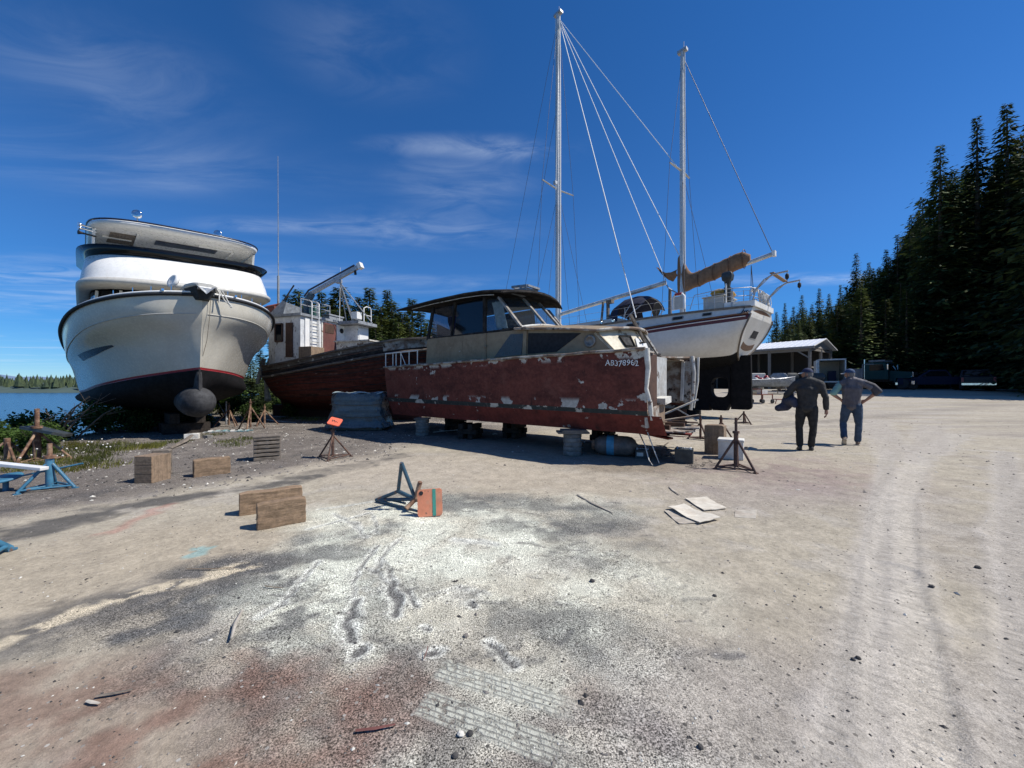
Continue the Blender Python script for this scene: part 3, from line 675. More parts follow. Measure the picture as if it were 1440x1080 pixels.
for k, (x, y, s_) in enumerate([(-11.3, 8.1, .62), (-12.2, 8.8, .8), (-13.6, 9.4, 1.0), (-12.6, 10.4, .9), (-15.2, 10.6, 1.1), (-11.6, 9.0, .55), (-14.2, 11.8, 1.0), (-16.8, 11.8, 1.1), (-12.0, 7.2, .6), (-13.0, 7.6, .7), (-10.8, 8.9, .42), (-10.3, 8.4, .6), (-9.9, 8.1, .5), (-10.6, 7.9, .62), (-11.2, 7.5, .6)]):
    place_shrub(k % 2, x, y, s_, 'leafy green shrub on the bank between the yard and the water', 'shrubs on the water bank')
for k, (x, y, s_) in enumerate([(-12.6, 12.6, .7), (-11.2, 11.6, .7), (-12.0, 11.4, .75), (-10.4, 13.0, .6), (-13.0, 12.2, .9), (-10.2, 15.2, .7), (-9.4, 16.4, .6), (-13.5, 14, .9), (-12.4, 15.2, .8), (-14.6, 16.0, 1.1), (-12.8, 17.5, 1.1), (-11.2, 18.6, .8), (-14.5, 19.5, 1.3), (-16.6, 18.0, 1.3), (-11.6, 22, 1.2), (-13, 24.5, 1.4), (-9.5, 24, 1.2)]):
    place_shrub(k % 2, x, y, s_, 'dark shrub in the shade behind the white yacht', 'shrubs behind the white yacht')
for (px, Yd, s_) in ((1202, 50, 1.5), (1188, 52, 1.2), (1216, 51, 1.9), (1170, 54, 1.0)):
    place_shrub(2, (px-720)/F*Yd, Yd, s_, 'bright green alder bush between the shed and the dark forest', 'alder bushes by the shed')
for (px, Yd, s_) in ((1420, 41, .8), (1436, 40, .8), (1400, 43, .7), (1235, 46, .8), (1330, 45, .9), (1375, 44, .9)):
    place_shrub(2, (px-720)/F*Yd, Yd, s_, 'low alder growth behind the parked trucks', 'alder growth behind the trucks')
for (x, y, s_) in ((11, 44, 1.2), (14, 47, 1.4), (17, 45, 1.2), (8, 46, 1.1), (20, 52, 1.4), (4, 44, 1.1), (0, 42, 1.0), (-4, 40, 1.0), (24, 54, 1.5), (12.5, 50, 1.4), (16, 52, 1.5)):
    place_shrub(1, x, y, s_, 'shrub along the far back of the yard', 'shrubs at the back of the yard')
# bare leaning branches dipping to the water under the yacht
mb = MB()
for k in range(7):
    x, y = random.uniform(-12.6, -11.2), random.uniform(8.9, 10.2); z = gz(x, y); d = Vector((random.uniform(.2, .9), random.uniform(-.1, .5), random.uniform(.6, 1.0)))
    p = Vector((x, y, z)); pts = [p, p+d*.5, p+d*.9+Vector((.1, 0, .05)), p+d*1.25+Vector((.25, .05, .02))]; mb.tube(pts, [.025, .02, .014, .006], 5)
    for j in range(5):
        q = pts[1]+(pts[3]-pts[1])*random.random(); mb.tube([q, q+Vector((random.uniform(-.3, .4), random.uniform(-.2, .2), random.uniform(-.05, .3)))], [.007, .003], 4)
tag(mb.build('dead_branches', M['bark']), 'bare dark branches leaning over the bank below the yacht', 'branches')
# grass tufts and dandelion seed heads along the yard edge
mb = MB(); fl = MB()
def tuft(x, y, n, h, spread):
    z = gh(x, y)
    for _ in range(n):
        a, q = random.uniform(0, 6.28), spread*random.random()**.7; bx, by = x+q*math.cos(a), y+q*math.sin(a); hh = h*random.uniform(.4, 1.1); ln = Vector((random.gauss(0, .35), random.gauss(0, .35), 1)); w = random.uniform(.004, .010)
        zb = gh(bx, by)-.01; t_ = Vector((bx, by, zb))+ln*hh
        mb.add([(bx-w, by, zb), (bx+w, by, zb), tuple(t_)], [(0, 1, 2)])
for k in range(150):
    y = random.uniform(6.2, 9.5); x = edge_x(y)+random.uniform(.0, 2.2)+.4*math.sin(y*3)
    tuft(x, y, 26, .14, .16)
for (px, py) in ((120, 645), (150, 640), (98, 652), (205, 628), (225, 624), (320, 622), (345, 618), (330, 626), (362, 618), (250, 622), (300, 612)):
    x, y, _ = gp(px, py); tuft(x, y, 130, .10, .35)
for k in range(60):
    x = random.uniform(-9, -2); y = random.uniform(15, 22); tuft(x, y, 30, .2, .4)
struct(mb.build('grass', M['grass']), 'stuff')
stalk = MB()
for k in range(34):
    y = random.uniform(6.3, 8.6); x = edge_x(y)+random.uniform(-.1, 2.0); z = gh(x, y); h = random.uniform(.15, .3); dx, dy = random.gauss(0, .03), random.gauss(0, .03)
    stalk.tube([(x, y, z), (x+dx, y+dy, z+h)], .003, 4, 0); stalk.lathe([(.002, -.014), (.012, -.008), (.015, 0), (.011, .009), (.002, .013)], (x+dx, y+dy, z+h+.01), n=7, mi=1)
struct(stalk.build('dandelions', [M['grass'], mat('seed_head', (.62, .60, .55), .95, var=.2)]), 'stuff')
# ================================================================= boats
M['hullred'] = mat('old_red_hull_paint', (.155, .048, .036), .75, spec=.18, c2=(.090, .030, .024), s2=1.6, st=(1, 1, 2.2), patches=[
    dict(c=(.035, .022, .02), s=3.2, lo=.60, hi=.74, st=(1.5, 1, .5)), dict(c=(.50, .48, .42), s=2.0, lo=.655, hi=.668, d=8), dict(c=(.165, .062, .048), s=1.3, lo=.52, hi=.70, d=7), dict(c=(.50, .47, .41), s=3.2, lo=.52, hi=.54, d=8, z=(1.90, 2.3, .05)), dict(c=(.17, .06, .045), s=7, lo=.60, hi=.72),
    dict(c=(.46, .44, .39), s=2.4, lo=.535, hi=.55, d=9, z=(.90, 1.13, .06))], var=.22, vs=14, bump=.35, bs=18)
M['hullredlow'] = mat('red_bottom_paint', (.185, .044, .033), .75, spec=.18, c2=(.12, .033, .026), s2=2.0, patches=[dict(c=(.40, .34, .30), s=4.5, lo=.66, hi=.68, d=7), dict(c=(.05, .025, .02), s=3, lo=.62, hi=.75)], var=.22, vs=12, bump=.35, bs=22)
M['hullbott'] = mat('dark_bottom_paint', (.055, .020, .017), .8, var=.3)
M['stripe'] = mat('peeling_green_stripe', (.022, .032, .032), .6, patches=[dict(c=(.50, .47, .40), s=2.6, lo=.56, hi=.58, d=9), dict(c=(.10, .09, .08), s=6, lo=.58, hi=.7)], var=.25, bump=.4, bs=20)
M['whitepeel'] = mat('peeling_white_paint', (.62, .60, .54), .75, c2=(.48, .45, .39), s2=4, patches=[dict(c=(.17, .11, .075), s=5.5, lo=.58, hi=.62, d=7)], var=.15, bump=.4, bs=25)
M['whiterot'] = mat('rotten_white_plank', (.46, .43, .375), .85, c2=(.17, .115, .08), s2=4.5, lo=.40, hi=.58, patches=[dict(c=(.04, .03, .025), s=6, lo=.58, hi=.66)], var=.25, bump=.6, bs=18)
M['beige'] = mat('faded_beige_paint', (.30, .235, .155), .8, spec=.2, c2=(.25, .19, .125), s2=2.2, patches=[dict(c=(.11, .085, .06), s=3, lo=.60, hi=.75, st=(3, 3, .4)), dict(c=(.50, .47, .40), s=5, lo=.70, hi=.71, d=7)], var=.12, bump=.15)
M['cream'] = mat('weathered_cream_panel', (.66, .60, .46), .7, c2=(.56, .49, .36), s2=3, patches=[dict(c=(.22, .15, .09), s=6, lo=.63, hi=.68, d=7)], var=.14, bump=.2)
M['brownpanel'] = mat('brown_bulkhead_panel', (.085, .042, .026), .7, c2=(.05, .027, .018), s2=3, var=.2)
M['darkin'] = mat('dark_interior', (.014, .014, .016), .8, var=.2)
M['greypane'] = mat('boarded_grey_pane', (.045, .05, .058), .35, var=.15)
M['rooffelt'] = mat('dark_roof_cover', (.018, .017, .017), .9, spec=.15, c2=(.05, .045, .04), s2=4, var=.3, bump=.2)
M['frame'] = mat('aged_window_frame', (.30, .28, .25), .5, .3, c2=(.18, .16, .14), s2=6, var=.2)
M['halfpane'] = glass('dusty_pane', (.55, .55, .6), .06, .25)
M['purple'] = mat('purple_cloth', (.07, .04, .25), .8, c2=(.11, .07, .34), s2=4, var=.2)
M['rag'] = mat('white_rag', (.55, .54, .50), .9, var=.2, bump=.6, bs=14)

def catmull(P, n):
    P = [np.array(p, float) for p in P]; out = []; k = len(P)
    for i in range(n+1):
        u = i/n*(k-1); a = min(int(u), k-2); t_ = u-a
        p0 = P[max(a-1, 0)]; p1 = P[a]; p2 = P[a+1]; p3 = P[min(a+2, k-1)]
        if a == 0: p0 = 2*p1-p2
        if a == k-2: p3 = 2*p2-p1
        out.append(.5*((2*p1)+(-p0+p2)*t_+(2*p0-5*p1+4*p2-p3)*t_**2+(-p0+3*p1-3*p2+p3)*t_**3))
    return out
class Hull:
    """st: list of stations, each a list of (x, y, z) from sheer to keel on the +y side"""
    def __init__(s, st, n=40, sub=4, roll=0.0):
        A = catmull([np.array(q, float) for q in st], n)          # n+1 x rows x 3
        s.rows = len(st[0]); s.sub = sub; s.G = []
        for q in A:
            fine = catmull(list(q), (s.rows-1)*sub); fine = np.array(fine); fine[:, 1] = np.maximum(fine[:, 1], 0); s.G.append(fine)
        s.G = np.array(s.G); s.roll = roll
    def pt(s, u, v, side=1, off=0.0):
        """surface point: u 0..1 along, v in row units, side +-1, off outward"""
        n = len(s.G)-1; a = min(int(u*n), n-1); f = u*n-a; w = v*s.sub; b = min(int(w), s.G.shape[1]-2); g = w-b
        G = s.G; p = (G[a, b]*(1-f)+G[a+1, b]*f)*(1-g)+(G[a, b+1]*(1-f)+G[a+1, b+1]*f)*g
        du = G[a+1, b]-G[a, b]; dv = G[a, b+1]-G[a, b]; nn = np.cross(du, dv); nn /= (np.linalg.norm(nn)+1e-9)
        if nn[1] < 0: nn = -nn
        p = p+nn*off
        y = p[1]*side; return (p[0], y, p[2]+s.roll*y)
    def mesh(s, mb, rowm, x_keep=None):
        m = s.G.shape[1]; rings = []
        for q in s.G:
            r_ = [(p[0], p[1], p[2]+s.roll*p[1]) for p in q]+[(p[0], -p[1], p[2]-s.roll*p[1]) for p in q[::-1]]
            rings.append(r_)
        k = len(rings[0]); rm = []
        for j in range(k-1):
            if callable(rowm): rm.append(rowm(j if j < m-1 else 2*m-2-j))
            elif j < m-1: rm.append(rowm[j//s.sub])
            elif j == m-1: rm.append(rowm[-1])
            else: rm.append(rowm[(2*m-2-j)//s.sub])
        mb.loft(rings, closed=False, caps=False, rowm=rm)
        return rings
    def line(s, v, side, off=0.0, u0=0, u1=1, n=40): return [s.pt(u0+(u1-u0)*i/n, v, side, off) for i in range(n+1)]
    def strip(s, mb, u0, u1, v0, v1, side, off, n=14, mi=0, vf=None):
        P = []
        for i in range(n+1):
            u = u0+(u1-u0)*i/n; a, b = (v0, v1) if vf is None else vf(i/n)
            P.append([s.pt(u, a+(b-a)*j/3, side, off) for j in range(4)])
        mb.sheet(P, None, mi)
    def deck(s, mb, v, mi=0, inset=0.0, camber=.06, u0=0, u1=1, n=40):
        rings = []
        for i in range(n+1):
            u = u0+(u1-u0)*i/n; a = s.pt(u, v, 1); b = s.pt(u, v, -1); h = max(0, a[1]-inset)
            rings.append([(a[0], h*k/3, (a[2]*(3+k)+b[2]*(3-k))/6+camber*(1-(k/3)**2)*h/2) for k in (3, 2, 1, 0, -1, -2, -3)])
        mb.sheet(rings, None, mi)
def text_mesh(name, body, size, mat_, parent, M4, ext=.004):
    c = bpy.data.curves.new(name, 'FONT'); c.body = body; c.size = size; c.extrude = ext; c.space_character = 1.05
    o = bpy.data.objects.new(name, c); COL.objects.link(o); dg = bpy.context.evaluated_depsgraph_get(); dg.update()
    me = bpy.data.meshes.new_from_object(o.evaluated_get(dg)); bpy.data.objects.remove(o); bpy.data.curves.remove(c)
    me.name = name; me.materials.clear(); me.materials.append(mat_)
    q = bpy.data.objects.new(name, me); COL.objects.link(q); q.parent = parent; q.matrix_local = M4; return q

# ---------------------------------------------------------------- white motor yacht
BX, BY = -7.98, 10.0
yt = thing('motor_yacht', 'big white motor yacht on blocks, blunt flared bow with a grey bulb below it', 'motor yacht', (BX, BY, 0), math.atan2(-.669, .743))
RO = .06
def ys_(s, w, zs, zr, zc, zk, wl, wc, mid, xs_=None):
    x = -s; xs_ = xs_ or [0]*7
    zz_ = [zs, zs-.48, zs*.45+zr*.55, zr, zr-.06, zc, zk]; yy = [w, w*(.90+.07*min(1, s/6)), mid, wl, wl*.985, wc, 0]
    return [(x+xs_[k], yy[k], zz_[k]) for k in range(7)]
yst = [ys_(0, .001, 3.76, 1.90, 1.60, 1.25, .001, .001, .001, [0, -.06, -.22, -.36, -.37, -.42, -.5]),
       ys_(.35, .95, 3.72, 1.88, 1.56, 1.18, .16, .12, .36, [0, 0, -.1, -.22, -.23, -.25, -.3]),
       ys_(1.0, 1.68, 3.63, 1.82, 1.50, 1.00, .58, .50, .98), ys_(2.0, 2.20, 3.46, 1.72, 1.24, .78, 1.18, 1.08, 1.54),
       ys_(3.5, 2.45, 3.18, 1.58, 1.06, .62, 1.74, 1.66, 2.00), ys_(6, 2.48, 2.93, 1.42, .95, .58, 2.02, 1.96, 2.22), ys_(9, 2.40, 2.75, 1.36, 1.02, .62, 2.15, 2.1, 2.28), ys_(13, 2.25, 2.6, 1.33, 1.0, .7, 2.0, 1.95, 2.1)]
hy = Hull(yst, 52, 5, RO)
mb = MB(); rings = hy.mesh(mb, [0, 0, 0, 1, 2, 2])
mb.add(rings[-1], [tuple(range(len(rings[-1])))], 0)
hull = mb.build('hull', [M['gel'], M['redline'], M['boot']], yt)
mb = MB(); hy.deck(mb, .55, 0, 0.0); mb.build('deck', M['gel_in'], yt)
for side in (1, -1):
    mb = MB(); mb.tube(hy.line(0, side, .02), .042, 8); mb.build('rub_rail', M['rubber'], yt)
    mb = MB(); mb.tube([(p[0], p[1]*.985, p[2]+.06) for p in hy.line(0, side)], .03, 8); mb.build('cap_rail', M['gel_white'], yt)
for side in (1, -1):
    mb = MB(); mb.tube(hy.line(1.0, side, .004, .02, .96), .012, 5); mb.build('spray_knuckle', M['gel_in'], yt)
    mb = MB(); PT = []
    for u in (.09, .15, .21, .28, .36, .45):
        p = hy.pt(u, 0, side); q = (p[0]-.05, p[1]*.95, p[2]+.05); mb.tube([q, (q[0], q[1], q[2]+.16)], .012, 5)
    mb.build('rail_foot', M['chrome'], yt)
    mb = MB(); q = hy.pt(.12, 0, side); mb.box((q[0], q[1]*.93, q[2]+.10), (.22, .05, .05)); mb.build('cleat', M['chrome'], yt)
mb = MB(); hy.strip(mb, .42, .60, 1, 2, -1, .012, vf=lambda f: (1.95-.25*f-.05, 1.95-.25*f+.32*math.sin(min(1, f*1.4+.12)*1.57)*(.35+.65*f))); mb.build('swoosh_stripe', M['navy'], yt)
mb = MB(); mb.lathe([(.02, -.46), (.15, -.44), (.27, -.36), (.36, -.22), (.405, 0), (.41, .3), (.39, .8), (.34, 1.4), (.22, 2.0), (.05, 2.5)], (-.62, 0, .97), (-1, 0, .02), 28)
mb.loft([[(-.36, y_, 1.86), (-.42, y_, 1.5), (-.5, y_, 1.2)] for y_ in (-.02, .02)]+[], closed=False, caps=False)
mb.loft([[(x_+.0*k, y_, z_) for x_, y_ in ((-.30, 0), (-.55, .085), (-.95, .10), (-.95, -.10), (-.55, -.085))] for k, z_ in enumerate((1.25, 1.5, 1.78))])
mb.build('bulb', M['bulb'], yt)
mb = MB(); mb.box((-.55-.1, 0, .97), (.02, .03, .2)); 
def plan(sf, w, sb, D, zf, p=.62, n=26, dz=0.0):
    o = [(-sb, w, zf+RO*w)]
    for k in range(n+1):
        a = math.pi/2-math.pi*k/n; sy = math.copysign(abs(math.sin(a))**p, math.sin(a)); cx2 = abs(math.cos(a))**p
        o.append((-(sf+D*(1-cx2)), w*sy, zf+RO*w*sy+dz*cx2))
    o.append((-sb, -w, zf-RO*w)); return o
def ring_surface(mb, levels, mi=0, cap=True, sm=True):
    n = len(levels[0]); mb.loft(levels, mi, closed=True, caps=False, smooth=sm)
    if cap: mb.add(levels[-1], [tuple(range(n))], mi)
mb = MB(); ring_surface(mb, [plan(1.95, 1.98, 10, 1.3, 2.7), plan(2.0, 1.98, 10, 1.3, 3.48)]); mb.build('deckhouse', M['gel_in'], yt)
mb = MB(); ring_surface(mb, [plan(2.0, 1.97, 10, 1.3, 3.48), plan(2.15, 1.93, 10, 1.3, 4.11)], cap=False); wnd = mb.build('window_band', M['pane'], yt)
for k in (4, 8, 12, 14, 18, 22):
    a = plan(1.98, 2.0, 10, 1.3, 3.46)[k+1]; b_ = plan(2.12, 1.96, 10, 1.3, 4.05)[k+1]; mb = MB(); mb.beam(a, b_, .10, .06, (0, 1, 0)); mb.build('mullion', M['gel_white'], wnd)
mb = MB(); ring_surface(mb, [plan(2.1, 1.95, 10, 1.3, 4.10), plan(1.40, 2.13, 10, 1.5, 4.08), plan(1.28, 2.2, 10, 1.5, 4.13), plan(1.26, 2.2, 10, 1.5, 4.20), plan(1.34, 2.15, 10, 1.5, 4.27)]); mb.build('eave', M['gel_in'], yt)
mb = MB(); ring_surface(mb, [plan(1.36, 2.14, 9, 1.5, 4.26), plan(1.46, 2.11, 9, 1.5, 4.5), plan(1.72, 2.04, 9, 1.5, 4.93), plan(1.80, 2.0, 9, 1.5, 4.96)]); mb.build('flybridge_coaming', M['gel_white'], yt)
mb = MB(); ring_surface(mb, [plan(1.78, 2.0, 5, 1.5, 4.95), plan(1.56, 2.20, 5, 1.6, 5.16), plan(1.58, 2.18, 5, 1.6, 5.16), plan(1.81, 1.97, 5, 1.5, 4.95)], cap=False); scr = mb.build('smoked_windscreen', M['smoke'], yt)
# hardtop with a recessed underside and folded side wings
mb = MB(); top = [plan(2.3, 1.8, 6.2, 1.3, 5.82), plan(2.12, 1.96, 6.2, 1.35, 5.86), plan(2.08, 2.0, 6.3, 1.35, 5.94), plan(2.2, 1.9, 6.3, 1.35, 6.0)]
ring_surface(mb, top); mb.add(plan(2.3, 1.8, 6.2, 1.3, 5.82), [tuple(range(len(top[0])-1, -1, -1))], 0)
n_ = len(top[0]); ht = mb.build('hardtop', M['gel_white'], yt)
mb = MB(); mb.tube([(p[0], p[1], p[2]) for p in plan(2.07, 2.0, 6.3, 1.35, 5.98)], .024, 6); mb.build('edge_trim', M['navy'], ht)
mb = MB(); a = lambda x, y, z=5.81: (x, y, z+RO*y)
mb.prism([a(-3.1, .9), a(-3.1, -.6), a(-3.55, -.6), a(-3.55, .9)][::-1], (0, 0, -.02)); mb.build('hatch_recess', M['navy'], ht)
mb = MB(); mb.prism([a(-3.0, -1.0), a(-3.0, -1.55), a(-4.1, -1.6), a(-4.1, -1.0)], (0, 0, -.02)); mb.build('hatch_recess', M['woodgrey'], ht)
for (p, q) in ((a(-2.9, .38, 5.79), a(-2.9, 1.25, 5.79)), (a(-3.1, 1.3, 5.79), a(-4.3, 1.3, 5.79)), (a(-2.7, -1.0, 5.79), a(-4.2, -1.0, 5.79)), (a(-3.5, -1.1, 5.79), a(-3.5, -1.7, 5.79)), (a(-4.15, -1.0, 5.79), a(-4.15, 1.5, 5.79))):
    mb = MB(); mb.beam(p, q, .07, .05); mb.build('roof_rib', M['gel_white'], ht)
for sd_ in (1, -1):
    mb = MB(); mb.prism([a(-2.9, 1.90*sd_, 5.80), a(-5.0, 1.90*sd_, 5.80), a(-5.0, 1.92*sd_, 4.9), a(-3.2, 1.92*sd_, 4.9)], (0, -.06*sd_, 0)); mb.build('side_wing', M['gel_white'], yt)
mb = MB(); mb.prism([a(-4.7, 1.85, 5.82), a(-4.7, -1.85, 5.82), a(-4.9, -1.9, 4.9), a(-4.9, 1.9, 4.9)], (-.06, 0, 0)); mb.build('aft_screen', M['gel_white'], yt)
for (x, y) in ((-2.35, -1.05), (-2.75, .85)):
    z = 6.01+RO*y; mb = MB(); mb.lathe([(.05, 0), (.05, .03), (.02, .04), (.02, .13)], (x, y, z)); mb.lathe([(.02, -.10), (.085, -.07), (.11, .0), (.112, .06), (.10, .07), (.0, .055)], (x, y, z+.23), (.9, -.4, .1), 16)
    mb.build('searchlight', M['chrome'], yt)
for dz in (0, .09, -.12):
    mb = MB(); mb.lathe([(.02, -.2), (.022, 0), (.035, .08), (.06, .14), (.05, .14)], (-2.9, -2.02, 5.62+dz), (.3, -.95, 0), 10); mb.build('horn', M['chrome'] if dz > -.1 else M['rubber'], yt)
# bow platform with anchor, mooring rope and coiled hose
mb = MB(); mb.loft([[(x, y*w, z) for y, z in ((-1, zt-.02), (-.8, zt), (.8, zt), (1, zt-.02), (.9, zt-.10), (-.9, zt-.10))] for x, w, zt in ((-.75, .36, 3.98), (-.1, .34, 4.0), (.22, .26, 4.0), (.34, .15, 3.99))])
mb.build('bow_platform', M['gel_in'], yt)
mb = MB(); mb.loft([[(.30, -.2, 3.9), (.30, .2, 3.9), (.2, .1, 3.62), (.2, -.1, 3.62)], [(-.3, -.34, 3.9), (-.3, .34, 3.9), (-.2, .16, 3.6), (-.2, -.16, 3.6)]], smooth=False); mb.build('roller_chock', M['rubber'], yt)
mb = MB(); mb.tube([(-.3, 0, 3.84), (.38, 0, 3.84)], .035, 8); mb.prism([(.40, -.2, 3.92), (.46, 0, 3.70), (.40, .2, 3.92), (.36, 0, 3.82)], (-.12, 0, .03)); mb.lathe([(.05, -.16), (.05, .16)], (.3, 0, 3.87), (0, 1, 0), 10); mb.build('anchor', M['galv'], yt)
mb = MB(); mb.lathe([(.10, -.03), (.16, -.05), (.20, 0), (.16, .05), (.10, .03)], (-.62, -.5, 4.12), (.3, -.8, .3), 18); mb.build('hose_reel', M['gel_white'], yt)
mb = MB(); P = []
for k in range(25):
    a_ = k/24*math.pi*2.2; P.append((.05-.02*k/24, .40+.16*math.sin(a_*.5)*1.3, 3.92-.36*math.sin(min(math.pi, a_*.46))**.8*1.1+.02*math.sin(a_*3)))
mb.tube(P, .016, 7); mb.tube([(.02, .3, 3.95), (.06, .34, 3.85), (.05, .33, 3.6)], .016, 7); mb.build('mooring_rope', M['rope'], yt)
mb = MB(); mb.tube([(.02, .16, 3.7), (-.04, .15, 3.2), (-.2, .12, 2.6), (-.35, .06, 2.2)], .006, 5); mb.build('trailing_line', M['ropebrown'], yt)

# ---------------------------------------------------------------- old wooden fishing boat
M['plankred'] = mat('old_red_planks', (.085, .020, .014), .85, spec=.15, c2=(.12, .036, .024), s2=2.6, st=(.6, 2, 7), patches=[dict(c=(.02, .016, .014), s=2.5, lo=.56, hi=.62, st=(.4, 2, 9)), dict(c=(.30, .24, .19), s=3, lo=.70, hi=.74, st=(.6, 1, 6))], var=.3, vs=7, bump=.8, bs=9, bst=(.25, 1, 9))
M['plankgrey'] = mat('weathered_bulwark_planks', (.15, .135, .115), .85, c2=(.09, .06, .045), s2=3, st=(.6, 2, 6), patches=[dict(c=(.40, .38, .34), s=4, lo=.62, hi=.68), dict(c=(.025, .02, .018), s=3, lo=.58, hi=.66, st=(.5, 1, 7))], var=.3, vs=8, bump=.8, bs=9, bst=(.3, 1, 8))
M['housewhite'] = mat('scuffed_white_house_paint', (.68, .69, .68), .65, c2=(.56, .57, .57), s2=3, patches=[dict(c=(.12, .10, .085), s=3.5, lo=.60, hi=.70, st=(2, 2, .7)), dict(c=(.28, .25, .21), s=7, lo=.62, hi=.68)], var=.12, bump=.2)
M['doorred'] = mat('brown_red_door_paint', (.15, .055, .045), .7, c2=(.115, .045, .037), s2=2, var=.15)
M['dullgrey'] = mat('dull_grey_roof_edge', (.27, .29, .31), .7, c2=(.18, .19, .20), s2=4, var=.2)
M['rustred'] = mat('red_rusted_box', (.20, .055, .035), .8, c2=(.12, .05, .035), s2=5, var=.3)
ft = thing('fishing_boat', 'derelict wooden fishing boat with dark red planks, white wheelhouse and a crane boom', 'fishing boat', (-10.5, 17.3, 0), R(-18))
fst = [[(-.30, .03, 2.36), (-.22, .03, 1.94), (-.1, .03, 1.78), (.05, .03, 1.30), (.3, .0, 0.55)], [(.05, .78, 2.29), (.1, .74, 1.89), (.15, .62, 1.73), (.35, .36, 1.20), (.5, 0, 0.45)], [(1.0, 1.40, 2.22), (1.0, 1.40, 1.79), (1.0, 1.34, 1.60), (1.1, 1.0, 1.00), (1.2, 0, 0.40)],
       [(2.6, 1.66, 2.36), (2.6, 1.68, 1.94), (2.6, 1.66, 1.78), (2.6, 1.42, 1.00), (2.6, 0, 0.35)], [(5, 1.62, 2.74), (5, 1.64, 2.29), (5, 1.60, 1.94), (5, 1.3, 1.10), (5, 0, 0.35)], [(7.0, 1.35, 3.04), (7.0, 1.34, 2.59), (7, 1.24, 2.24), (7, .8, 1.30), (7, 0, 0.45)], [(8.3, .85, 3.16), (8.25, .82, 2.74), (8.2, .7, 2.34), (8.1, .35, 1.48), (8, 0, 0.80)]]
hf = Hull(fst, 40, 7)
rk = random.Random(12); plk = [0, 0, 0, 4, 1, 1]+[rk.choice((2, 2, 3, 5)) for _ in range(40)]; plk[9] = 1; plk[14] = 3
mb = MB(); rg = hf.mesh(mb, lambda j: plk[j]); mb.add(rg[-1], [tuple(range(len(rg[-1])))], 0); 
def red_plank(nm, c, c2): return mat(nm, c, .88, spec=.15, c2=c2, s2=1.8, st=(.5, 2, 5), patches=[dict(c=(.018, .014, .012), s=2.2, lo=.55, hi=.63, st=(.35, 2, 9)), dict(c=(.27, .22, .18), s=2.6, lo=.66, hi=.70, st=(.5, 1, 6))], var=.3, vs=7, bump=.8, bs=9, bst=(.25, 1, 9))
mb.build('hull', [M['plankgrey'], M['rooffelt'], M['plankred'], red_plank('faded_red_planks', (.11, .038, .026), (.07, .025, .018)), red_plank('grey_red_planks', (.105, .075, .06), (.07, .03, .024)), red_plank('dark_red_planks', (.06, .018, .014), (.10, .03, .022))], ft)
for v in (.43, .71, 1.0, 1.29, 1.57, 1.86, 2.14, 2.43, 2.71, 3.0):
    for sd_ in (1, -1): mb2 = MB(); mb2.tube(hf.line(v, sd_, .001, 0.0, .99), .011, 4); mb2.build('plank_seam', M['darkin'], ft)
mb = MB(); hf.deck(mb, .8, 0); mb.build('deck', M['woodgrey'], ft)
for sd_ in (1, -1):
    mb = MB(); L_ = hf.line(0, sd_); mb.loft([[(p[0], p[1]+dy, p[2]+dz) for dy, dz in ((-.09, -.03), (.09, -.03), (.09, .03), (-.09, .03))] for p in L_], smooth=False); mb.build('cap_rail', M['plankgrey'], ft)
    mb = MB(); mb.tube(hf.line(1.0, sd_, .02), .05, 6); mb.build('rubbing_strake', M['plankgrey'], ft)
mb = MB(); mb.box((3.6, 0, .34), (7.4, .22, .5)); mb.build('keel', M['hullbott'], ft)
mb = MB(); hf.strip(mb, .80, .99, .05, .75, -1, .015); mb.build('white_bulwark', M['whiterot'], ft)
hx0, hx1, hyn, hz0, hz1 = .75, 2.85, 1.42, 2.12, 4.15
hp = [(hx1, -hyn), (1.55, -hyn), (1.05, -1.28), (.78, -.85), (.70, 0), (.78, .85), (1.05, 1.28), (1.55, hyn), (hx1, hyn)]
mb = MB(); mb.prism([(x, y, hz0) for x, y in hp][::-1], (0, 0, hz1-hz0)); wh = mb.build('wheelhouse', M['housewhite'], ft)
mb = MB(); mb.prism([(x*1.0+(-.12 if x < 1 else .10), y*1.06, hz1+.002) for x, y in hp][::-1], (0, 0, .10)); mb.build('roof', M['dullgrey'], wh)
mb = MB(); mb.prism([(1.62, -hyn-.02, 3.2), (1.95, -hyn-.02, 3.2), (1.95, -hyn-.02, 3.85), (1.62, -hyn-.02, 3.85)], (0, .015, 0)); w_ = mb.build('window', M['pane'], wh)
mb = MB()
for p, q in (((1.60, 3.18), (1.97, 3.18)), ((1.60, 3.87), (1.97, 3.87)), ((1.60, 3.18), (1.60, 3.87)), ((1.97, 3.18), (1.97, 3.87))): mb.beam((p[0], -hyn-.03, p[1]), (q[0], -hyn-.03, q[1]), .05, .05)
mb.build('frame', M['brownpanel'], w_)
mb = MB(); mb.box((2.32, -hyn-.02, 3.22), (.34, .05, 1.35)); mb.build('side_door', M['brownpanel'], wh)
X1 = hx1+.02
mb = MB(); mb.box((X1, .02, 3.2), (.05, .78, 1.74)); dr = mb.build('door', M['doorred'], wh)
mb = MB(); mb.box((X1+.03, .02, 3.83), (.02, .5, .35)); mb.build('door_window', M['brownpanel'], dr)
mb = MB(); mb.box((X1+.02, .72, 3.2), (.06, .58, 1.75)); d2 = mb.build('white_door', M['gel_white'], wh)
mb = MB(); mb.lathe([(.11, 0), (.11, .02), (.0, .02)], (X1+.05, .70, 3.84), (1, 0, 0), 16); mb.build('porthole', M['darkin'], d2)
mb = MB(); mb.box((X1+.0, -.82, 3.30), (.05, .82, 1.6)); mb.build('white_panel', M['gel_white'], wh)
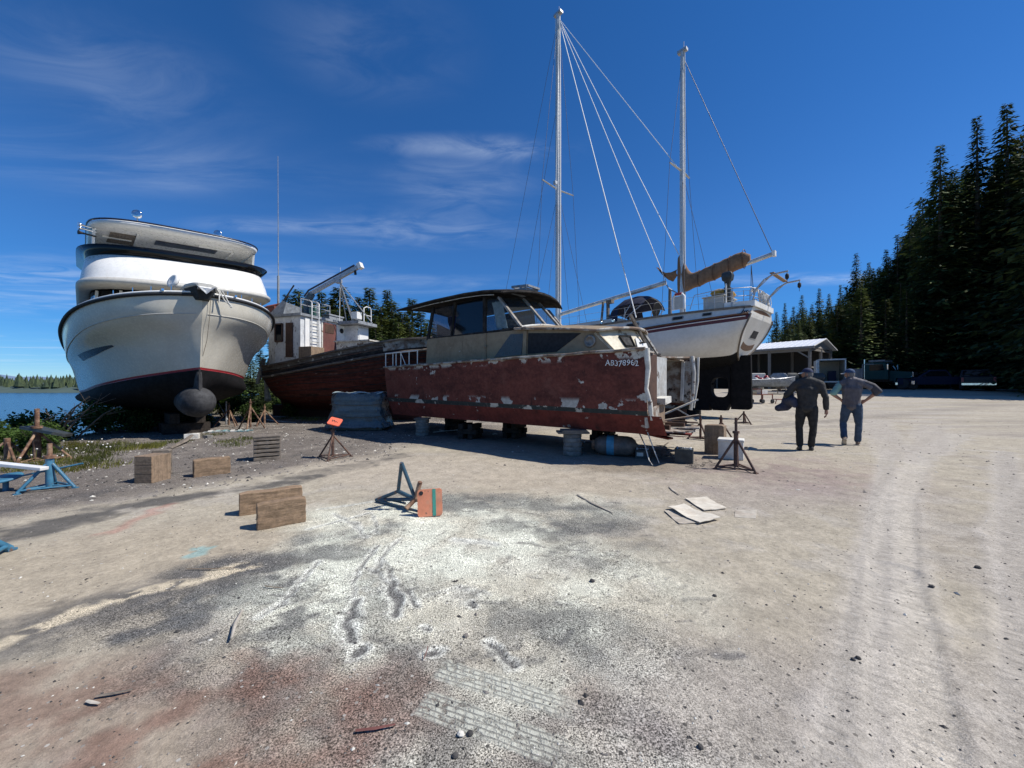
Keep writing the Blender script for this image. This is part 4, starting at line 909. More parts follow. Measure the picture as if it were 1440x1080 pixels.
for y in (-.40, 1.05): mb = MB(); mb.box((X1+.03, y, 3.28), (.07, .06, 1.72)); mb.build('post', M['whitepeel'], wh)
# second house block set further along with its own roof
mb = MB(); mb.box((3.2, 1.22, 3.28), (.9, .7, 1.6)); mb.build('galley_house', M['housewhite'], ft)
mb = MB(); mb.box((3.3, 1.1, 4.16), (1.4, 1.25, .13)); mb.build('galley_roof', M['dullgrey'], ft)
mb = MB(); mb.box((3.665, 1.22, 3.70), (.03, .58, .52)); mb.build('shutter', M['gel_white'], ft)
mb = MB(); mb.box((3.66, 1.22, 3.25), (.03, .58, .25)); mb.build('galley_window', M['pane'], ft)
# plywood locker in front of the house, boxes and gear
mb = MB(); mb.box((3.1, -1.12, 2.55), (.62, .66, .78)); mb.build('plywood_locker', M['woodv'], ft, bevel=.01)
mb = MB(); mb.box((4.4, .1, 3.0), (1.6, .9, .42)); mb.box((4.4, .1, 3.23), (1.75, 1.05, .05)); mb.build('hatch_cover', M['whitepeel'], ft)
mb = MB()
for y in (-.98, -.62): mb.tube([(X1+.10, y, 2.75), (X1+.10, y, 4.75), (X1-.05, y, 4.85)], .022, 6)
for k in range(8): mb.tube([(X1+.10, -.98, 2.95+k*.24), (X1+.10, -.62, 2.95+k*.24)], .018, 6)
mb.build('ladder', M['galv'], ft)
mb = MB(); mb.loft([[(1.1, -1.35, 4.27), (1.9, -1.35, 4.27), (2.0, -1.30, 4.75), (1.75, -1.25, 4.85)], [(.9, .3, 4.27), (1.7, .3, 4.27), (1.85, .25, 4.62), (1.5, .3, 4.66)]], smooth=False); mb.build('canvas_hood', M['dullgrey'], ft)
mb = MB(); mb.box((.75, -.75, 4.5), (.55, .5, .48)); mb.tube([(.5, -.9, 4.74), (1.0, -.6, 4.9)], .05, 6); mb.build('rusted_box', M['rustred'], ft)
mb = MB(); mb.lathe([(.20, 0), (.21, .02), (.205, .2), (.21, .22), (.205, .42), (.2, .43), (.18, .42)], (2.5, -.35, 4.27), n=18); mb.build('green_drum', mat('green_drum_paint', (.06, .17, .13), .6, c2=(.10, .22, .17), s2=4, var=.2), ft)
mb = MB()
for (x0, y0, x1, y1) in ((2.75, -1.3, 2.75, .2), (2.75, .2, 1.8, .2)):
    for z in (4.62, 4.85): mb.tube([(x0, y0, z), (x1, y1, z)], .018, 6)
for (x, y) in ((2.75, -1.3), (2.75, -.5), (2.75, .2), (1.8, .2)): mb.tube([(x, y, 4.25), (x, y, 4.86)], .02, 6)
mb.build('roof_rail', M['galv'], ft)
mb = MB(); mb.tube([(2.05, -.35, 4.25), (2.05, -.35, 4.75)], [.14, .11], 10); mb.tube([(2.05, -.35, 4.7), (2.12, -.36, 5.0), (2.35, -.35, 5.28)], [.12, .15, .13], 8); cr = mb.build('crane', M['bluedark'], ft)
mb = MB(); mb.beam((2.1, -.35, 5.22), (4.45, -.05, 6.30), .12, .15); mb.build('boom', M['galv'], cr)
mb = MB(); mb.tube([(2.0, -.42, 5.18), (2.2, -.40, 5.42), (4.3, -.12, 6.36)], .035, 6); mb.build('hydraulic_pipe', M['navy'], cr)
mb = MB(); mb.box((4.52, -.04, 6.33), (.16, .2, .24), Matrix.Rotation(R(-24), 3, 'Y')); mb.build('boom_cap', M['gel_white'], cr)
mb = MB(); mb.tube([(4.3, -.08, 6.15), (4.32, -.08, 5.98)], .05, 6); mb.build('hook', M['rubber'], cr)
mb = MB()
for q in ((3.15, .75, 4.25), (3.35, 1.0, 4.25), (3.5, .7, 4.25), (3.95, 1.45, 4.25)): mb.tube([(3.55, -.10, 5.72), q], .022, 6)
mb.box((3.5, -.13, 5.76), (.24, .2, .14)); mb.build('boom_crutch', M['galv'], ft)
mb = MB(); mb.tube([(3.7, 1.2, 4.22), (3.7, 1.2, 4.9), (3.72, 1.35, 4.98), (3.72, 1.6, 4.98), (3.7, 1.68, 4.9), (3.7, 1.7, 4.22)], .025, 6); mb.tube([(3.7, 1.2, 4.6), (3.7, 1.7, 4.6)], .02, 6); mb.build('grab_frame', M['gel_white'], ft)
mb = MB(); mb.box((3.6, .85, 4.5), (.3, .32, .3)); mb.build('roof_box', M['gel_white'], ft)
mb = MB(); mb.box((2.6, .55, 4.48), (.4, .9, .06)); mb.box((2.6, .55, 4.36), (.34, .8, .14)); mb.build('skylight', M['dullgrey'], ft)
mb = MB(); mb.tube([(.78, -.6, 4.2), (.78, -.6, 6.1)], .045, 8); mb.tube([(.78, -.6, 6.1), (.76, -.6, 11.2)], [.02, .009], 6); mb.build('antenna', M['dullgrey'], ft)
mb = MB(); mb.tube([(2.9, .6, 4.2), (2.95, .6, 6.6)], [.014, .007], 5); mb.build('antenna', M['gel_white'], ft)
mb = MB(); mb.tube([(1.3, -.9, 4.8), (1.75, -.7, 5.6)], .03, 6); mb.build('roof_pipe', M['rubber'], ft)
for q in ([(-.25, -.1, 2.6), (-.32, -.3, 2.1), (-.2, -.35, 1.4), (.1, -.5, .8)], [(-.1, -.5, 2.55), (-.25, -.6, 2.0), (-.35, -.65, 1.5)]):
    mb = MB(); mb.tube(q, [.05, .09, .07, .14][:len(q)], 7); mb.build('hanging_rag', M['rag'], ft)
for k in range(7): mb = MB(); mb.tube([hf.pt(.12+.04*k, 0.02, -1), tuple(np.array(hf.pt(.12+.04*k, .02, -1))+np.array((0, .05, .30)))], .035, 6); mb.build('bulwark_stanchion', M['woodgrey'], ft)

# ---------------------------------------------------------------- derelict red cruiser
CX, CY = -3.95, 12.0
cr_t = thing('derelict_cruiser', 'derelict cabin cruiser with peeling dark red hull, beige cabin and its bow torn open', 'cabin cruiser', (CX, CY, 0), math.atan2(-.646, .764))
Wd = 2.9; LX = 8.2
def prof(x):                                             # half section near side: list of (y, z)
    n_ = x/LX; g = 1.98+.06*n_; a = .10*(1-n_)
    return [(0, g), (.03+a*.2, 1.5), (.07+a*.4, 1.05-.10*n_), (.10+a*.5, .93-.06*n_), (.30, .52), (1.45, .40)]
def side_loft(rows, flip, x0, x1, n=30, jag=None):
    mb = MB(); R_ = []
    for i in range(n+1):
        x = x0+(x1-x0)*i/n; p = prof(x)
        q = [p[k] for k in rows]
        R_.append([(x+(jag(j) if (jag and i == n) else 0), (y if not flip else Wd-y), z) for j, (y, z) in enumerate(q)])
    mb.loft(R_, closed=False, caps=False, smooth=False); return mb
rj = random.Random(5)
for flip in (False, True):
    nm = 'side_planking'
    def dense(mats, rows, m_, x1, jagf=None):
        return side_loft(rows, flip, 0, x1, 30, jagf).build(nm, m_, cr_t)
    side_loft([0, 1, 2], flip, 0, LX).build('topside', M['hullred'] if not flip else M['hullred'], cr_t)
    side_loft([2, 3], flip, 0, LX).build('boot_stripe', M['stripe'], cr_t)
    side_loft([3, 4], flip, 0, LX+(.18 if not flip else -.25), 30, lambda j: rj.uniform(-.1, .15)).build('lower_strake', M['hullredlow'] if not flip else M['brownpanel'], cr_t)
    side_loft([4, 5], flip, 0, LX+(.30 if not flip else -.1), 30, lambda j: rj.uniform(-.1, .25)).build('bottom', M['hullbott'], cr_t)
    mb = MB(); mb.tube([(x, (-.015 if not flip else Wd+.015)+.006*rj.uniform(-1, 1), prof(x)[0][1]+.0+rj.uniform(-.008, .008)) for x in np.linspace(0, LX, 34)], .032, 6, sq=(1, 1)); mb.build('gunwale_rail', M['whiterot'], cr_t)
    # inner lining of the torn bow, seen through the open end
    mb = MB(); yy = .06 if not flip else Wd-.06; mb.prism([(5.2, yy+(.1 if not flip else -.1), 1.06), (LX-.03, yy+(.1 if not flip else -.1), 1.0), (LX-.03, yy, 1.97), (5.2, yy, 1.97)], (0, .02 if not flip else -.02, 0)); mb.build('inner_lining', M['whiterot'], cr_t)
    for x in np.linspace(5.8, 8.0, 5):
        mb = MB(); mb.beam((x, yy+(.16 if not flip else -.16), 1.06), (x, yy+(.05 if not flip else -.05), 1.95), .06, .06, (0, 1, 0)); mb.build('rib', M['whitepeel'], cr_t)
mb = MB(); mb.add([(0, 0, prof(0)[0][1]), (0, .13, .93), (0, .3, .52), (0, 1.45, .4), (0, 2.6, .52), (0, 2.77, .93), (0, Wd, prof(0)[0][1])], [tuple(range(7))]); mb.build('transom', M['hullred'], cr_t)
mb = MB(); mb.prism([(0, .02, 1.96), (7.6, .02, 2.0), (7.6, .42, 2.03), (0, .42, 1.99)], (0, 0, -.03)); mb.build('side_deck', M['whiterot'], cr_t)
mb = MB(); mb.prism([(0, Wd-.02, 1.96), (8.0, Wd-.02, 2.0), (7.9, Wd-.42, 2.03), (0, Wd-.42, 1.99)][::-1], (0, 0, -.03)); mb.build('side_deck', M['whiterot'], cr_t)
mb = MB(); mb.prism([(0, .1, 1.30), (LX-.8, .1, 1.0), (LX-.8, Wd-.1, 1.0), (0, Wd-.1, 1.30)], (0, 0, -.05)); mb.build('cabin_sole', M['woodgrey'], cr_t)
# torn end: white frame posts, bulkheads, broken planks
mb = MB(); mb.tube([(LX-.0, .03, 2.05), (LX+.03, .04, 1.7), (LX-.02, .07, 1.35), (LX+.06, .06, 1.1), (LX+.05, .10, .95), (LX+.05, .16, .80)], [.055, .045, .04, .035, .04, .03], 6); mb.build('torn_edge', M['whitepeel'], cr_t)
mb = MB(); mb.tube([(LX-.03, Wd-.05, 2.08), (LX+.02, Wd-.06, 1.7), (LX, Wd-.05, 1.3), (LX-.04, Wd-.10, .85)], [.06, .05, .055, .04], 6); mb.build('torn_edge', M['whitepeel'], cr_t)
mb = MB(); mb.tube([(LX+.1, Wd-.02, 2.05), (LX+.09, Wd-.02, 1.5), (LX+.02, Wd-.08, .9)], [.03, .025, .02], 6); mb.build('torn_edge', M['whitepeel'], cr_t)
mb = MB(); mb.box((LX-.10, .46, 1.47), (.04, .62, 1.02)); mb.build('bulkhead', M['brownpanel'], cr_t)
mb = MB(); mb.box((LX-.22, 1.22, 1.50), (.04, .90, .96)); mb.build('bulkhead', mat('pale_grey_bulkhead', (.42, .43, .42), .8, c2=(.32, .30, .27), s2=2.5, patches=[dict(c=(.12, .09, .07), s=3.5, lo=.6, hi=.7)], var=.15), cr_t)
mb = MB(); mb.box((LX-.06, 1.02, 1.12), (.22, .34, .12), Matrix.Rotation(.12, 3, 'X')); mb.build('berth_end', M['whitepeel'], cr_t)
mb = MB(); mb.box((LX-.10, 1.0, .84), (.06, .34, .46)); mb.build('broken_panel', M['woodv'], cr_t)
mb = MB(); mb.box((LX-.04, .42, .84), (.05, .6, .30), Matrix.Rotation(R(8), 3, 'X')); mb.build('broken_panel', M['whiterot'], cr_t)
for k, (p, q, w, h, m_) in enumerate([((LX-.6, 2.3, .70), (LX+.15, 2.65, 1.1), .14, .03, 'whitepeel'), ((LX-.5, 1.9, .62), (LX+.30, 2.2, .78), .20, .03, 'whiterot'), ((LX-.7, 1.5, .50), (LX+.42, 1.75, .56), .26, .035, 'whiterot'), ((LX-.6, 1.1, .48), (LX+.40, 1.25, .47), .24, .03, 'hullredlow'),
        ((LX-.4, .75, .50), (LX+.22, .62, .44), .18, .03, 'hullredlow'), ((LX-.3, 2.55, .9), (LX+.1, 2.75, .62), .10, .03, 'whitepeel'), ((LX-.5, 1.3, .58), (LX+.02, .9, .72), .10, .03, 'woodv'), ((LX-.4, 1.7, .66), (LX+.2, 2.4, .60), .09, .03, 'brownpanel')]):
    mb = MB(); mb.beam(p, q, w, h); mb.build('broken_plank', M[m_], cr_t)
for q in ([(LX-.1, .30, .62), (LX-.02, .25, .45), (LX+.10, .18, .22), (LX+.18, .15, .06)], [(LX-.25, .32, .55), (LX-.10, .24, .32), (LX+.02, .1, .10), (LX+.10, .05, .03)]):
    mb = MB(); mb.tube(q, [.013, .011, .010, .006], 5); mb.build('splinter', M['whitepeel'], cr_t)
mb = MB(); pl = [(LX-.9, .30), (LX+.10, .28), (LX+.02, .55), (LX+.26, .62), (LX+.16, .95), (LX+.34, 1.1), (LX+.22, 1.42), (LX+.38, 1.60), (LX+.18, 1.95), (LX+.28, 2.2), (LX+.02, 2.5), (LX-.9, 2.6)]
mb.prism([(x, y, .47+.10*abs(y-1.45)/1.2) for x, y in pl], (0, 0, .03)); mb.build('broken_floor', M['whiterot'], cr_t)
for k, y in enumerate((.5, 1.05, 1.7, 2.25)): mb = MB(); mb.beam((LX-.9, y, .56), (LX-.02+.08*k % .2, y+.03, .58), .09, .12); mb.build('floor_timber', M['brownpanel'], cr_t)
# cabin: trunk, pilothouse
YN, YF = .36, Wd-.36
mb = MB(); mb.prism([(1.60, YN, 2.0), (7.50, YN, 2.04), (7.06, YN, 2.50), (5.2, YN, 2.70), (1.66, YN, 2.76)], (0, .04, 0)); mb.build('cabin_side', M['beige'], cr_t)
mb = MB(); mb.prism([(1.60, YF, 2.0), (7.50, YF, 2.04), (7.06, YF, 2.50), (5.2, YF, 2.70), (1.66, YF, 2.76)][::-1], (0, -.04, 0)); mb.build('cabin_side', M['beige'], cr_t)
yo = YN-.012
mb = MB(); mb.prism([(4.30, yo, 2.10), (5.16, yo, 2.12), (5.22, yo, 2.60), (4.83, yo, 2.62)], (0, .02, 0)); mb.build('side_window', M['greypane'], cr_t)
mb = MB(); mb.prism([(5.34, yo, 2.13), (6.12, yo, 2.13), (6.72, yo, 2.48), (5.36, yo, 2.60)], (0, .02, 0)); mb.build('side_opening_shade', M['darkin'], cr_t)  # near-black panel on the solid wall paints the shade inside the opening
mb = MB(); mb.beam((5.25, yo-.012, 2.06), (5.29, yo-.012, 2.66), .10, .03, (0, 1, 0)); mb.build('window_post', M['beige'], cr_t)
mb = MB(); mb.lathe([(.115, 0), (.13, .02), (.115, .035), (.085, .035), (.08, .012), (.0, .012)], (6.93, YN, 2.30), (0, -1, 0), 22); mb.build('porthole', M['frame'], cr_t)
mb = MB(); mb.tube([(4.02, YN-.02, 2.05), (4.02, YN-.02, 2.72)], .015, 5); mb.lathe([(.035, 0), (.04, .02), (.0, .03)], (4.02, YN-.02, 2.38), (0, -1, 0), 10); mb.build('drain_pipe', M['beige'], cr_t)
def camb(x, z, n=8, y0=YN, y1=YF, c=.13): return [(x, y0+(y1-y0)*k/n, z+c*(1-(2*k/n-1)**2)) for k in range(n+1)]
cq = lambda y: 1-((y-1.45)/1.12)**2
xf = lambda y: 7.02+.42*cq(y); zf_ = lambda y: 2.47+.10*cq(y); xb_ = lambda y: 7.49+.16*cq(y)
ysn = np.linspace(.30, Wd-.30, 13)
mb = MB(); mb.sheet([[(5.0+(xf(y)+.10-5.0)*u, y, (2.71+.16*cq(y))*(1-u)+(zf_(y)+.02)*u+.03*math.sin(math.pi*u)) for y in ysn] for u in (0, .25, .5, .75, .92, 1)], (0, 0, .03)); mb.build('cabin_top', M['beige'], cr_t)
mb = MB(); mb.tube([(5.0, .29, 2.73), (6.0, .29, 2.64)]+[(xf(y)+.11, y, zf_(y)+.03) for y in ysn]+[(6.0, Wd-.29, 2.64)], .032, 6, sq=(1, 1)); mb.build('brow', M['whiterot'], cr_t)
fz = lambda x: 2.48-(x-7.05)*(2.48-2.05)/(7.52-7.05)
ysf = np.linspace(YN, YF, 13)
def onfront(y, f, up=.0): a_, b_ = xf(y), xb_(y); return (a_+(b_-a_)*f+up*.7, y, zf_(y)+(2.04-zf_(y))*f+up*.7)
mb = MB(); mb.sheet([[onfront(y, f) for y in ysf] for f in (0, .33, .66, 1)], (-.03, 0, -.03)); mb.build('cabin_front', M['cream'], cr_t)
mb = MB()
for p, q in (((.75, .28), (.75, .72)), ((.75, .72), (1.05, .72)), ((1.05, .72), (1.05, .28)), ((1.05, .28), (.75, .28))): mb.beam(onfront(*p, .02), onfront(*q, .02), .045, .03)
mb.build('hatch_frame', M['rooffelt'], cr_t)
mb = MB(); mb.prism([onfront(.79, .34, .012), onfront(.79, .66, .012), onfront(1.01, .66, .012), onfront(1.01, .34, .012)], (.004, 0, .004)); mb.build('hatch_pane', M['darkin'], cr_t)
mb = MB(); mb.prism([onfront(1.85, .05, .012), onfront(1.75, .97, .012), onfront(2.38, .97, .012), onfront(2.38, .05, .012)], (.006, 0, .006)); mb.build('broken_opening_shade', M['darkin'], cr_t)  # dark panel on the front, its colour stands for shade behind the break
mb = MB(); mb.beam(onfront(1.9, -.1, .05), onfront(2.35, 1.15, .06), .06, .04); mb.build('loose_batten', M['whitepeel'], cr_t)
mb = MB(); mb.beam(onfront(1.25, -.5, .10), onfront(1.5, .55, .07), .07, .05); mb.build('loose_batten', M['woodgrey'], cr_t)
mb = MB(); mb.beam(onfront(1.3, .55, .03), onfront(1.8, .42, .03), .03, .03); mb.build('loose_batten', M['rooffelt'], cr_t)
mb = MB(); mb.prism([onfront(1.2, .35, .015), onfront(1.1, .95, .015), onfront(1.7, .95, .015), onfront(1.75, .35, .015)], (.01, 0, .01)); mb.build('white_patch', M['gel_white'], cr_t)
mb = MB(); mb.prism([(7.3, .42, 2.0), (LX-.02, .10, 2.0), (LX-.05, .55, 2.0), (7.5, .8, 2.0)], (0, 0, .03)); mb.prism([(7.4, 1.6, 1.99), (7.95, 1.5, 1.98), (LX-.05, Wd-.1, 2.04), (7.5, Wd-.4, 2.02)], (0, 0, .03)); mb.build('broken_deck', M['whiterot'], cr_t)
for k in range(5): mb = MB(); y = .5+k*.42; mb.box((7.72+rj.uniform(-.1, .1), y, 2.0+rj.uniform(-.03, .04)), (rj.uniform(.3, .6), .2, .03), Matrix.Rotation(rj.uniform(-.3, .3), 3, 'X') @ Matrix.Rotation(rj.uniform(-.4, .4), 3, 'Z')); mb.build('broken_deck', M['rooffelt'] if k in (0, 2) else M['whiterot'], cr_t)
# pilothouse posts, glass, roof
mb = MB(); PH = [((1.66, YN+.03, 2.74), (1.82, YN+.10, 3.68), .10), ((2.70, YN+.03, 2.74), (2.75, YN+.10, 3.68), .06), ((3.95, YN+.03, 2.73), (3.88, YN+.10, 3.66), .10)]
for p, q, w in PH: mb.beam(p, q, w, .05, (0, 1, 0)); mb.beam((p[0], Wd-p[1], p[2]), (q[0], Wd-q[1], q[2]), w, .05, (0, 1, 0))
mb.beam((1.66, YN+.03, 2.76), (5.1, YN+.03, 2.74), .05, .05); mb.beam((1.66, YF-.03, 2.76), (5.1, YF-.03, 2.74), .05, .05); mb.beam((1.66, YN, 2.76), (1.66, YF, 2.76), .06, .06)
mb.build('window_posts', M['rooffelt'], cr_t)
for yy, s_ in ((YN+.05, 1), (YF-.05, -1)):
    for (x0, x1, mm) in ((1.78, 2.68, 'smallpane'), (2.76, 3.86, 'pane')):
        mb = MB(); mb.prism([(x0, yy, 2.78), (x1, yy, 2.78), (x1+.02, yy+.05*s_, 3.64), (x0+.08, yy+.05*s_, 3.64)], (0, .01*s_, 0)); mb.build('side_glass', M['pane'] if (mm == 'pane') else M['halfpane'], cr_t)
    mb = MB(); mb.prism([(4.02, yy, 2.78), (5.05, yy, 2.76), (4.42, yy+.05*s_, 3.58), (3.96, yy+.05*s_, 3.60)], (0, .01*s_, 0)); mb.build('quarter_glass', M['clearpane'], cr_t)
wb = lambda y: (5.10+.22*(1-((y-1.45)/1.1)**2), y, 2.76+.13*(1-((y-1.45)/1.1)**2)); wt = lambda y: (4.42+.22*(1-((y-1.45)/1.05)**2), y, 3.56+.06*(1-((y-1.45)/1.05)**2))
yy4 = [YN+.04, 1.12, 1.78, YF-.04]
for a_, b_ in zip(yy4[:-1], yy4[1:]):
    mb = MB(); mb.prism([wb(a_), wb(b_), wt(b_), wt(a_)], (.008, 0, .006)); mb.build('windscreen_glass', M['clearpane'], cr_t)
for y in yy4: mb = MB(); mb.beam(wb(y), wt(y), .085, .05, (1, 0, 1)); mb.build('windscreen_frame', M['frame'], cr_t)
mb = MB(); mb.tube([wb(YN+.04+(YF-YN-.08)*k/8) for k in range(9)], .035, 6); mb.build('windscreen_sill', M['whitepeel'], cr_t)
rs = [(.42, 3.70), (1.2, 3.73), (2.2, 3.75), (3.4, 3.74), (4.1, 3.70), (4.5, 3.65), (4.72, 3.60)]
mb = MB(); mb.sheet([[(x+.30*max(0, (x-3.4)/1.3)*(1-((y-1.45)/1.27)**2), y, z) for _, y, z in camb(x, z, y0=.18, y1=Wd-.18, c=.12)] for x, z in rs], (0, 0, .05)); rf = mb.build('pilothouse_roof', M['rooffelt'], cr_t)
mb = MB(); mb.tube([(x, .17, z+.01) for x, z in rs], .028, 6); mb.tube([(4.72+.30*1.015*(1-((y-1.45)/1.27)**2), y, 3.60+.12*(1-((y-1.45)/1.27)**2)+.0) for y in np.linspace(.18, Wd-.18, 11)], .028, 6); mb.build('roof_edge', M['rooffelt'], rf)
mb = MB(); mb.tube([(x-.1, .24, z-.05) for x, z in rs[1:-1]], .010, 6); mb.build('roof_batten', M['whitepeel'], rf)
mb = MB()
for p, q in (((4.25, 1.1, 3.82), (4.25, 1.6, 3.82)), ((4.75, 1.1, 3.78), (4.75, 1.6, 3.78)), ((4.25, 1.1, 3.82), (4.75, 1.1, 3.78)), ((4.25, 1.6, 3.82), (4.75, 1.6, 3.78)), ((4.5, 1.1, 3.80), (4.5, 1.6, 3.80))): mb.beam((p[0], p[1], p[2]+.16), (q[0], q[1], q[2]+.16), .06, .05)
mb.box((4.45, 1.35, 3.86), (.5, .5, .1)); mb.build('roof_hatch_frame', M['dullgrey'], rf)
mb = MB(); mb.sheet([[(2.15+.06*math.sin(k*1.3), .75, 2.78+.16*k), (2.75, .9+.05*math.sin(k*2), 2.78+.16*k)] for k in range(5)], (0, .03, 0)); mb.build('hung_cloth', M['purple'], cr_t)
mb = MB(); mb.prism([(1.85, .55, 2.78), (2.9, .55, 2.78), (2.0, .55, 3.15), (1.85, .55, 3.2)], (0, .02, 0)); mb.build('inside_board', M['gel_white'], cr_t)
mb = MB(); mb.sheet([[(4.2+.05*math.sin(j*2.2), YN+.16+.05*math.sin(j*1.7+k), 3.55-.15*k) for j in range(6)] if False else [(4.08+.07*j+.06*k*.6, YN+.15+.03*math.sin(j*2.4+k*.5), 3.5-.17*k) for j in range(6)] for k in range(5)], (0, .006, 0)); mb.build('torn_curtain', M['rag'], cr_t)
mb = MB(); mb.box((4.9, 1.4, 2.74), (.7, 2.0, .06)); mb.build('dashboard', M['whiterot'], cr_t)
mb = MB(); mb.box((1.64, 1.45, 2.35), (.05, 2.1, .75)); mb.build('aft_bulkhead', M['beige'], cr_t)
mb = MB()
for x in (-.12, .28, .45, .70, 1.12, 1.52): mb.tube([(x, .12, 1.98), (x, .12, 2.42)], .016, 6)
mb.tube([(-.14, .12, 2.42), (1.55, .12, 2.42)], .018, 6); mb.tube([(.70, .12, 2.4), (.95, .12, 2.02)], .012, 6); mb.build('stern_rail', M['gel_white'], cr_t)
mb = MB(); mb.box((.55, .5, 2.04), (.5, .3, .06)); mb.box((1.1, .9, 2.06), (.5, .5, .1), .4); mb.build('deck_litter', M['whiterot'], cr_t)
c_, s2_ = math.cos(0), 0
rotM = Matrix(((1, 0, 0, 0), (0, 0, -1, 0), (0, 1, 0, 0), (0, 0, 0, 1)))
rn = text_mesh('registration_number', 'AB378962', .145, M['gel_white'], cr_t, Matrix.Translation((7.44, -.006, 1.77)) @ Matrix.Rotation(R(1.5), 4, 'Y') @ rotM, .002)
for v in rn.data.vertices: x_ = v.co.x; v.co.y += .010*math.sin(x_*17)+.006*math.sin(x_*41); v.co.x += .006*math.sin(v.co.y*55+x_*23)

# ---------------------------------------------------------------- white ketch
M['maroon'] = mat('maroon_stripe', (.10, .018, .02), .4, var=.12)
M['sail'] = mat('tan_brown_canvas', (.25, .145, .082), .9, c2=(.19, .105, .06), s2=5, st=(1, 1, .5), var=.15, bump=.7, bs=9, bst=(2.5, 2.5, .6))
M['mast'] = mat('silver_white_mast', (.60, .60, .58), .35, .35, c2=(.45, .45, .43), s2=1.2, st=(3, 3, .3), var=.1)
M['hullwhite'] = mat('ketch_white_hull', (.68, .655, .60), .38, c2=(.60, .57, .51), s2=.8, var=.06, bump=.08, bs=5, bst=(.3, 1, 7))
kt = thing('ketch_sailboat', 'white two masted sailboat with a black keel, maroon stripe and brown sail covers', 'sailboat', (9.37, 15.0, 0), math.atan2(.743, -.669))
kst = [[(-.28, 1.12, 4.30), (-.26, 1.30, 4.02), (-.20, 1.36, 3.82), (.05, 1.25, 3.3), (.35, .70, 2.72), (.55, .0, 2.42)],
       [(.4, 1.42, 4.29), (.4, 1.56, 3.98), (.4, 1.60, 3.76), (.5, 1.50, 3.2), (.75, .95, 2.56), (.9, .0, 2.22)], [(2.5, 1.86, 4.27), (2.5, 1.98, 3.86), (2.5, 2.0, 3.64), (2.5, 1.95, 3.0), (2.5, 1.5, 2.5), (2.5, 0, 1.95)],
       [(6, 2.12, 4.22), (6, 2.18, 3.68), (6, 2.2, 3.46), (6, 2.15, 2.9), (6, 1.85, 2.5), (6, 0, 1.7)], [(10, 1.95, 4.28), (10, 1.95, 3.66), (10, 1.93, 3.44), (10, 1.8, 2.9), (10, 1.4, 2.5), (10, 0, 1.7)],
       [(13, 1.25, 4.5), (13, 1.2, 3.85), (12.95, 1.15, 3.62), (12.8, .95, 3.0), (12.5, .5, 2.5), (12.4, 0, 2.0)], [(15.6, .03, 4.85), (15.2, .03, 4.1), (15.1, .03, 3.85), (14.6, .02, 3.2), (14, .02, 2.55), (13.6, 0, 2.2)]]
hk = Hull(kst, 46, 5)
mb = MB(); rg = hk.mesh(mb, [0, 1, 0, 0, 2]); mb.build('hull', [M['hullwhite'], M['maroon'], M['boot']], kt)
mb = MB(); n0 = len(rg[0]); mb.add(rg[0], [tuple(range(n0-1, -1, -1))]); tr = mb.build('transom', M['hullwhite'], kt)
def ontr(y, z, off=.02):                                  # a point on the raked transom plane
    f = (4.30-z)/(4.30-2.42); return (-.28+.83*f**1.15-off, y, z)
mb = MB(); mb.tube([ (p[0]-.01, p[1], p[2]) for p in rg[0][5:-5]], .035, 6); mb.build('edge_moulding', M['woodgrey'], tr)
mb = MB(); mb.sheet([[ontr(y, z-.10*abs(y)**2, .02) for y in np.linspace(-1.22, 1.22, 13)] for z in (4.26, 4.02, 3.80)], (-.02, 0, 0)); mb.build('top_moulding', M['teak'], tr)
mb = MB(); mb.prism([ontr(-.50, 3.22, .015), ontr(.25, 3.22, .015), ontr(.25, 3.68, .015), ontr(-.50, 3.68, .015)], (-.03, 0, 0)); w_ = mb.build('stern_window', M['galv'], tr)
mb = MB(); mb.prism([ontr(-.44, 3.27, .05), ontr(.19, 3.27, .05), ontr(.19, 3.63, .05), ontr(-.44, 3.63, .05)], (-.006, 0, 0)); mb.build('pane', M['darkin'], w_)
mb = MB(); mb.sheet([[ontr(y, 2.90+.22*(y+.05)**2+dz, .02) for y in np.linspace(-.70, .62, 11)] for dz in (.10, 0, -.10)], (-.02, 0, 0)); mb.build('scroll_trim', M['teak'], tr)
mb = MB(); hk.deck(mb, .12, 0); mb.build('deck', M['gel_in'], kt)
for sd_ in (1, -1):
    mb = MB(); mb.loft([[(p[0], p[1]+dy, p[2]+dz) for dy, dz in ((-.06, -.04), (.05, -.04), (.05, .04), (-.06, .04))] for p in hk.line(0, sd_, .0)], smooth=False); mb.build('cap_rail', M['woodgrey'], kt)
    mb = MB(); mb.tube(hk.line(.96, sd_, .02, .02, 1), .035, 6); mb.build('rub_strake', M['teak'], kt)
    mb = MB(); mb.tube(hk.line(1.45, sd_, .012, .04, 1), .018, 5); mb.build('cove_line', M['gel_white'], kt)
    for u in (.235, .31, .41, .5):
        mb = MB(); mb.sheet([[hk.pt(u+du*(1-.15*abs(j-2)**2/4), .45+.085*(j-2), sd_, .018) for j in range(5)] for du in (-.0145, -.013, 0, .013, .0145)], None); f_ = mb.build('portlight', M['frame'], kt)
        mb = MB(); mb.sheet([[hk.pt(u+du, .45+.06*(j-2), sd_, .024) for j in range(5)] for du in (-.011, 0, .011)], None); mb.build('pane', M['darkin'], f_)
mb = MB(); mb.prism([(-.36, 1.16, 4.31), (-.36, -1.16, 4.31), (.6, -1.4, 4.33), (.6, 1.4, 4.33)], (0, 0, .20)); mb.build('aft_coaming', M['gel_white'], kt, bevel=.03)
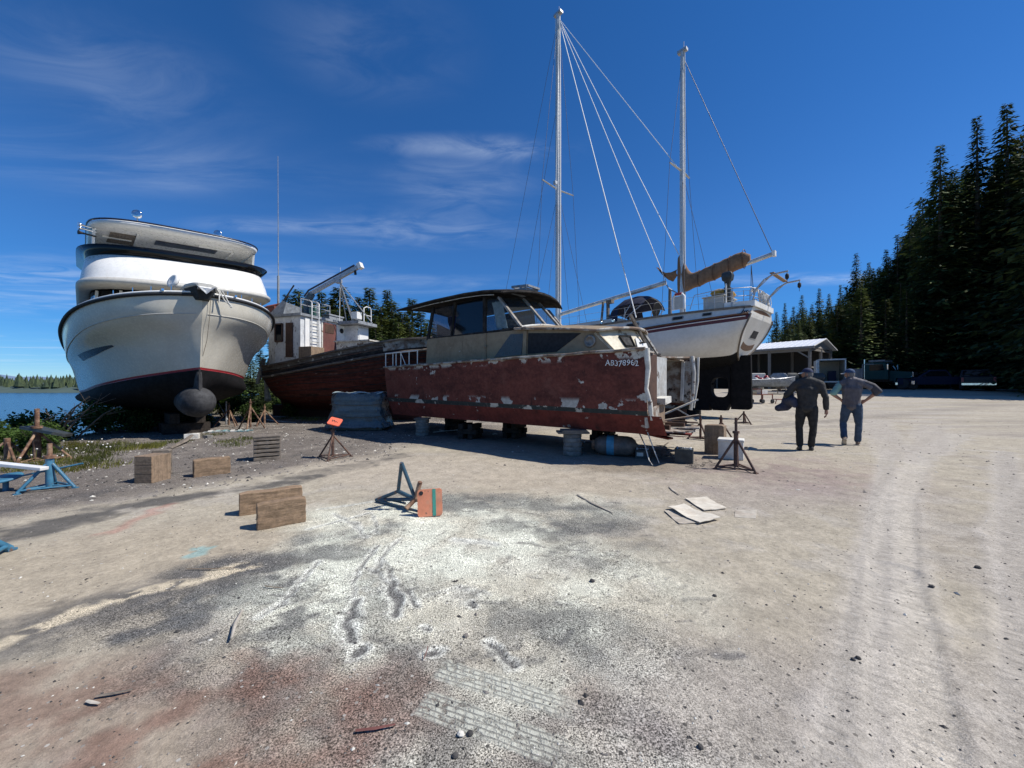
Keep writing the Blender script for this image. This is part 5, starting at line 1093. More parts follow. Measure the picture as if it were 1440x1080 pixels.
# name on the near quarter, written in script
mb = MB(); 
def script(u, v): return hk.pt(.098-.078*u, .02+.92*(1-v), 1, .02)
for st_ in ([(-.05, .0), (.10, .18), (.26, .62), (.30, .95), (.24, .5), (.27, .12)], [(.12, .38), (.33, .42)], [(.33, .15), (.40, .40), (.43, .38), (.42, .15), (.50, .4), (.55, .38), (.55, .15)], [(.62, .4), (.62, .14), (.68, .16), (.72, .4)], [(.86, .40), (.78, .42), (.77, .30), (.85, .26), (.84, .14), (.75, .14)], [(.92, .25), (1.0, .32), (.98, .42), (.92, .36), (.93, .18), (1.05, .16), (1.2, .3), (1.35, .28)]):
    mb.tube([script(a_, b_) for a_, b_ in st_], .013, 4)
mb.build('boat_name', M['navy'], kt)
# keel with propeller aperture and rudder
KT = .16
oct_ = [(1.2+.36*math.cos(math.pi*2*k/16+math.pi/16)*(1.0), 1.36+.45*math.sin(math.pi*2*k/16+math.pi/16)) for k in range(16)]
oct_ = [(1.2+.33*math.copysign(abs(math.cos(a_))**.6, math.cos(a_)), 1.36+.40*math.copysign(abs(math.sin(a_))**.6, math.sin(a_))) for a_ in [math.pi*2*k/24 for k in range(24)]]
def outer(a_):
    c, s_ = math.cos(a_), math.sin(a_); x0, x1, z0, z1 = .82, 1.6, .42, 2.5
    k = min(((x1-1.2) if c > 0 else (1.2-x0))/max(1e-6, abs(c)), ((z1-1.36) if s_ > 0 else (1.36-z0))/max(1e-6, abs(s_))); return (1.2+c*k, 1.36+s_*k)
out_ = [outer(math.pi*2*k/24) for k in range(24)]
mb = MB()
for sd_ in (1, -1): mb.add([(x, KT*sd_, z) for x, z in out_]+[(x, KT*sd_, z) for x, z in oct_], [((k, (k+1) % 24, 24+(k+1) % 24, 24+k) if sd_ < 0 else (24+k, 24+(k+1) % 24, (k+1) % 24, k)) for k in range(24)])
mb.add([(x, KT, z) for x, z in oct_]+[(x, -KT, z) for x, z in oct_], [(k, (k+1) % 24, 24+(k+1) % 24, 24+k) for k in range(24)])
mb.add([(x, KT, z) for x, z in out_]+[(x, -KT, z) for x, z in out_], [(24+k, 24+(k+1) % 24, (k+1) % 24, k) for k in range(24)])
mb.loft([[(x, KT*w, z) if i < 1 else (x, -KT*w, z) for i, (z) in ((0, 2.5), (0, zb), (1, zb), (1, 2.5))] for x, w, zb in ((1.6, 1, .40), (4, 1.2, .36), (7, 1.2, .34), (9.5, .9, .42), (11, .4, 1.2))], smooth=False)
mb.build('keel', M['boot'], kt)
mb = MB(); mb.prism([(.80, -.07, .48), (.80, -.07, 2.62), (.10, -.07, 2.62), (.06, -.07, .62), (.10, -.07, .53), (.20, -.07, .48)], (0, .14, 0)); mb.build('rudder', M['boot'], kt, bevel=.03)
mb = MB(); mb.box((1.25, 0, 2.5), (.8, .2, .22)); mb.tube([(1.62, 0, 1.5), (1.42, 0, 1.5)], [.06, .04], 8); mb.build('stern_tube', M['boot'], kt)
# spars
def mast(name, x, z0, z1, r_, m_):
    e = MB(); e.tube([(x, 0, z0), (x, 0, z0+(z1-z0)*.7), (x, 0, z1)], [r_, r_, r_*.75], 14, sq=(1.25, .85)); o = e.build(name, m_, kt)
    e = MB(); e.tube([(x-r_*1.05, .02, z0+.3), (x-r_*.85, .02, z1-.05)], .022, 5); e.build('sail_track', M['gel_white'], o)
    e = MB(); e.box((x, 0, z1+.06), (r_*3.2, r_*1.5, .12)); e.tube([(x-.05, 0, z1), (x-.06, 0, z1+.45)], .012, 5); e.build('masthead', M['galv'], o); return o
mm = mast('main_mast', 10.0, 4.2, 22.9, .165, M['mast']); mz = mast('mizzen_mast', 2.78, 4.2, 16.1, .125, M['mast'])
for y in (1.35, -1.35): e = MB(); e.tube([(10, .1*y, 12.78), (10, y, 12.9)], [.05, .035], 6, sq=(1.6, .7)); e.build('spreader', M['mast'], mm)
e = MB(); e.box((10.0, .25, 13.1), (.16, .2, .18)); e.build('deck_light', M['galv'], mm)
for y in (.95, -.95): e = MB(); e.tube([(2.78, .1*y, 10.85), (2.9, y, 10.95)], [.04, .028], 6, sq=(1.6, .7)); e.build('spreader', M['mast'], mz)
e = MB(); e.tube([(9.85, 0, 5.55), (3.55, 0, 6.12)], .105, 10); mbm = e.build('main_boom', M['mast'], kt)
e = MB(); e.tube([(3.5, .0, 6.0), (3.35, .12, 5.8), (2.95, .05, 5.5)], .03, 6); e.build('boom_end_fitting', M['galv'], mbm)
e = MB(); e.tube([(2.65, 0, 5.79), (-.60, 0, 6.36)], .085, 10); zbm = e.build('mizzen_boom', M['mast'], kt)
e = MB(); e.box((-.66, 0, 6.37), (.10, .2, .2)); e.build('boom_cap', M['gel_white'], zbm)
rr = random.Random(3); R_ = []
for i in range(30):
    f = i/29; x = 2.98-f*2.85; zb = 5.46+f*.66; zt = 6.10+.72*f+(1.1*math.exp(-((x-2.9)/.32)**2)); zt = max(zt, zb+.42-.12*f); th = .15+.02*math.sin(i*1.9)+.02*rr.random()
    if i in (0, 29): th *= .5
    if f > .88: zt -= (f-.88)*2.2; zb += (f-.88)*.6
    zb += .015*math.sin(i*1.1); zt += .015*math.sin(i*1.7); n_ = 12
    R_.append([(x, th*math.copysign(abs(math.cos(2*math.pi*k/n_))**.8, math.cos(2*math.pi*k/n_))+.012*rr.uniform(-1, 1), (zb+zt)/2+(zt-zb)/2*math.sin(2*math.pi*k/n_)) for k in range(n_)])
e = MB(); e.loft(R_); cov = e.build('mizzen_sail_cover', M['sail'], kt)
for x in (2.05, 1.45, .85, .35):
    f = (2.98-x)/2.85; zb = 5.46+f*.66; zt = max(6.10+.72*f, zb+.42-.12*f); e = MB(); e.tube([(x+.02*math.cos(a), .185*math.cos(a), (zb+zt)/2+(zt-zb+.05)/2*math.sin(a)) for a in np.linspace(0, 2*math.pi, 15)], .014, 5); e.build('sail_tie', M['teak'], cov)
e = MB(); e.loft([[(3.1-.05*k+.4*(1 if k else 0)*j/3, .25*math.sin(j*1.3)*.4, 6.45-.12*j+.10*k) for k in range(2)] for j in range(2)], closed=False, caps=False); 
e = MB(); e.sheet([[(3.0+.24*j, .12*math.sin(j+i), 6.50-.13*i*(1-.3*abs(j-1))+.06*(j-1.3)**2) for j in range(5)] for i in range(4)], (0, .02, 0)); e.build('loose_sail_flap', M['sail'], kt)
# rigging
def wire(name, p, q, r_, m_, sag=0):
    e = MB(); p = Vector(p); q = Vector(q); e.tube([p+(q-p)*f+Vector((0, 0, -sag*4*f*(1-f))) for f in (0, .25, .5, .75, 1)], r_, 5); return e.build(name, m_, kt)
TM = (10, 0, 22.75); TZ = (2.78, 0, 15.95)
for q in ((15.5, 0, 4.9), (13.6, 0, 4.6)): wire('forestay', TM if q[0] > 15 else (10, 0, 18), q, .011, M['wire'])
for y in (1, -1):
    wire('shroud', TM, (10, 1.35*y, 12.9), .011, M['wire']); wire('shroud', (10, 1.35*y, 12.9), (9.9, 1.93*y, 4.3), .011, M['wire']); wire('shroud', (10, 0, 12.7), (10.6, 1.88*y, 4.3), .010, M['wire']); wire('shroud', (10, 0, 12.7), (9.2, 1.95*y, 4.3), .010, M['wire'])
    wire('shroud', TZ, (2.9, .95*y, 10.95), .009, M['wire']); wire('shroud', (2.9, .95*y, 10.95), (2.8, 1.88*y, 4.3), .009, M['wire']); wire('shroud', (2.78, 0, 10.8), (1.9, 1.75*y, 4.3), .009, M['wire'])
wire('running_backstay', TM, (3.9, 1.95, 4.35), .026, M['wireb']); wire('topping_lift', TM, (3.55, 0, 6.2), .020, M['wireb']); wire('backstay', TM, (2.9, .1, 7.2), .020, M['wireb'])
wire('triatic_stay', TM, (2.85, .3, 10.95), .017, M['wireb']); wire('halyard', (9.8, .12, 22.6), (9.75, .5, 12.5), .016, M['wireb']); wire('halyard', (10.1, .14, 22.6), (9.9, .15, 4.6), .014, M['wireb'], .0)
wire('topping_lift', TZ, (-.60, 0, 6.45), .014, M['wire']); wire('halyard', (2.7, .1, 15.8), (2.62, .12, 6.5), .012, M['wireb']); wire('mizzen_sheet', (.1, 0, 6.1), (-.05, .1, 4.5), .014, M['wire']); wire('mizzen_sheet', (.1, 0, 6.1), (.2, -.3, 4.5), .014, M['wire'])
# cabin trunk, dodger, cockpit gear
mb = MB(); mb.loft([[(x, y*w, z) for y, z in ((-1, 4.25), (-.92, h), (-.5, h+.08), (.5, h+.08), (.92, h), (1, 4.25))] for x, w, h in ((5.6, 1.3, 4.62), (9, 1.4, 4.62), (12, .9, 4.66))], smooth=False); mb.build('cabin_trunk', M['gel_in'], kt)
mb = MB(); arc = lambda x, w, h: [(x, -w*math.cos(math.pi*k/12), 4.35+h*math.sin(math.pi*k/12)**.7) for k in range(13)]
mb.sheet([arc(5.9, 1.12, .55), arc(5.75, 1.17, 1.0), arc(5.3, 1.2, 1.28), arc(4.75, 1.22, 1.34), arc(4.3, 1.22, 1.26), arc(4.1, 1.22, 1.14)], (0, 0, .02))
o = mb.build('dodger', M['navycloth'], kt)
me_ = o.data
import bmesh as _bm
bmm = _bm.new(); bmm.from_mesh(me_); kill = [f for f in bmm.faces if f.calc_center_median().z < 5.12 and f.calc_center_median().x < 5.2]; _bm.ops.delete(bmm, geom=kill, context='FACES'); bmm.to_mesh(me_); bmm.free()
for (x, h) in ((4.15, 1.18), (4.75, 1.30)): e = MB(); e.tube([(5.2-(5.2-p[0])*min(1, (p[2]-4.3)/.8+.0), p[1]*.985, p[2]-.015) for p in arc(x, 1.2, h)], .02, 6); e.build('hoop', M['galv'], o)
e = MB(); e.lathe([(.34, -.015), (.36, 0), (.34, .015), (.325, 0), (.34, -.015)], (4.0, 0, 4.95), (1, 0, .2), 22); [e.tube([(4.0, 0, 4.95), (4.0, .33*math.cos(k), 4.95+.33*math.sin(k))], .012, 5) for k in np.linspace(0, 5.2, 6)]; e.tube([(4.05, 0, 4.3), (4.03, 0, 4.95)], .06, 8); e.build('steering_wheel', M['rubber'], kt)
for (x, y, s_) in ((4.4, 1.5, 1), (5.3, 1.55, 1.1), (5.9, 1.6, .8)): e = MB(); e.lathe([(.09*s_, 0), (.075*s_, .06), (.06*s_, .12), (.085*s_, .18), (.08*s_, .2), (.0, .2)], (x, y, 4.27), n=14); e.build('winch', M['chrome'], kt)
e = MB(); e.tube([(3.35, 0, 4.25), (3.35, 0, 5.8)], [.09, .07], 8); e.tube([(3.3, .12, 4.3), (3.3, .12, 5.6)], .05, 6); e.build('boom_gallows', M['woodgrey'], kt)
e = MB(); e.box((5.95, 1.0, 4.95), (.12, .12, 1.1)); e.box((6.15, 1.2, 4.9), (.08, .08, 1.2), Matrix.Rotation(.15, 3, 'X')); e.box((5.9, .9, 5.5), (.3, .25, .16)); e.build('boom_crutch', M['woodgrey'], kt)
for sd_ in (1, -1):
    e = MB(); px_ = []
    for u in (.03, .09, .16, .24, .33, .43, .54, .66, .8):
        p = hk.pt(u, 0, sd_); e.tube([(p[0], p[1]-.05*sd_, p[2]), (p[0], p[1]-.08*sd_, p[2]+.62)], .012, 5); px_.append((p[0], p[1]-.08*sd_, p[2]+.60))
    for dz in (0, -.3): e.tube([(a_, b_, c_+dz) for a_, b_, c_ in px_], .006, 4)
    e.build('lifelines', M['galv'], kt)
e = MB(); U_ = [(-.10*k, .30*math.cos(math.pi*k/8), 4.95+.30*0) for k in range(9)]
e.tube([(2.35, 1.78, 4.45), (2.35, 1.78, 4.95), (2.28, 1.78, 5.05), (2.0, 1.76, 5.05), (1.93, 1.75, 4.95), (1.93, 1.75, 4.45)], .055, 8); hb = e.build('horseshoe_buoy', M['gel_white'], kt)
e = MB(); e.box((2.14, 1.74, 4.72), (.34, .1, .5)); e.build('buoy_pouch', M['gel_in'], hb)
e = MB(); e.tube([(2.27, 1.79, 5.06), (2.01, 1.77, 5.06)], .058, 8); e.build('buoy_band', M['redline'], hb)
e = MB(); e.box((1.05, .55, 4.60), (.75, 1.3, .50)); e.box((1.05, .55, 4.87), (.85, 1.4, .05)); e.build('aft_locker', M['gel_in'], kt, bevel=.02)
yl = mat('yellow_life_raft_cover', (.46, .26, .03), .75, c2=(.36, .19, .03), s2=5, var=.2, bump=.4, bs=14)
e = MB(); e.loft([[(.95+dx, .45+.62*k, 4.90+.16+.15*s_*math.sin(a_)) if False else (.95+.36*w*math.cos(a_), k, 5.05+.16*w*math.sin(a_)) for a_ in np.linspace(0, 2*math.pi, 12, endpoint=False)] for k, w in ((-.1, .5), (.0, .9), (.3, 1.05), (.7, 1), (.95, .85), (1.02, .4))]); e.build('life_raft_bag', yl, kt)
e = MB(); e.loft([[(.62+a_*sx, .95+b_*sy, z) for sx, sy in ((-1, -1), (1, -1), (1, 1), (-1, 1))] for z, a_, b_ in ((5.15, .07, .06), (5.4, .10, .09), (5.45, .16, .13), (5.62, .19, .14), (5.72, .17, .13), (5.78, .10, .08))], smooth=True); e.box((.62, .95, 4.88), (.22, .17, .62)); e.build('outboard_motor', M['blackplastic'], kt, bevel=.015)
e = MB(); e.tube([(.62, 1.12, 4.4), (.62, 1.12, 5.3)], .03, 6); e.build('stern_post', M['gel_white'], kt)
# stern rail, coiled lines, davits
e = MB(); PR = [(.9, 1.48), (.3, 1.38), (-.2, 1.05), (-.3, 0), (-.2, -1.05), (.3, -1.38), (.9, -1.48)]
for z in (4.72, 5.02): e.tube([(x, y, z) for x, y in PR], .014, 6)
for x, y in PR: e.tube([(x, y, 4.35), (x, y, 5.02)], .014, 6)
e.tube([(.9, 1.48, 5.02), (1.6, 1.6, 4.95), (1.75, 1.65, 4.4)], .014, 6); e.build('stern_rail', M['galv'], kt)
rr = random.Random(9)
for k in range(16):
    y = rr.uniform(-1.0, .55); x = -.22+rr.uniform(-.05, .12); h = rr.uniform(.3, .5); e = MB(); w = rr.uniform(.05, .12)
    e.tube([(x, y-w, 4.98), (x-.04, y-w*1.1, 4.7), (x-.03, y-.3*w, 4.98-h-.05), (x-.03, y+.3*w, 4.98-h-.05), (x-.04, y+w*1.1, 4.7), (x, y+w, 4.98), (x+.03, y, 5.05), (x, y-w, 4.98)], .014, 5); e.build('coiled_line', M['rope'] if k % 3 else M['galv'], kt)
e = MB(); e.lathe([(.10, 0), (.13, .05), (.13, .12), (.03, .17), (.0, .18)], (.05, -.2, 5.1), n=12); e.build('antenna_dome', M['gel_white'], kt)
for y in (.82, -.92):
    e = MB(); e.tube([(-.15, y, 4.4), (-.28, y, 4.95), (-.55, y, 5.25), (-.85, y, 5.40), (-1.28, y, 5.42)], .032, 8); e.tube([(-.1, y, 4.75), (-.75, y, 5.34)], .016, 6); dv = e.build('davit_arm', M['galv'], kt)
    e = MB(); e.lathe([(.02, -.12), (.06, -.06), (.06, .05), (.02, .1)], (-1.25, y, 5.24), n=10); e.tube([(-1.25, y, 5.42), (-1.25, y, 5.0)], .008, 5); e.build('tackle_block', M['rubber'], dv)
e = MB(); e.beam((-.80, .85, 5.46), (-.80, -.95, 5.46), .14, .03); e.build('davit_plank', M['wood'], kt)
# ================================================================= stands, blocks and other yard things
def P3(px, py, up=0.0):
    x, y, z = gp(px, py); return Vector((x, y, z+up))
def stand(name, label, px, py, h, rf, mcol, rz=0.0, head='pipe', pipe=.035, screw=0.0, mscrew=None, group=None, braces=True, rod=.022):
    x, y, z = gp(px, py); e = thing(name, label, 'boat stand', (x, y, z), rz, group)
    F_ = []
    for k in range(3):
        a = k*2*math.pi/3+.5; f = Vector((rf*math.cos(a), rf*math.sin(a), .015)); F_.append(f)
        mb = MB(); mb.tube([f, Vector((pipe*.8*math.cos(a), pipe*.8*math.sin(a), h*.82))], rod, 6); mb.box((f.x, f.y, .008), (.06, .06, .016), a); mb.build('leg', mcol, e)
    mb = MB(); mb.tube([(0, 0, h*.08), (0, 0, h)], pipe, 10); mb.build('centre_pipe', mcol, e)
    if braces:
        mb = MB()
        for k in range(3): mb.tube([F_[k]*.96+Vector((0, 0, .03)), F_[(k+1) % 3]*.96+Vector((0, 0, .03))], rod*.7, 5)
        for k in range(3): mb.tube([F_[k]*.96+Vector((0, 0, .03)), (0, 0, h*.12)], rod*.6, 5)
        mb.build('brace', mcol, e)
    if screw:
        mb = MB(); mb.tube([(0, 0, h-.05), (0, 0, h+screw)], pipe*.62, 8); mb.lathe([(pipe*1.5, 0), (pipe*1.5, .04)], (0, 0, h), n=6); mb.build('screw_rod', mscrew or M['rust'], e)
    return e
G1 = 'rusty boat stands'
s1 = stand('boat_stand', 'tall rusty tripod boat stand at the left edge with a black board resting on it', 52, 649, .62, .42, M['rust'], .3, pipe=.055, screw=.36)
x, y, z = gp(60, 648)
mb = MB(); mb.prism([(-.34, -.14, 0), (.30, -.16, -.02), (.40, -.02, -.05), (.36, .14, -.04), (-.32, .13, .02)], (0, 0, -.05)); o = mb.build('loose_board', M['blackplastic'], None, bevel=.015, loc=(x+.05, y+.02, z+.60)); o.rotation_euler = (R(-6), R(8), 0)
tag(o, 'black board lying across the tall rusty stand at the left edge', 'board')
stand('boat_stand', 'low rusty boat stand cut by the left edge of the view', 10, 650, .44, .36, M['rust'], 1.2, pipe=.04)
stand('boat_stand', 'bright blue tripod boat stand with a short rusty screw, beside the white pole', 70, 687, .42, .29, M['bluesteel'], 1.75, pipe=.042, screw=.20, rod=.020)
stand('boat_stand', 'blue stand foot poking in from the left edge in front', -72, 800, .38, .34, M['bluesteel'], 1.0, pipe=.05, rod=.028)
a = P3(-70, 690, .42); b = P3(63, 690, .30)
mb = MB(); mb.beam(a, b, .10, .045); tag(mb.build('white_pole', M['gel_white'], None, bevel=.008), 'long white painted beam leaning on the bright blue stand', 'beam')
a = P3(8, 690, .16); mb = MB(); mb.lathe([(0, 0), (.15, 0), (.16, .015), (.15, .03), (.0, .03)], a, (0, -.25, 1), 20); mb.tube([a, a+Vector((0, 0, -.16))], .03, 6); mb.tube([a+Vector((.1, 0, .02)), a+Vector((.75, .25, .16))], .012, 5); tag(mb.build('blue_pad', M['bluesteel']), 'round blue stand pad under the white painted beam', 'stand pad')
s9 = stand('boat_stand', 'rusty thin stand with a bright orange tilted top plate, by the tarp pile', 468, 645, .52, .34, M['rustdark'], .2, pipe=.026, screw=.16, mscrew=M['rustdark'], rod=.016)
mb = MB(); c = []
for sx, sy in ((-1, -1), (1, -1), (1, 1), (-1, 1)):
    for k in range(4):
        a = math.atan2(sy, sx)-math.pi/4+k*math.pi/6; c.append((sx*.13+.035*math.cos(a), sy*.10+.035*math.sin(a), 0))
mb.prism(c, (0, 0, .022)); pl_ = mb.build('top_plate', M['orangebright'], s9); pl_.scale = (.70, .70, 1); pl_.location = (.04, 0, .70); pl_.rotation_euler = (R(38), R(14), R(-10))
mb = MB()
for (x, y, w, h) in ((-.07, .0, .022, .07), (-.03, .02, .03, .05), (.01, -.01, .02, .06), (.045, .0, .02, .04), (.08, -.02, .015, .03)): mb.box((x, y, .0245), (w, h, .003), .4)
mb.build('ink_scrawl', M['rustdark'], pl_)
stand('boat_stand', 'thin brown boat stand in front of the white foam box', 1035, 661, .60, .33, M['rustdark'], .45, pipe=.035, screw=.26, mscrew=M['rustdark'], rod=.019)
stand('boat_stand', 'dark stand just left behind the tall plywood box', 985, 618, .50, .30, M['rustdark'], .1, pipe=.03, screw=.14, mscrew=M['rustdark'])
stand('boat_stand', 'dark short stand right behind the tall plywood box', 1014, 620, .56, .30, M['rustdark'], .9, pipe=.035, screw=.10, mscrew=M['rustdark'])
stand('boat_stand', 'small dark stand far under the black keel tip', 1046, 596, .45, .3, M['rustdark'], .3, pipe=.03)
for px, py, h, rz, lb in ((352, 604, .86, .4, 'splayed rusty stand standing on the gravel left of the fishing boat'), (322, 600, .7, 1.1, 'rusty stand half hidden behind the grey bulb'), (372, 598, .62, .0, 'small rusty stand under the fishing boat bow')):
    stand('boat_stand', lb, px, py, h, .42, M['rust'], rz, pipe=.03, braces=False, screw=.12)
x, y, z = gp(318, 597); mb = MB(); mb.tube([(x, y, z), (x, y, z+.85)], .03, 6); mb.tube([(x-.5, y+.3, z+.75), (x+.1, y, z+.1)], .02, 5); tag(mb.build('steel_post', M['galv']), 'thin grey steel post behind the yacht bulb', 'post')
# overturned blue stand with orange plate
e = thing('fallen_stand', 'overturned blue boat stand lying on its side with an orange plate striped green', 'boat stand', (0, 0, 0))
hub = P3(584, 718, .12); N1 = P3(560, 712, .16); F1 = Vector((-1.225, 4.30, .535)); F2 = P3(529, 707, .02); F3 = P3(588, 724, .03)
for p, q in ((F1, N1), (F1, hub), (F2, N1), (F2, hub)): mb = MB(); mb.tube([p, q], .021, 7); mb.build('leg', M['bluedark'], e)
mb = MB(); mb.tube([F2, F3], .014, 6); mb.tube([N1, hub], .024, 7); mb.tube([F2+Vector((.05, .02, .02)), P3(570, 716, .06)], .012, 5); mb.build('brace', M['bluedark'], e)
mb = MB(); mb.tube([hub+Vector((.06, -.02, .20)), hub, hub+Vector((-.08, -.08, -.08))], .026, 8); mb.tube([hub, hub+Vector((.17, -.05, .0))], .03, 8); mb.build('centre_pipe', M['rust'], e)
pc_ = P3(605, 728); c = []
for sx, sy in ((-1, 0), (1, 0), (1, 1), (-1, 1)):
    for k in range(4):
        a = math.atan2(sy-.5, sx)-math.pi/4+k*math.pi/6; c.append((sx*.095+.035*math.cos(a), 0, .04+sy*.215+.035*math.sin(a)))
mb = MB(); mb.prism(c, (0, .022, 0)); o = mb.build('top_plate', M['orange'], e, bevel=.004); o.location = pc_; o.rotation_euler = (R(-10), R(-2), R(8))
mb = MB(); mb.box((.045, -.0015, .148), (.035, .003, .275)); mb.build('painted_stripe', M['green'], o)
mb = MB(); mb.lathe([(.022, 0), (.022, .004)], (-.09, -.004, .25), (0, 1, 0), 12); mb.build('bolt_hole', M['darkin'], o)
# timber blocks
def block(name, label, px, py, size, rz, m_, cat='timber block', bev=.012, dz=0, tilt=(0, 0)):
    x, y, z = gp(px, py); mb = MB(); mb.box((0, 0, size[2]/2), size); o = mb.build(name, m_, None, bevel=bev, loc=(x, y, z+dz-.004))
    q = _bm.new(); q.from_mesh(o.data); _bm.ops.subdivide_edges(q, edges=q.edges[:], cuts=7, use_grid_fill=True); rb = random.Random(px*7+py)
    ends = [(rb.uniform(-.4, .4)*size[1], rb.uniform(.2, .8)*size[2]) for _ in range(3)]
    for v in q.verts:
        c = v.co; n1 = math.sin(c.x*23+px)*math.sin(c.z*31+py)*.0035; v.co.y += n1+rb.uniform(-.0015, .0015); v.co.z += rb.uniform(-.002, .002)+.004*math.sin(c.x*14+px)*(c.z > size[2]*.9); v.co.x += rb.uniform(-.004, .004)*(abs(c.x) > size[0]*.45)
        if abs(abs(c.x)-size[0]/2) < .02 and abs(c.z-size[2]) < .02: v.co.z -= rb.uniform(0, .014)
    q.to_mesh(o.data); q.free(); o.rotation_euler = (tilt[0], tilt[1], rz); return tag(o, label, cat)
e = thing('wooden_crate', 'upright wooden crate box standing alone on the gravel at left', 'wooden box', gp(216, 676), R(-3)); e.scale = (.86, .86, .92)
mb = MB(); mb.box((0, 0, .21), (.30, .33, .42)); mb.build('body', M['woodv'], e, bevel=.004)
for k in range(3):
    mb = MB(); mb.box((-.001, -.172, .07+.14*k), (.30, .016, .132)); mb.build('side_board', M['wood'], e, bevel=.003)
mb = MB(); mb.box((-.158, -.13, .21), (.015, .08, .42)); mb.box((-.158, .13, .21), (.015, .08, .42)); mb.build('corner_batten', M['wood'], e, bevel=.003)
block('timber_block', 'low weathered block just behind the wooden crate at left', 228, 668, (.22, .14, .40), .5, M['woodgrey'])
block('timber_block', 'single short timber on edge, on the gravel between crate and slatted box', 298, 667, (.46, .15, .27), R(45), M['wood'], bev=.010)
block('timber_block', 'front timber of the pair on the powdered ground, standing on edge', 396, 737, (.42, .115, .255), R(37), M['wood'], bev=.008)
block('timber_block', 'longer rear timber of the pair on the powdered ground', 382, 716, (.60, .135, .235), R(35), M['wood'], bev=.008)
e = thing('slatted_box', 'grey slatted pallet box on the gravel between the crate and orange stand', 'pallet', gp(376, 645), R(30))
for k in range(6):
    for y in (-.15, .15): mb = MB(); mb.box((0, y, .035+.075*k), (.42, .025, .05)); mb.build('slat', M['woodgrey'], e, bevel=.003)
for x in (-.19, 0, .19): mb = MB(); mb.box((x, 0, .22), (.05, .27, .44)); mb.build('bearer', M['woodgrey'], e)
mb = MB(); mb.box((0, 0, .45), (.44, .34, .02)); mb.build('top_board', M['woodgrey'], e)
block('plywood_box', 'tall upright plywood box right of the torn bow', 1006, 638, (.36, .30, .60), R(-38), M['woodv'], 'wooden box')
e = thing('foam_box', 'off white foam box beside the tall plywood box', 'box', gp(1028, 645), R(-32))
mb = MB(); mb.box((0, 0, .17), (.42, .34, .34)); mb.build('body', M['foamw'], e, bevel=.012)
mb = MB(); mb.box((0, 0, .355), (.44, .36, .05)); mb.build('lid', M['foamw'], e, bevel=.012)
mb = MB(); mb.tube([(.225, -.1, .22), (.27, -.1, .22), (.27, .1, .22), (.225, .1, .22)], .012, 6); mb.build('handle', M['rubber'], e)
def battery(label, px, py, s_, rz):
    e = thing('battery_box', label, 'battery', gp(px, py), rz); w, d, h = s_
    mb = MB(); mb.box((0, 0, h*.45), (w, d, h*.9)); mb.build('case', M['blackplastic'], e, bevel=.006)
    mb = MB(); mb.box((0, 0, h*.93), (w*1.02, d*1.02, h*.08)); mb.build('lid', M['blackplastic'], e, bevel=.005)
    for k in (-1, 1): mb = MB(); mb.lathe([(.018, 0), (.016, .04), (.0, .04)], (k*w*.36, -d*.25, h*.96), n=8); mb.build('terminal', M['galv'], e)
    mb = MB(); [mb.lathe([(.02, 0), (.02, .015), (0, .015)], (k*w*.12, d*.12, h*.97), n=8) for k in (-2, -1, 0, 1, 2)]; mb.build('vent_cap', M['galv'], e)
    return e
battery('black battery box out in the sun below the torn bow', 962, 651, (.30, .24, .27), R(-28))
b2 = battery('black battery in the shade edge beside the gas cylinder', 903, 644, (.27, .18, .18), R(-12))
mb = MB(); mb.box((-.05, -.093, .085), (.12, .004, .07)); mb.build('label_plate', M['foamw'], b2)
battery('small dark battery box between the block pier and the cylinder', 828, 635, (.24, .2, .2), R(-10))
e = thing('gas_cylinder', 'lying dark gas cylinder with a blue band under the torn bow', 'gas cylinder', P3(866, 641, .205), R(-18))
mb = MB(); mb.lathe([(.03, -.42), (.12, -.40), (.175, -.33), (.195, -.25), (.198, 0), (.195, .22), (.175, .31), (.12, .375), (.06, .40), (.05, .42)], (0, 0, 0), (1, 0, 0), 24); mb.build('body', M['steelcyl'], e)
mb = MB(); mb.lathe([(.2, -.07), (.201, -.05), (.201, .05), (.2, .07)], (-.10, 0, 0), (1, 0, 0), 24); mb.build('blue_band', M['cyan'], e)
mb = MB(); mb.lathe([(.09, -.47), (.10, -.46), (.10, -.36)], (0, 0, 0), (1, 0, 0), 14); mb.build('valve_collar', M['rust'], e)
# piers of round concrete blocks under the wreck
def pier(label, px, py, r_, h, n, cap):
    e = thing('block_pier', label, 'support pier', gp(px, py)); hh = h/n
    for k in range(n): mb = MB(); mb.lathe([(r_*.94, 0), (r_, .012), (r_, hh-.014), (r_*.94, hh-.002)], (.006*((k*7) % 3-1), .005*((k*5) % 3-1), hh*k), n=22); mb.build('round_block', M['conc'], e)
    for k, (w, d, t_) in enumerate(cap): mb = MB(); mb.box((.02*k, 0, h+.02+.035*k), (w, d, t_)); mb.build('cap_board', M['woodgrey'], e)
    return e
pier('stack of round concrete blocks under the wreck bow, capped with boards', 805, 640, .185, .44, 5, ((.62, .4, .034), (.5, .4, .034)))
pier('stack of round concrete blocks under the wreck stern', 594, 612, .19, .46, 5, ((.4, .4, .034),))
M['darktimber'] = mat('shade_dark_timber', (.045, .036, .03), .9, c2=(.025, .021, .018), s2=3, st=(1, 8, 8), var=.3, bump=.5, bs=12, spec=.15)  # timber colour darkened to stand for the deep shade under the hulls
cw, sw = math.cos(math.atan2(-.646, .764)), math.sin(math.atan2(-.646, .764))
def wreck(x, y): return (CX+x*cw-y*sw, CY+x*sw+y*cw)
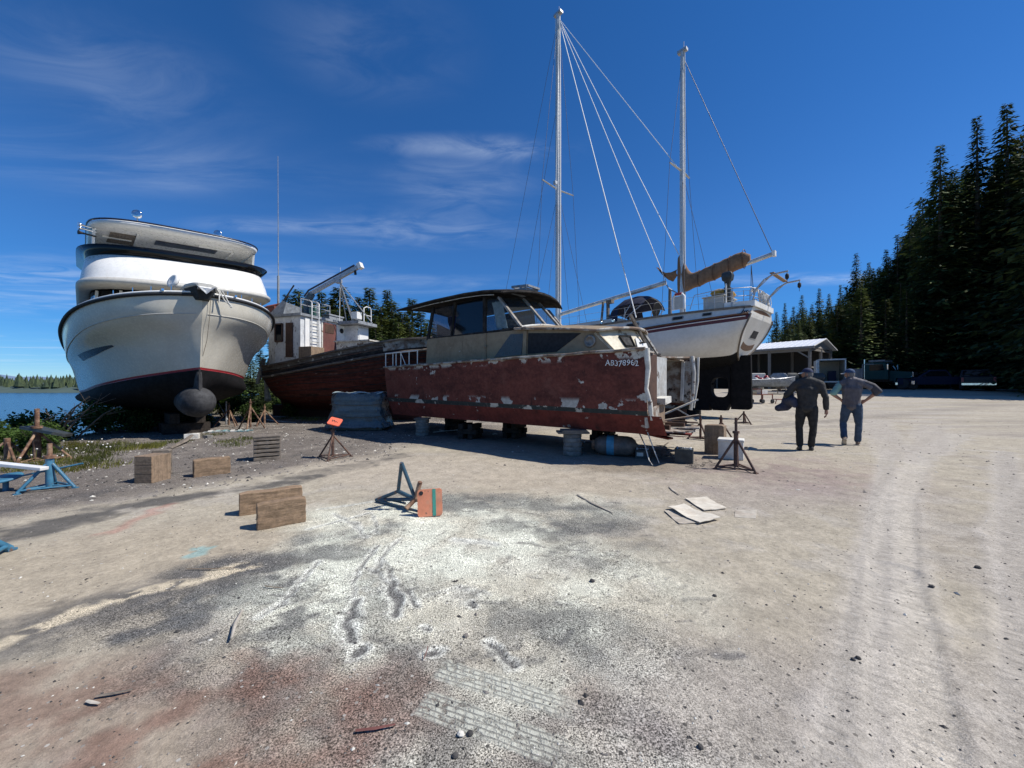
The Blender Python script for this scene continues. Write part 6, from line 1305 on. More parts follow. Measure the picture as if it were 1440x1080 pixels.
for k, (lx, ly, lb) in enumerate(((1.6, 1.5, 'timber crib under the wreck keel toward its stern'), (4.0, 1.5, 'timber crib under the middle of the wreck keel'), (6.6, 1.6, 'timber crib under the wreck keel behind the bow pier'), (3.2, .6, 'dark low timber crib at the near side of the wreck'))):
    x, y = wreck(lx, ly); e = thing('timber_crib', lb, 'timber crib', (x, y, gh(x, y)), math.atan2(sw, cw)+.1*k)
    for j in range(3):
        for s_ in (-1, 1): mb = MB(); mb.box((0 if j % 2 else .14*s_, .14*s_ if j % 2 else 0, .07+.135*j), (.55, .13, .13) if j % 2 else (.13, .55, .13)); mb.build('timber', M['darktimber'], e)
yfw = (.743, -.669); ylf = (.669, .743)
def ylocal(x, y): return (BX+x*yfw[0]+y*ylf[0], BY+x*yfw[1]+y*ylf[1])
for k, (lx, ly, zt, lb) in enumerate(((-2.6, 0, .60, 'dark timber crib under the white yacht just aft of the bulb'), (-6.5, 0, .62, 'timber crib under the middle of the white yacht'), (-11, 0, .66, 'timber crib under the yacht stern near the water'))):
    x, y = ylocal(lx, ly); z = gh(x, y); e = thing('timber_crib', lb, 'timber crib', (x, y, z), math.atan2(yfw[1], yfw[0])); n_ = max(2, int((zt-z)/.2)); st_ = (zt-z)/n_
    for j in range(n_):
        for s_ in (-1, 1): mb = MB(); mb.box((0 if j % 2 else .3*s_, .3*s_ if j % 2 else 0, st_*(j+.5)), (1.1, .22, st_-.004) if j % 2 else (.22, 1.1, st_-.004)); mb.build('timber', M['darktimber'], e)
kf = (-.669, .743)
for k, (lx, h, lb) in enumerate(((2.6, .36, 'black keel block under the ketch behind the torn bow'), (7.5, .30, 'timber keel block under the middle of the ketch'))):
    x, y = 9.37+lx*kf[0], 15+lx*kf[1]; z = gh(x, y); mb = MB(); mb.box((0, 0, (.37-z)/2), (1.0, .6, .37-z)); o = mb.build('keel_block', M['boot'], None, bevel=.02, loc=(x, y, z)); o.rotation_euler = (0, 0, R(132)); tag(o, lb, 'keel block')
for k, (lx, h, lb) in enumerate(((1.5, 0, 'timber pad under the keel of the fishing boat near its bow'), (5.5, 0, 'timber pad under the keel of the fishing boat near its stern'))):
    a_ = R(-18); x, y = -10.5+lx*math.cos(a_), 17.3+lx*math.sin(a_); z = gh(x, y); mb = MB(); mb.box((0, 0, (.1-z)/2+.0), (.5, 1.4, max(.06, .1-z))); o = mb.build('keel_block', M['woodgrey'], None, loc=(x, y, z)); o.rotation_euler = (0, 0, a_); tag(o, lb, 'keel block')
# tarpaulin covered stack
e = thing('tarp_stack', 'pallet stack wrapped in grey tarpaulin between the fishing boat and wreck', 'covered stack', gp(509, 603), R(2)); e.scale = (.90, .9, .95)
rr = random.Random(4); R_ = []
for i in range(15):
    f = i/14; z = .10+1.12*f; w = .93-.10*f**2+.04*math.sin(f*9); d = .62-.06*f; ring = []
    if f < .12: w += .12*(1-f/.12); d += .10*(1-f/.12)
    if f > .93: w *= .97; d *= .95
    for k in range(48):
        a = 2*math.pi*k/48; cx2 = math.copysign(abs(math.cos(a))**.32, math.cos(a)); sy = math.copysign(abs(math.sin(a))**.32, math.sin(a))
        ring.append((w*cx2*(1+.018*math.sin(k*2.7+i*.9))+.10*(1-f)*(-1 if cx2 < -.7 else 0), d*sy*(1+.03*math.sin(k*1.9+i*1.7))+.02*rr.uniform(-1, 1), z+.03*math.sin(k*.8)*(f > .8)+.02*math.sin(k*3.1+i)))
    R_.append(ring)
mb = MB(); mb.loft(R_); mb.build('tarpaulin', M['tarp'], e)
mb = MB(); mb.sheet([[(-.85+.17*j, -.50+.26*i, 1.235+.03*math.sin(j*1.3+i)-.02*(i == 0)) for j in range(11)] for i in range(4)], (0, 0, .015)); mb.build('top_fold', mat('pale_tarp_fold', (.42, .50, .50), .4, var=.15, bump=.4, bs=14), e)
mb = MB(); mb.sheet([[(.82+.11*j, -.55-.12*j+.12*i, .12+(.30-.06*j)*(1 if i == 1 else .25)+.04*math.sin(j*2)) for j in range(5)] for i in range(3)], (0, .01, .01)); mb.build('loose_corner', M['tarp'], e)
for y in (-.45, 0, .45): mb = MB(); mb.box((0, y, .05), (1.7, .12, .09)); mb.build('pallet_bearer', M['woodgrey'], e)
for z in (.45, .85): mb = MB(); mb.tube([(.955*math.copysign(abs(math.cos(a))**.3, math.cos(a)), .655*math.copysign(abs(math.sin(a))**.3, math.sin(a)), z+.02*math.sin(a*5)) for a in np.linspace(0, 2*math.pi, 40)], .010, 5); mb.build('lashing', M['ropebrown'], e)
# flat sheets, sticks and litter
def flat(name, label, pts, m_, cat, dz=.012, th=.006, curl=0.0):
    P = [Vector(P3(a, b)) for a, b in pts]; A, B, C_, D = P; n_ = 8; grid = []
    for i in range(5):
        u = i/4; grid.append([(A+(B-A)*(j/n_))*(1-u)+(D+(C_-D)*(j/n_))*u+Vector((0, 0, dz+curl*math.sin(j/n_*math.pi*2.2+u*2)*.5+curl*abs(u-.5)+.004*random.uniform(-1, 1))) for j in range(n_+1)])
    mb = MB(); mb.sheet(grid, (0, 0, -th)); o = mb.build(name, m_); return tag(o, label, cat)
flat('peeled_sheet', 'curling pale sheet lying on the dirt, nearest of the two bright sheets', ((938, 716), (984, 737), (1013, 731), (962, 713)), M['card'], 'sheet', .022, .006, .02)
flat('peeled_sheet', 'pale brownish strip tucked under the nearest bright sheet', ((934, 719), (955, 736), (985, 735), (950, 717)), M['lath'], 'sheet', .006, .005, .006)
flat('peeled_sheet', 'pale ribbed sheet lying on the dirt, farther of the two bright sheets', ((963, 702), (990, 719), (1022, 716), (994, 700)), M['card'], 'sheet', .014, .008, .008)
flat('paper_scrap', 'thin faded square scrap flat on the dirt right of the bright sheets', ((1034, 716), (1033, 726), (1063, 728), (1065, 717)), M['lath'], 'scrap', .004, .003, .003)
def stick(label, a, b, r_, m_, lift=0.0, flatk=.5):
    p = P3(*a, .012); q = P3(*b, .012+lift); mb = MB(); m_1 = (p+q)/2+(q-p).cross(Vector((0, 0, 1)))*.03; mb.tube([p, m_1, q], [r_*.8, r_, r_*.6], 5, sq=(1, flatk), smooth=False); return tag(mb.build('stick', m_), label, 'stick')
stick('long pale lath lying at a slant on the grey grit', (812, 697), (862, 722), .017, M['lath'])
stick('short pale stick beyond the bright sheets', (941, 685), (955, 696), .015, M['lath'])
stick('pale stick lying on dark grit in the left foreground', (341, 860), (326, 905), .011, M['lath'], .02)
stick('reddish bark splinter in the foreground beside the powder', (500, 1028), (556, 1021), .007, M['doorred'])
stick('brown splinter on the red stained ground at lower left', (135, 982), (186, 972), .008, M['woodgrey'])
stick('tiny splinter beside the brown splinter at lower left', (122, 988), (140, 992), .008, M['lath'])
stick('thin dark twig on tan dirt at left', (262, 802), (330, 800), .006, M['ropebrown'])
stick('thin twig on powder left of the raked trench', (372, 826), (398, 829), .005, M['ropebrown'])
stick('upright twig stub in the powder by the tyre prints', (596, 930), (602, 918), .003, M['doorred'], .03)
stick('broken plank lying under the fishing boat', (372, 590), (415, 595), .05, M['galv'])
stick('brown beam lying near the yacht on gravel', (238, 632), (270, 618), .07, M['woodgrey'], .1)
for k, (px, py, s_) in enumerate(((833, 817, .02), (655, 896, .016), (648, 1034, .016), (661, 1033, .014), (640, 1064, .013), (985, 1052, .012), (1207, 928, .013), (1200, 930, .011), (1005, 838, .014), (1310, 826, .018), (1375, 800, .02), (500, 905, .008))):
    x, y, z = gp(px, py); mb = MB(); mb.lathe([(s_*.3, -s_*.5), (s_*.9, -s_*.2), (s_, .05*s_), (s_*.7, s_*.5), (s_*.1, s_*.62)], (x, y, z+s_*.3), (random.uniform(-.3, .3), random.uniform(-.3, .3), 1), 7, 0, False)
    o = mb.build('pebble', stone_m[(0, 1, 2, 0, 0, 0, 0, 0, 0, 0, 0, 0)[k]]); tag(o, 'rounded pebble lying loose on the open yard ground', 'pebble', 'larger loose pebbles')
# debris on the gravel below the yacht
e = thing('slat_panel', 'flat turquoise and white slatted panel on the gravel below the yacht', 'slatted panel', gp(322, 607), R(12))
mc = mat('turquoise_slat', (.10, .27, .30), .6, c2=(.5, .52, .5), s2=5, lo=.45, hi=.55, var=.2)
for k in range(6): mb = MB(); mb.box((-.5+.2*k, 0, .03), (.10, .42, .025), .35); mb.build('slat', mc if k % 3 else M['gel_white'], e)
mb = MB(); mb.box((0, .15, .012), (1.2, .06, .02)); mb.box((0, -.15, .012), (1.2, .06, .02)); mb.build('bearer', mc, e)
block('concrete_chunk', 'pale concrete chunk on the gravel below the yacht bulb', 270, 617, (.30, .2, .14), .5, M['foamw'], 'chunk')
block('concrete_chunk', 'small pale stone slab right of the concrete chunk', 292, 616, (.2, .14, .08), -.3, M['conc'], 'chunk')
flat('blue_sheet', 'pale blue plastic sheet on the ground behind the yacht bulb', ((250, 588), (262, 594), (305, 592), (296, 586)), mat('pale_blue_sheet', (.35, .47, .62), .4, var=.1), 'plastic sheet', .08, .01, .05)
x, y = wreck(7.6, -.2); mb = MB()
for k in range(26):
    px, py = random.uniform(905, 940), random.uniform(628, 645); p = P3(px, py, .02); d = Vector((random.gauss(0, .12), random.gauss(0, .12), random.uniform(0, .06))); mb.beam(p, p+d, random.uniform(.02, .06), .008)
for k in range(22):
    p = P3(random.uniform(972, 1006), random.uniform(649, 660), .012); d = Vector((random.gauss(0, .06), random.gauss(0, .06), random.uniform(0, .03))); mb.beam(p, p+d, random.uniform(.01, .03), .006)
struct(mb.build('wood_chips', [M['woodgrey']]), 'stuff')
for k in range(5):
    p = wreck(random.uniform(1.5, 7), random.uniform(.4, 2.2)); q = (p[0]+random.uniform(-1, 1), p[1]+random.uniform(-.5, .5)); m1 = ((p[0]+q[0])/2+random.uniform(-.2, .2), (p[1]+q[1])/2)
    mb = MB(); mb.tube([(*p, gh(*p)+.03), (*m1, gh(*m1)+.05), (*q, gh(*q)+.03)], .012, 5); tag(mb.build('loose_cable', M['rope']), 'pale loose cable lying in the shade under the wreck', 'cable', 'cables under the wreck')
# ================================================================= far yard: shed, trucks, skiff
M['roofwhite'] = mat('white_metal_roof', (.78, .79, .80), .35, c2=(.72, .73, .74), s2=.6, st=(4, .3, 1), var=.05)
M['shedwood'] = mat('grey_shed_timber', (.22, .20, .18), .85, var=.2)
M['sheddark'] = mat('dark_shed_boards', (.035, .032, .030), .9, var=.3)
zs = gz(29, 40)
sx, sy = Vector((-.6, .8, 0)), Vector((.8, .6, 0)); Ls, Ws = 10.5, 6.6; O = Vector((29.2, 38, zs-.05)); EA, RG = 4.3, 5.15
e = thing('open_shed', 'open fronted timber shed with a shining white gabled roof at the back of the yard', 'shed', (0, 0, 0))
def sp_(u, v, h): return O+sx*u+sy*v+Vector((0, 0, h))
for k in range(23):
    mb = MB(); u = -.45+.5*k; mb.beam(sp_(u, -.5, EA-.03), sp_(u, Ws/2, RG+.09), .05, .05, tuple(sx)); mb.build('roof_seam', M['roofwhite'], e)
for sd_, nm in ((0, 'roof'), (1, 'roof')):
    v0, v1 = (-.5, Ws/2) if sd_ == 0 else (Ws+.5, Ws/2); z0 = EA-.12
    mb = MB(); mb.prism([sp_(-.5, v0, z0), sp_(Ls+.5, v0, z0), sp_(Ls+.5, v1, RG), sp_(-.5, v1, RG)], (0, 0, .08)); mb.build(nm, M['roofwhite'], e)
mb = MB(); mb.beam(sp_(-.52, -.5, EA-.16), sp_(Ls+.5, -.5, EA-.16), .06, .22); mb.build('fascia', M['shedwood'], e)
mb = MB(); mb.prism([sp_(-.1, 0, EA-.1), sp_(-.1, Ws, EA-.1), sp_(-.1, Ws/2, RG-.1)], sx*.08); mb.build('gable', mat('grey_gable_board', (.40, .37, .34), .8, var=.15), e)
for u in (0, 3.5, 7, 10.5):
    for v in (0, 3.3, 6.6):
        if v == 3.3 and u not in (0, 10.5): continue
        mb = MB(); mb.box(sp_(u, v, EA/2), (.2, .2, EA)); mb.build('post', M['shedwood'], e)
mb = MB(); mb.beam(sp_(0, 0, EA-.35), sp_(Ls, 0, EA-.35), .12, .3); mb.beam(sp_(0, 0, EA-.3), sp_(0, Ws, EA-.3), .12, .22); mb.beam(sp_(0, 0, EA*.52), sp_(0, Ws, EA*.50), .1, .14); mb.beam(sp_(0, 0, EA-1.2), sp_(1.2, 0, EA-.3), .1, .12); mb.build('beam', M['shedwood'], e)
mb = MB(); mb.prism([sp_(0, Ws, 0), sp_(Ls, Ws, 0), sp_(Ls, Ws, EA), sp_(0, Ws, EA)], sy*.06); mb.prism([sp_(Ls, 0, 0), sp_(Ls, Ws, 0), sp_(Ls, Ws, EA), sp_(Ls, 0, EA)], sx*.06); mb.build('back_wall', M['sheddark'], e)
def wheel(e, x, y, r_, w, hubm=None, zc=None, nm='wheel'):
    zc = r_ if zc is None else zc; mb = MB(); mb.lathe([(r_*.62, -w/2), (r_*.95, -w/2), (r_, -w*.35), (r_, w*.35), (r_*.95, w/2), (r_*.62, w/2)], (x, y, zc), (0, 1, 0), 20); o = mb.build(nm, M['rubber'], e)
    mb = MB(); mb.lathe([(r_*.62, -w*.4), (r_*.3, -w*.3), (r_*.2, -w*.45), (0, -w*.45)], (x, y, zc), (0, 1, 0), 14); mb.lathe([(r_*.62, w*.4), (r_*.3, w*.3), (r_*.2, w*.45), (0, w*.45)], (x, y, zc), (0, 1, 0), 14); mb.build('rim', hubm or M['galv'], o)
M['teal'] = mat('dark_teal_truck_paint', (.012, .05, .05), .6, var=.1, spec=.2)
M['bluetruck'] = mat('dark_blue_truck_paint', (.012, .018, .045), .6, var=.08, spec=.2)
M['darktruck'] = mat('dark_maroon_truck_paint', (.016, .015, .02), .5, var=.1)
M['bedgrey'] = mat('grey_dump_bed', (.20, .21, .225), .55, c2=(.14, .15, .16), s2=3, var=.15)
def hood_prism(mb, pts, w): mb.prism([(x, -w/2, z) for x, z in pts], (0, w, 0))
# dump truck: local x forward
tx, ty = 35.6, 38.0
e = thing('dump_truck', 'parked dump truck with teal cab, chrome grille and grey bed at the forest edge', 'truck', (tx, ty, gz(tx, ty)), R(-60))
mb = MB(); mb.box((-.3, 0, .85), (7.2, .9, .22)); mb.build('chassis', M['rubber'], e)
mb = MB(); hood_prism(mb, [(-3.9, 1.05), (-.6, 1.05), (-.6, 1.12), (-3.9, 1.12)], 2.3); 
for y in (-1.15, 1.15): mb.box((-2.25, y, 1.55), (3.3, .06, .95))
mb.box((-3.9, 0, 1.6), (.06, 2.3, 1.0)); mb.box((-.6, 0, 1.75), (.06, 2.3, 1.35)); mb.box((-.2, 0, 2.42), (.9, 2.2, .06)); bd = mb.build('dump_bed', M['bedgrey'], e)
for k in range(5): mb = MB(); mb.box((-3.7+.72*k, -1.2, 1.55), (.09, .05, .95)); mb.build('bed_rib', M['bedgrey'], bd)
mb = MB(); hood_prism(mb, [(-.45, .95), (1.25, .95), (1.25, 1.75), (1.05, 2.55), (-.45, 2.6)], 2.1); cb = mb.build('cab', M['teal'], e, bevel=.05)
mb = MB(); mb.prism([(1.27, -.9, 1.8), (1.27, .9, 1.8), (1.10, .85, 2.42), (1.10, -.85, 2.42)], (.01, 0, 0)); mb.build('windscreen', M['pane'], cb)
for s_ in (-1, 1): mb = MB(); mb.prism([(-.1, 1.06*s_, 1.8), (1.0, 1.06*s_, 1.8), (.85, 1.06*s_, 2.4), (-.1, 1.06*s_, 2.4)], (0, .01*s_, 0)); mb.build('side_window', M['pane'], cb)
mb = MB(); hood_prism(mb, [(1.25, .8), (2.75, .8), (2.75, 1.6), (1.25, 1.75)], 1.35); mb.build('hood', M['teal'], e, bevel=.06)
mb = MB(); mb.box((2.79, 0, 1.22), (.06, 1.1, .78)); gr_ = mb.build('grille', M['chrome'], e)
mb = MB(); [mb.box((2.83, -.42+.12*k, 1.22), (.02, .04, .70)) for k in range(8)]; mb.build('grille_bars', M['darkin'], gr_)
mb = MB(); mb.box((2.95, 0, .62), (.2, 2.3, .3)); mb.build('bumper', M['chrome'], e)
for s_ in (-1, 1):
    mb = MB(); mb.box((2.3, .95*s_, 1.08), (1.1, .5, .12)); mb.box((1.75, .95*s_, .85), (.12, .5, .5)); mb.build('fender', M['teal'], e, bevel=.04)
    mb = MB(); mb.lathe([(.12, 0), (.13, .05), (0, .06)], (2.78, .85*s_, 1.1), (1, 0, 0), 14); mb.build('headlight', M['chrome'], e)
    mb = MB(); mb.box((1.3, 1.25*s_, 2.1), (.08, .2, .5)); mb.build('mirror', M['chrome'], e)
    mb = MB(); mb.tube([(-.5, .95*s_, 1.0), (-.5, .95*s_, 2.9)], .07, 8); mb.build('exhaust_stack', M['chrome'], e)
    wheel(e, 2.2, .95*s_, .5, .3); wheel(e, -1.9, .9*s_, .5, .5); wheel(e, -3.0, .9*s_, .5, .5)
mb = MB(); mb.box((.4, 0, 2.72), (1.2, 1.9, .16)); [mb.lathe([(.05, 0), (.03, .08), (0, .08)], (1.0, y, 2.6), n=8) for y in (-.6, 0, .6)]; mb.build('cab_visor', M['bedgrey'], e)
def pickup(label, x, y, rz, paint):
    e = thing('pickup_truck', label, 'pickup truck', (x, y, gz(x, y)), rz)
    mb = MB(); hood_prism(mb, [(-2.7, .48), (2.7, .48), (2.72, .95), (2.55, 1.08), (1.15, 1.14), (-2.72, 1.14)], 1.9); bd = mb.build('body', paint, e, bevel=.06)
    mb = MB(); mb.loft([[(xx, yy*w, z) for yy in (-1, 1)]+[(x2, yy*w, z) for yy in (1, -1)] for z, xx, x2, w in ((1.13, -.85, 1.35, .93), (1.45, -.75, .95, .86), (1.78, -.55, .45, .76))], smooth=False); cb = mb.build('cab', paint, e, bevel=.04)
    for s_ in (-1, 1): mb = MB(); mb.prism([(-.70, .92*s_, 1.2), (1.05, .92*s_, 1.2), (.50, .80*s_, 1.68), (-.50, .80*s_, 1.68)], (0, .012*s_, 0)); mb.build('side_window', M['pane'], cb)
    mb = MB(); mb.prism([(1.33, -.8, 1.2), (1.33, .8, 1.2), (.62, .70, 1.72), (.62, -.70, 1.72)], (.02, 0, .02)); mb.build('windscreen', M['pane'], cb)
    mb = MB(); mb.prism([(-.86, -.8, 1.2), (-.86, .8, 1.2), (-.62, .70, 1.70), (-.62, -.70, 1.70)], (-.02, 0, .01)); mb.build('rear_window', M['pane'], cb)
    mb = MB(); mb.box((-1.75, 0, 1.12), (1.7, 1.6, .06)); mb.build('bed_liner', M['darkin'], e)
    mb = MB(); mb.box((-2.74, 0, .85), (.05, 1.5, .5)); mb.build('tailgate', paint, e, bevel=.015)
    mb = MB(); mb.box((-2.85, 0, .52), (.18, 1.85, .16)); mb.build('rear_bumper', M['chrome'], e); mb = MB(); mb.box((2.78, 0, .55), (.16, 1.85, .2)); mb.build('front_bumper', M['chrome'], e)
    for s_ in (-1, 1):
        mb = MB(); mb.box((-2.74, .86*s_, .88), (.06, .14, .38)); mb.build('tail_light', M['redline'], e); mb = MB(); mb.box((2.70, .72*s_, .84), (.06, .34, .18)); mb.build('headlight', M['chrome'], e)
        mb = MB(); mb.box((.95, 1.05*s_, 1.28), (.1, .2, .16)); mb.build('mirror', M['rubber'], e)
        wheel(e, 1.7, .85*s_, .38, .26); wheel(e, -1.75, .85*s_, .38, .26)
    return e
pickup('dark blue pickup parked beside the dump truck, its side toward the yard', 38.3, 35.2, R(152), M['bluetruck'])
pickup('dark pickup parked rightmost, showing its tailgate and chrome bumper', 40.6, 34.0, R(44), M['darktruck'])
# box trailer with open rear
x0, y0 = 27.7, 33.6; e = thing('box_trailer', 'white box trailer with its dark open rear facing the yard, right of the shed', 'trailer', (x0, y0, gz(x0, y0)), R(-122)); e.scale = (.8, .78, .98)
for nm, c_, s_ in (('side_wall', (-1.6, -1.18, 1.75), (3.6, .06, 1.9)), ('side_wall', (-1.6, 1.18, 1.75), (3.6, .06, 1.9)), ('front_wall', (-3.4, 0, 1.75), (.06, 2.36, 1.9)), ('roof', (-1.6, 0, 2.72), (3.62, 2.42, .06)), ('floor', (-1.6, 0, .78), (3.62, 2.42, .1))):
    mb = MB(); mb.box(c_, s_); mb.build(nm, M['gel_in'] if nm != 'floor' else M['woodgrey'], e)
mb = MB(); [mb.box((.2, y, 1.75), (.1, .12, 2.0)) for y in (-1.16, 1.16)]; mb.box((.2, 0, 2.72), (.1, 2.44, .12)); mb.box((.2, 0, .76), (.1, 2.44, .12)); mb.build('door_frame', M['galv'], e)
mb = MB(); mb.box((.62, -1.32, 1.75), (.95, .05, 1.86), R(-12)); mb.build('open_door', M['gel_white'], e)
mb = MB(); mb.box((-1.3, .2, 1.3), (.6, .7, .9)); mb.build('blue_drum', M['bluetruck'], e)
for s_ in (-1, 1): wheel(e, -1.2, 1.0*s_, .36, .24); wheel(e, -2.0, 1.0*s_, .36, .24)
mb = MB(); mb.box((-1.6, 0, .62), (3.8, .8, .12)); mb.build('chassis', M['rubber'], e)
# grey skiff on trestles with red and white things behind it
x0, y0 = 18.9, 28.6; e = thing('skiff', 'small grey aluminium skiff on trestles behind the black keel', 'skiff', (x0, y0, gz(x0, y0)), R(-6))
mb = MB(); R_ = []
for f in np.linspace(0, 1, 12):
    w = .72*(1-max(0, f-.55)**2*4.2); zt = 1.05+.22*f**2; zb = .50+.30*max(0, f-.6)**1.5; R_.append([(f*3.4-1.6, w, zt), (f*3.4-1.6, w*.85, zb+.12), (f*3.4-1.6, 0, zb), (f*3.4-1.6, -w*.85, zb+.12), (f*3.4-1.6, -w, zt)])
mb.loft(R_, closed=False, caps=False); mb.add(R_[0], [tuple(range(5))]); mb.build('hull', M['dullgrey'], e)
mb = MB(); mb.tube([r_[0] for r_ in R_], .03, 5); mb.tube([r_[-1] for r_ in R_], .03, 5); mb.build('gunwale', M['alu'], e)
for x in (-.9, .9): mb = MB(); mb.box((x, 0, .45), (.12, 1.2, .12)); [mb.tube([(x, s_*.5, .45), (x+.1, s_*.6, 0)], .03, 5) for s_ in (-1, 1)]; mb.build('trestle', M['shedwood'], e)
mb = MB(); [mb.box((x, 0, .95), (.28, 1.3, .05)) for x in (-1.0, .1)]; mb.build('thwart', M['alu'], e)
x0, y0 = 18.4, 30.0; mb = MB(); mb.box((0, 0, 1.05), (1.9, .9, .9)); mb.box((0, 0, .3), (1.7, .8, .6)); o = mb.build('white_tank', M['gel_in'], None, bevel=.05, loc=(x0, y0, gz(x0, y0))); tag(o, 'white boxy tank standing behind the grey skiff', 'tank')
x0, y0 = 18.6, 27.9; e = thing('red_float_pile', 'heap of red floats and netting on the grey skiff', 'floats', (x0, y0+.6, gz(x0, y0)+.95), .2)
for k in range(7): mb = MB(); mb.lathe([(.02, -.16), (.14, -.1), (.18, 0), (.14, .1), (.02, .16)], (-.7+.22*k+random.uniform(-.1, .1), random.uniform(-.3, .2), .14+.16*(k % 3 == 1)), (1, .4, .3), 12); mb.build('float', M['redline'] if k % 3 else M['rag'], e)
for k, (x0, y0, lb) in enumerate(((24.0, 33.5, 'dark covered outboard engine by the shed front'), (22.2, 32.2, 'grey machine with a rounded cover beside the skiff bow'), (25.6, 32.4, 'dark engine block standing left of the box trailer'))):
    e = thing('engine', lb, 'engine', (x0, y0, gz(x0, y0)), .5*k); mb = MB(); mb.loft([[(a*sx_, b*sy_, z) for sx_, sy_ in ((-1, -1), (1, -1), (1, 1), (-1, 1))] for z, a, b in ((.6, .30, .26), (.9, .52, .40), (1.25, .55, .42), (1.5, .40, .3))]); mb.build('cowl', M['blackplastic'] if k != 1 else M['dullgrey'], e, bevel=.05)
    mb = MB(); mb.box((0, 0, .3), (.25, .2, .6)); mb.box((0, 0, .04), (.9, .7, .08)); mb.build('stand', M['rustdark'], e)
x0, y0 = 20.4, 28.2; e = thing('white_buoy', 'cream plastic buoy with a grey ring at the skiff bow', 'buoy', (x0+.5, y0, gz(x0, y0)))
mb = MB(); mb.lathe([(.05, 0), (.24, .12), (.3, .4), (.26, .7), (.12, .9), (.06, .95)], n=16); mb.build('body', M['foamw'], e); mb = MB(); mb.lathe([(.12, 0), (.13, .05), (.12, .1)], (0, 0, .95), n=12); mb.build('neck', M['galv'], e)
x0, y0 = 14.2, 22.0; e = thing('red_cart', 'rusty red trolley frame standing on the dirt behind the keel', 'trolley', (x0, y0, gz(x0, y0)), .3)
mb = MB()
for p, q in (((-.4, -.3, .5), (.4, -.3, .5)), ((-.4, .3, .5), (.4, .3, .5)), ((-.4, -.3, .5), (-.4, .3, .5)), ((.4, -.3, .5), (.4, .3, .5)), ((-.4, -.3, .1), (-.4, -.3, .8)), ((-.4, .3, .1), (-.4, .3, .8)), ((.4, -.3, .1), (.4, -.3, .5)), ((.4, .3, .1), (.4, .3, .5)), ((-.4, -.3, .8), (-.4, .3, .8))): mb.tube([p, q], .03, 6)
mb.box((0, 0, .5), (.8, .6, .04)); mb.build('frame', M['rustred'], e)
for x in (-.35, .35): wheel(e, x, -.34, .12, .07); wheel(e, x, .34, .12, .07)
mb = MB(); mb.box((.0, 0, .64), (.4, .35, .24)); mb.build('engine_part', M['foamw'], e)
x0, y0 = 15.3, 21.6; e = thing('steel_trestle', 'low rusty steel frame on the dirt right of the red trolley', 'trestle', (x0, y0, gz(x0, y0)), -.2)
mb = MB()
for p, q in (((-.5, 0, .25), (.5, 0, .25)), ((-.5, .4, .25), (.5, .4, .25)), ((-.5, 0, .25), (-.6, -.1, 0)), ((.5, 0, .25), (.65, -.1, 0)), ((-.5, .4, .25), (-.6, .5, 0)), ((.5, .4, .25), (.65, .5, 0)), ((.5, 0, .25), (.5, .4, .25)), ((-.5, 0, .25), (-.5, .4, .25))): mb.tube([p, q], .025, 5)
mb.build('rails', M['rustred'], e)
# ================================================================= people
M['skin'] = mat('weathered_skin', (.36, .19, .125), .55, c2=(.30, .145, .10), s2=9, var=.08)
M['hair'] = mat('grey_hair', (.16, .15, .14), .85, var=.2)
M['jacket'] = mat('charcoal_jacket', (.042, .039, .036), .85, c2=(.026, .025, .024), s2=4, st=(1, 1, .5), var=.18, bump=.6, bs=7, bst=(1.6, 1.6, .7))
M['blackcloth'] = mat('black_trousers', (.014, .014, .015), .8, var=.2, bump=.5, bs=8, bst=(1.6, 1.6, .7))
M['jeans'] = mat('blue_jeans', (.030, .055, .095), .85, c2=(.045, .075, .12), s2=5, var=.2, bump=.5, bs=8, bst=(1.6, 1.6, .7))
M['vest'] = mat('grey_mauve_vest', (.090, .080, .088), .8, c2=(.15, .14, .15), s2=3, st=(2.5, 2.5, .5), var=.12, bump=.6, bs=7, bst=(1.8, 1.8, .6))
M['vestdark'] = mat('dark_vest_sleeve', (.055, .05, .055), .8, var=.15, bump=.5, bs=8)
M['mint'] = mat('mint_shirt', (.22, .38, .32), .85, var=.12, bump=.4, bs=9)
M['capblue'] = mat('blue_cap', (.020, .055, .13), .75, var=.12); M['capnavy'] = mat('navy_cap', (.018, .026, .07), .75, var=.12)
M['shoe'] = mat('dark_shoe', (.025, .024, .023), .6, var=.2); M['shoetan'] = mat('tan_shoe', (.20, .135, .09), .7, var=.15)
M['bagblue'] = mat('navy_bag', (.018, .022, .05), .8, c2=(.05, .055, .08), s2=5, var=.2, bump=.5, bs=9)
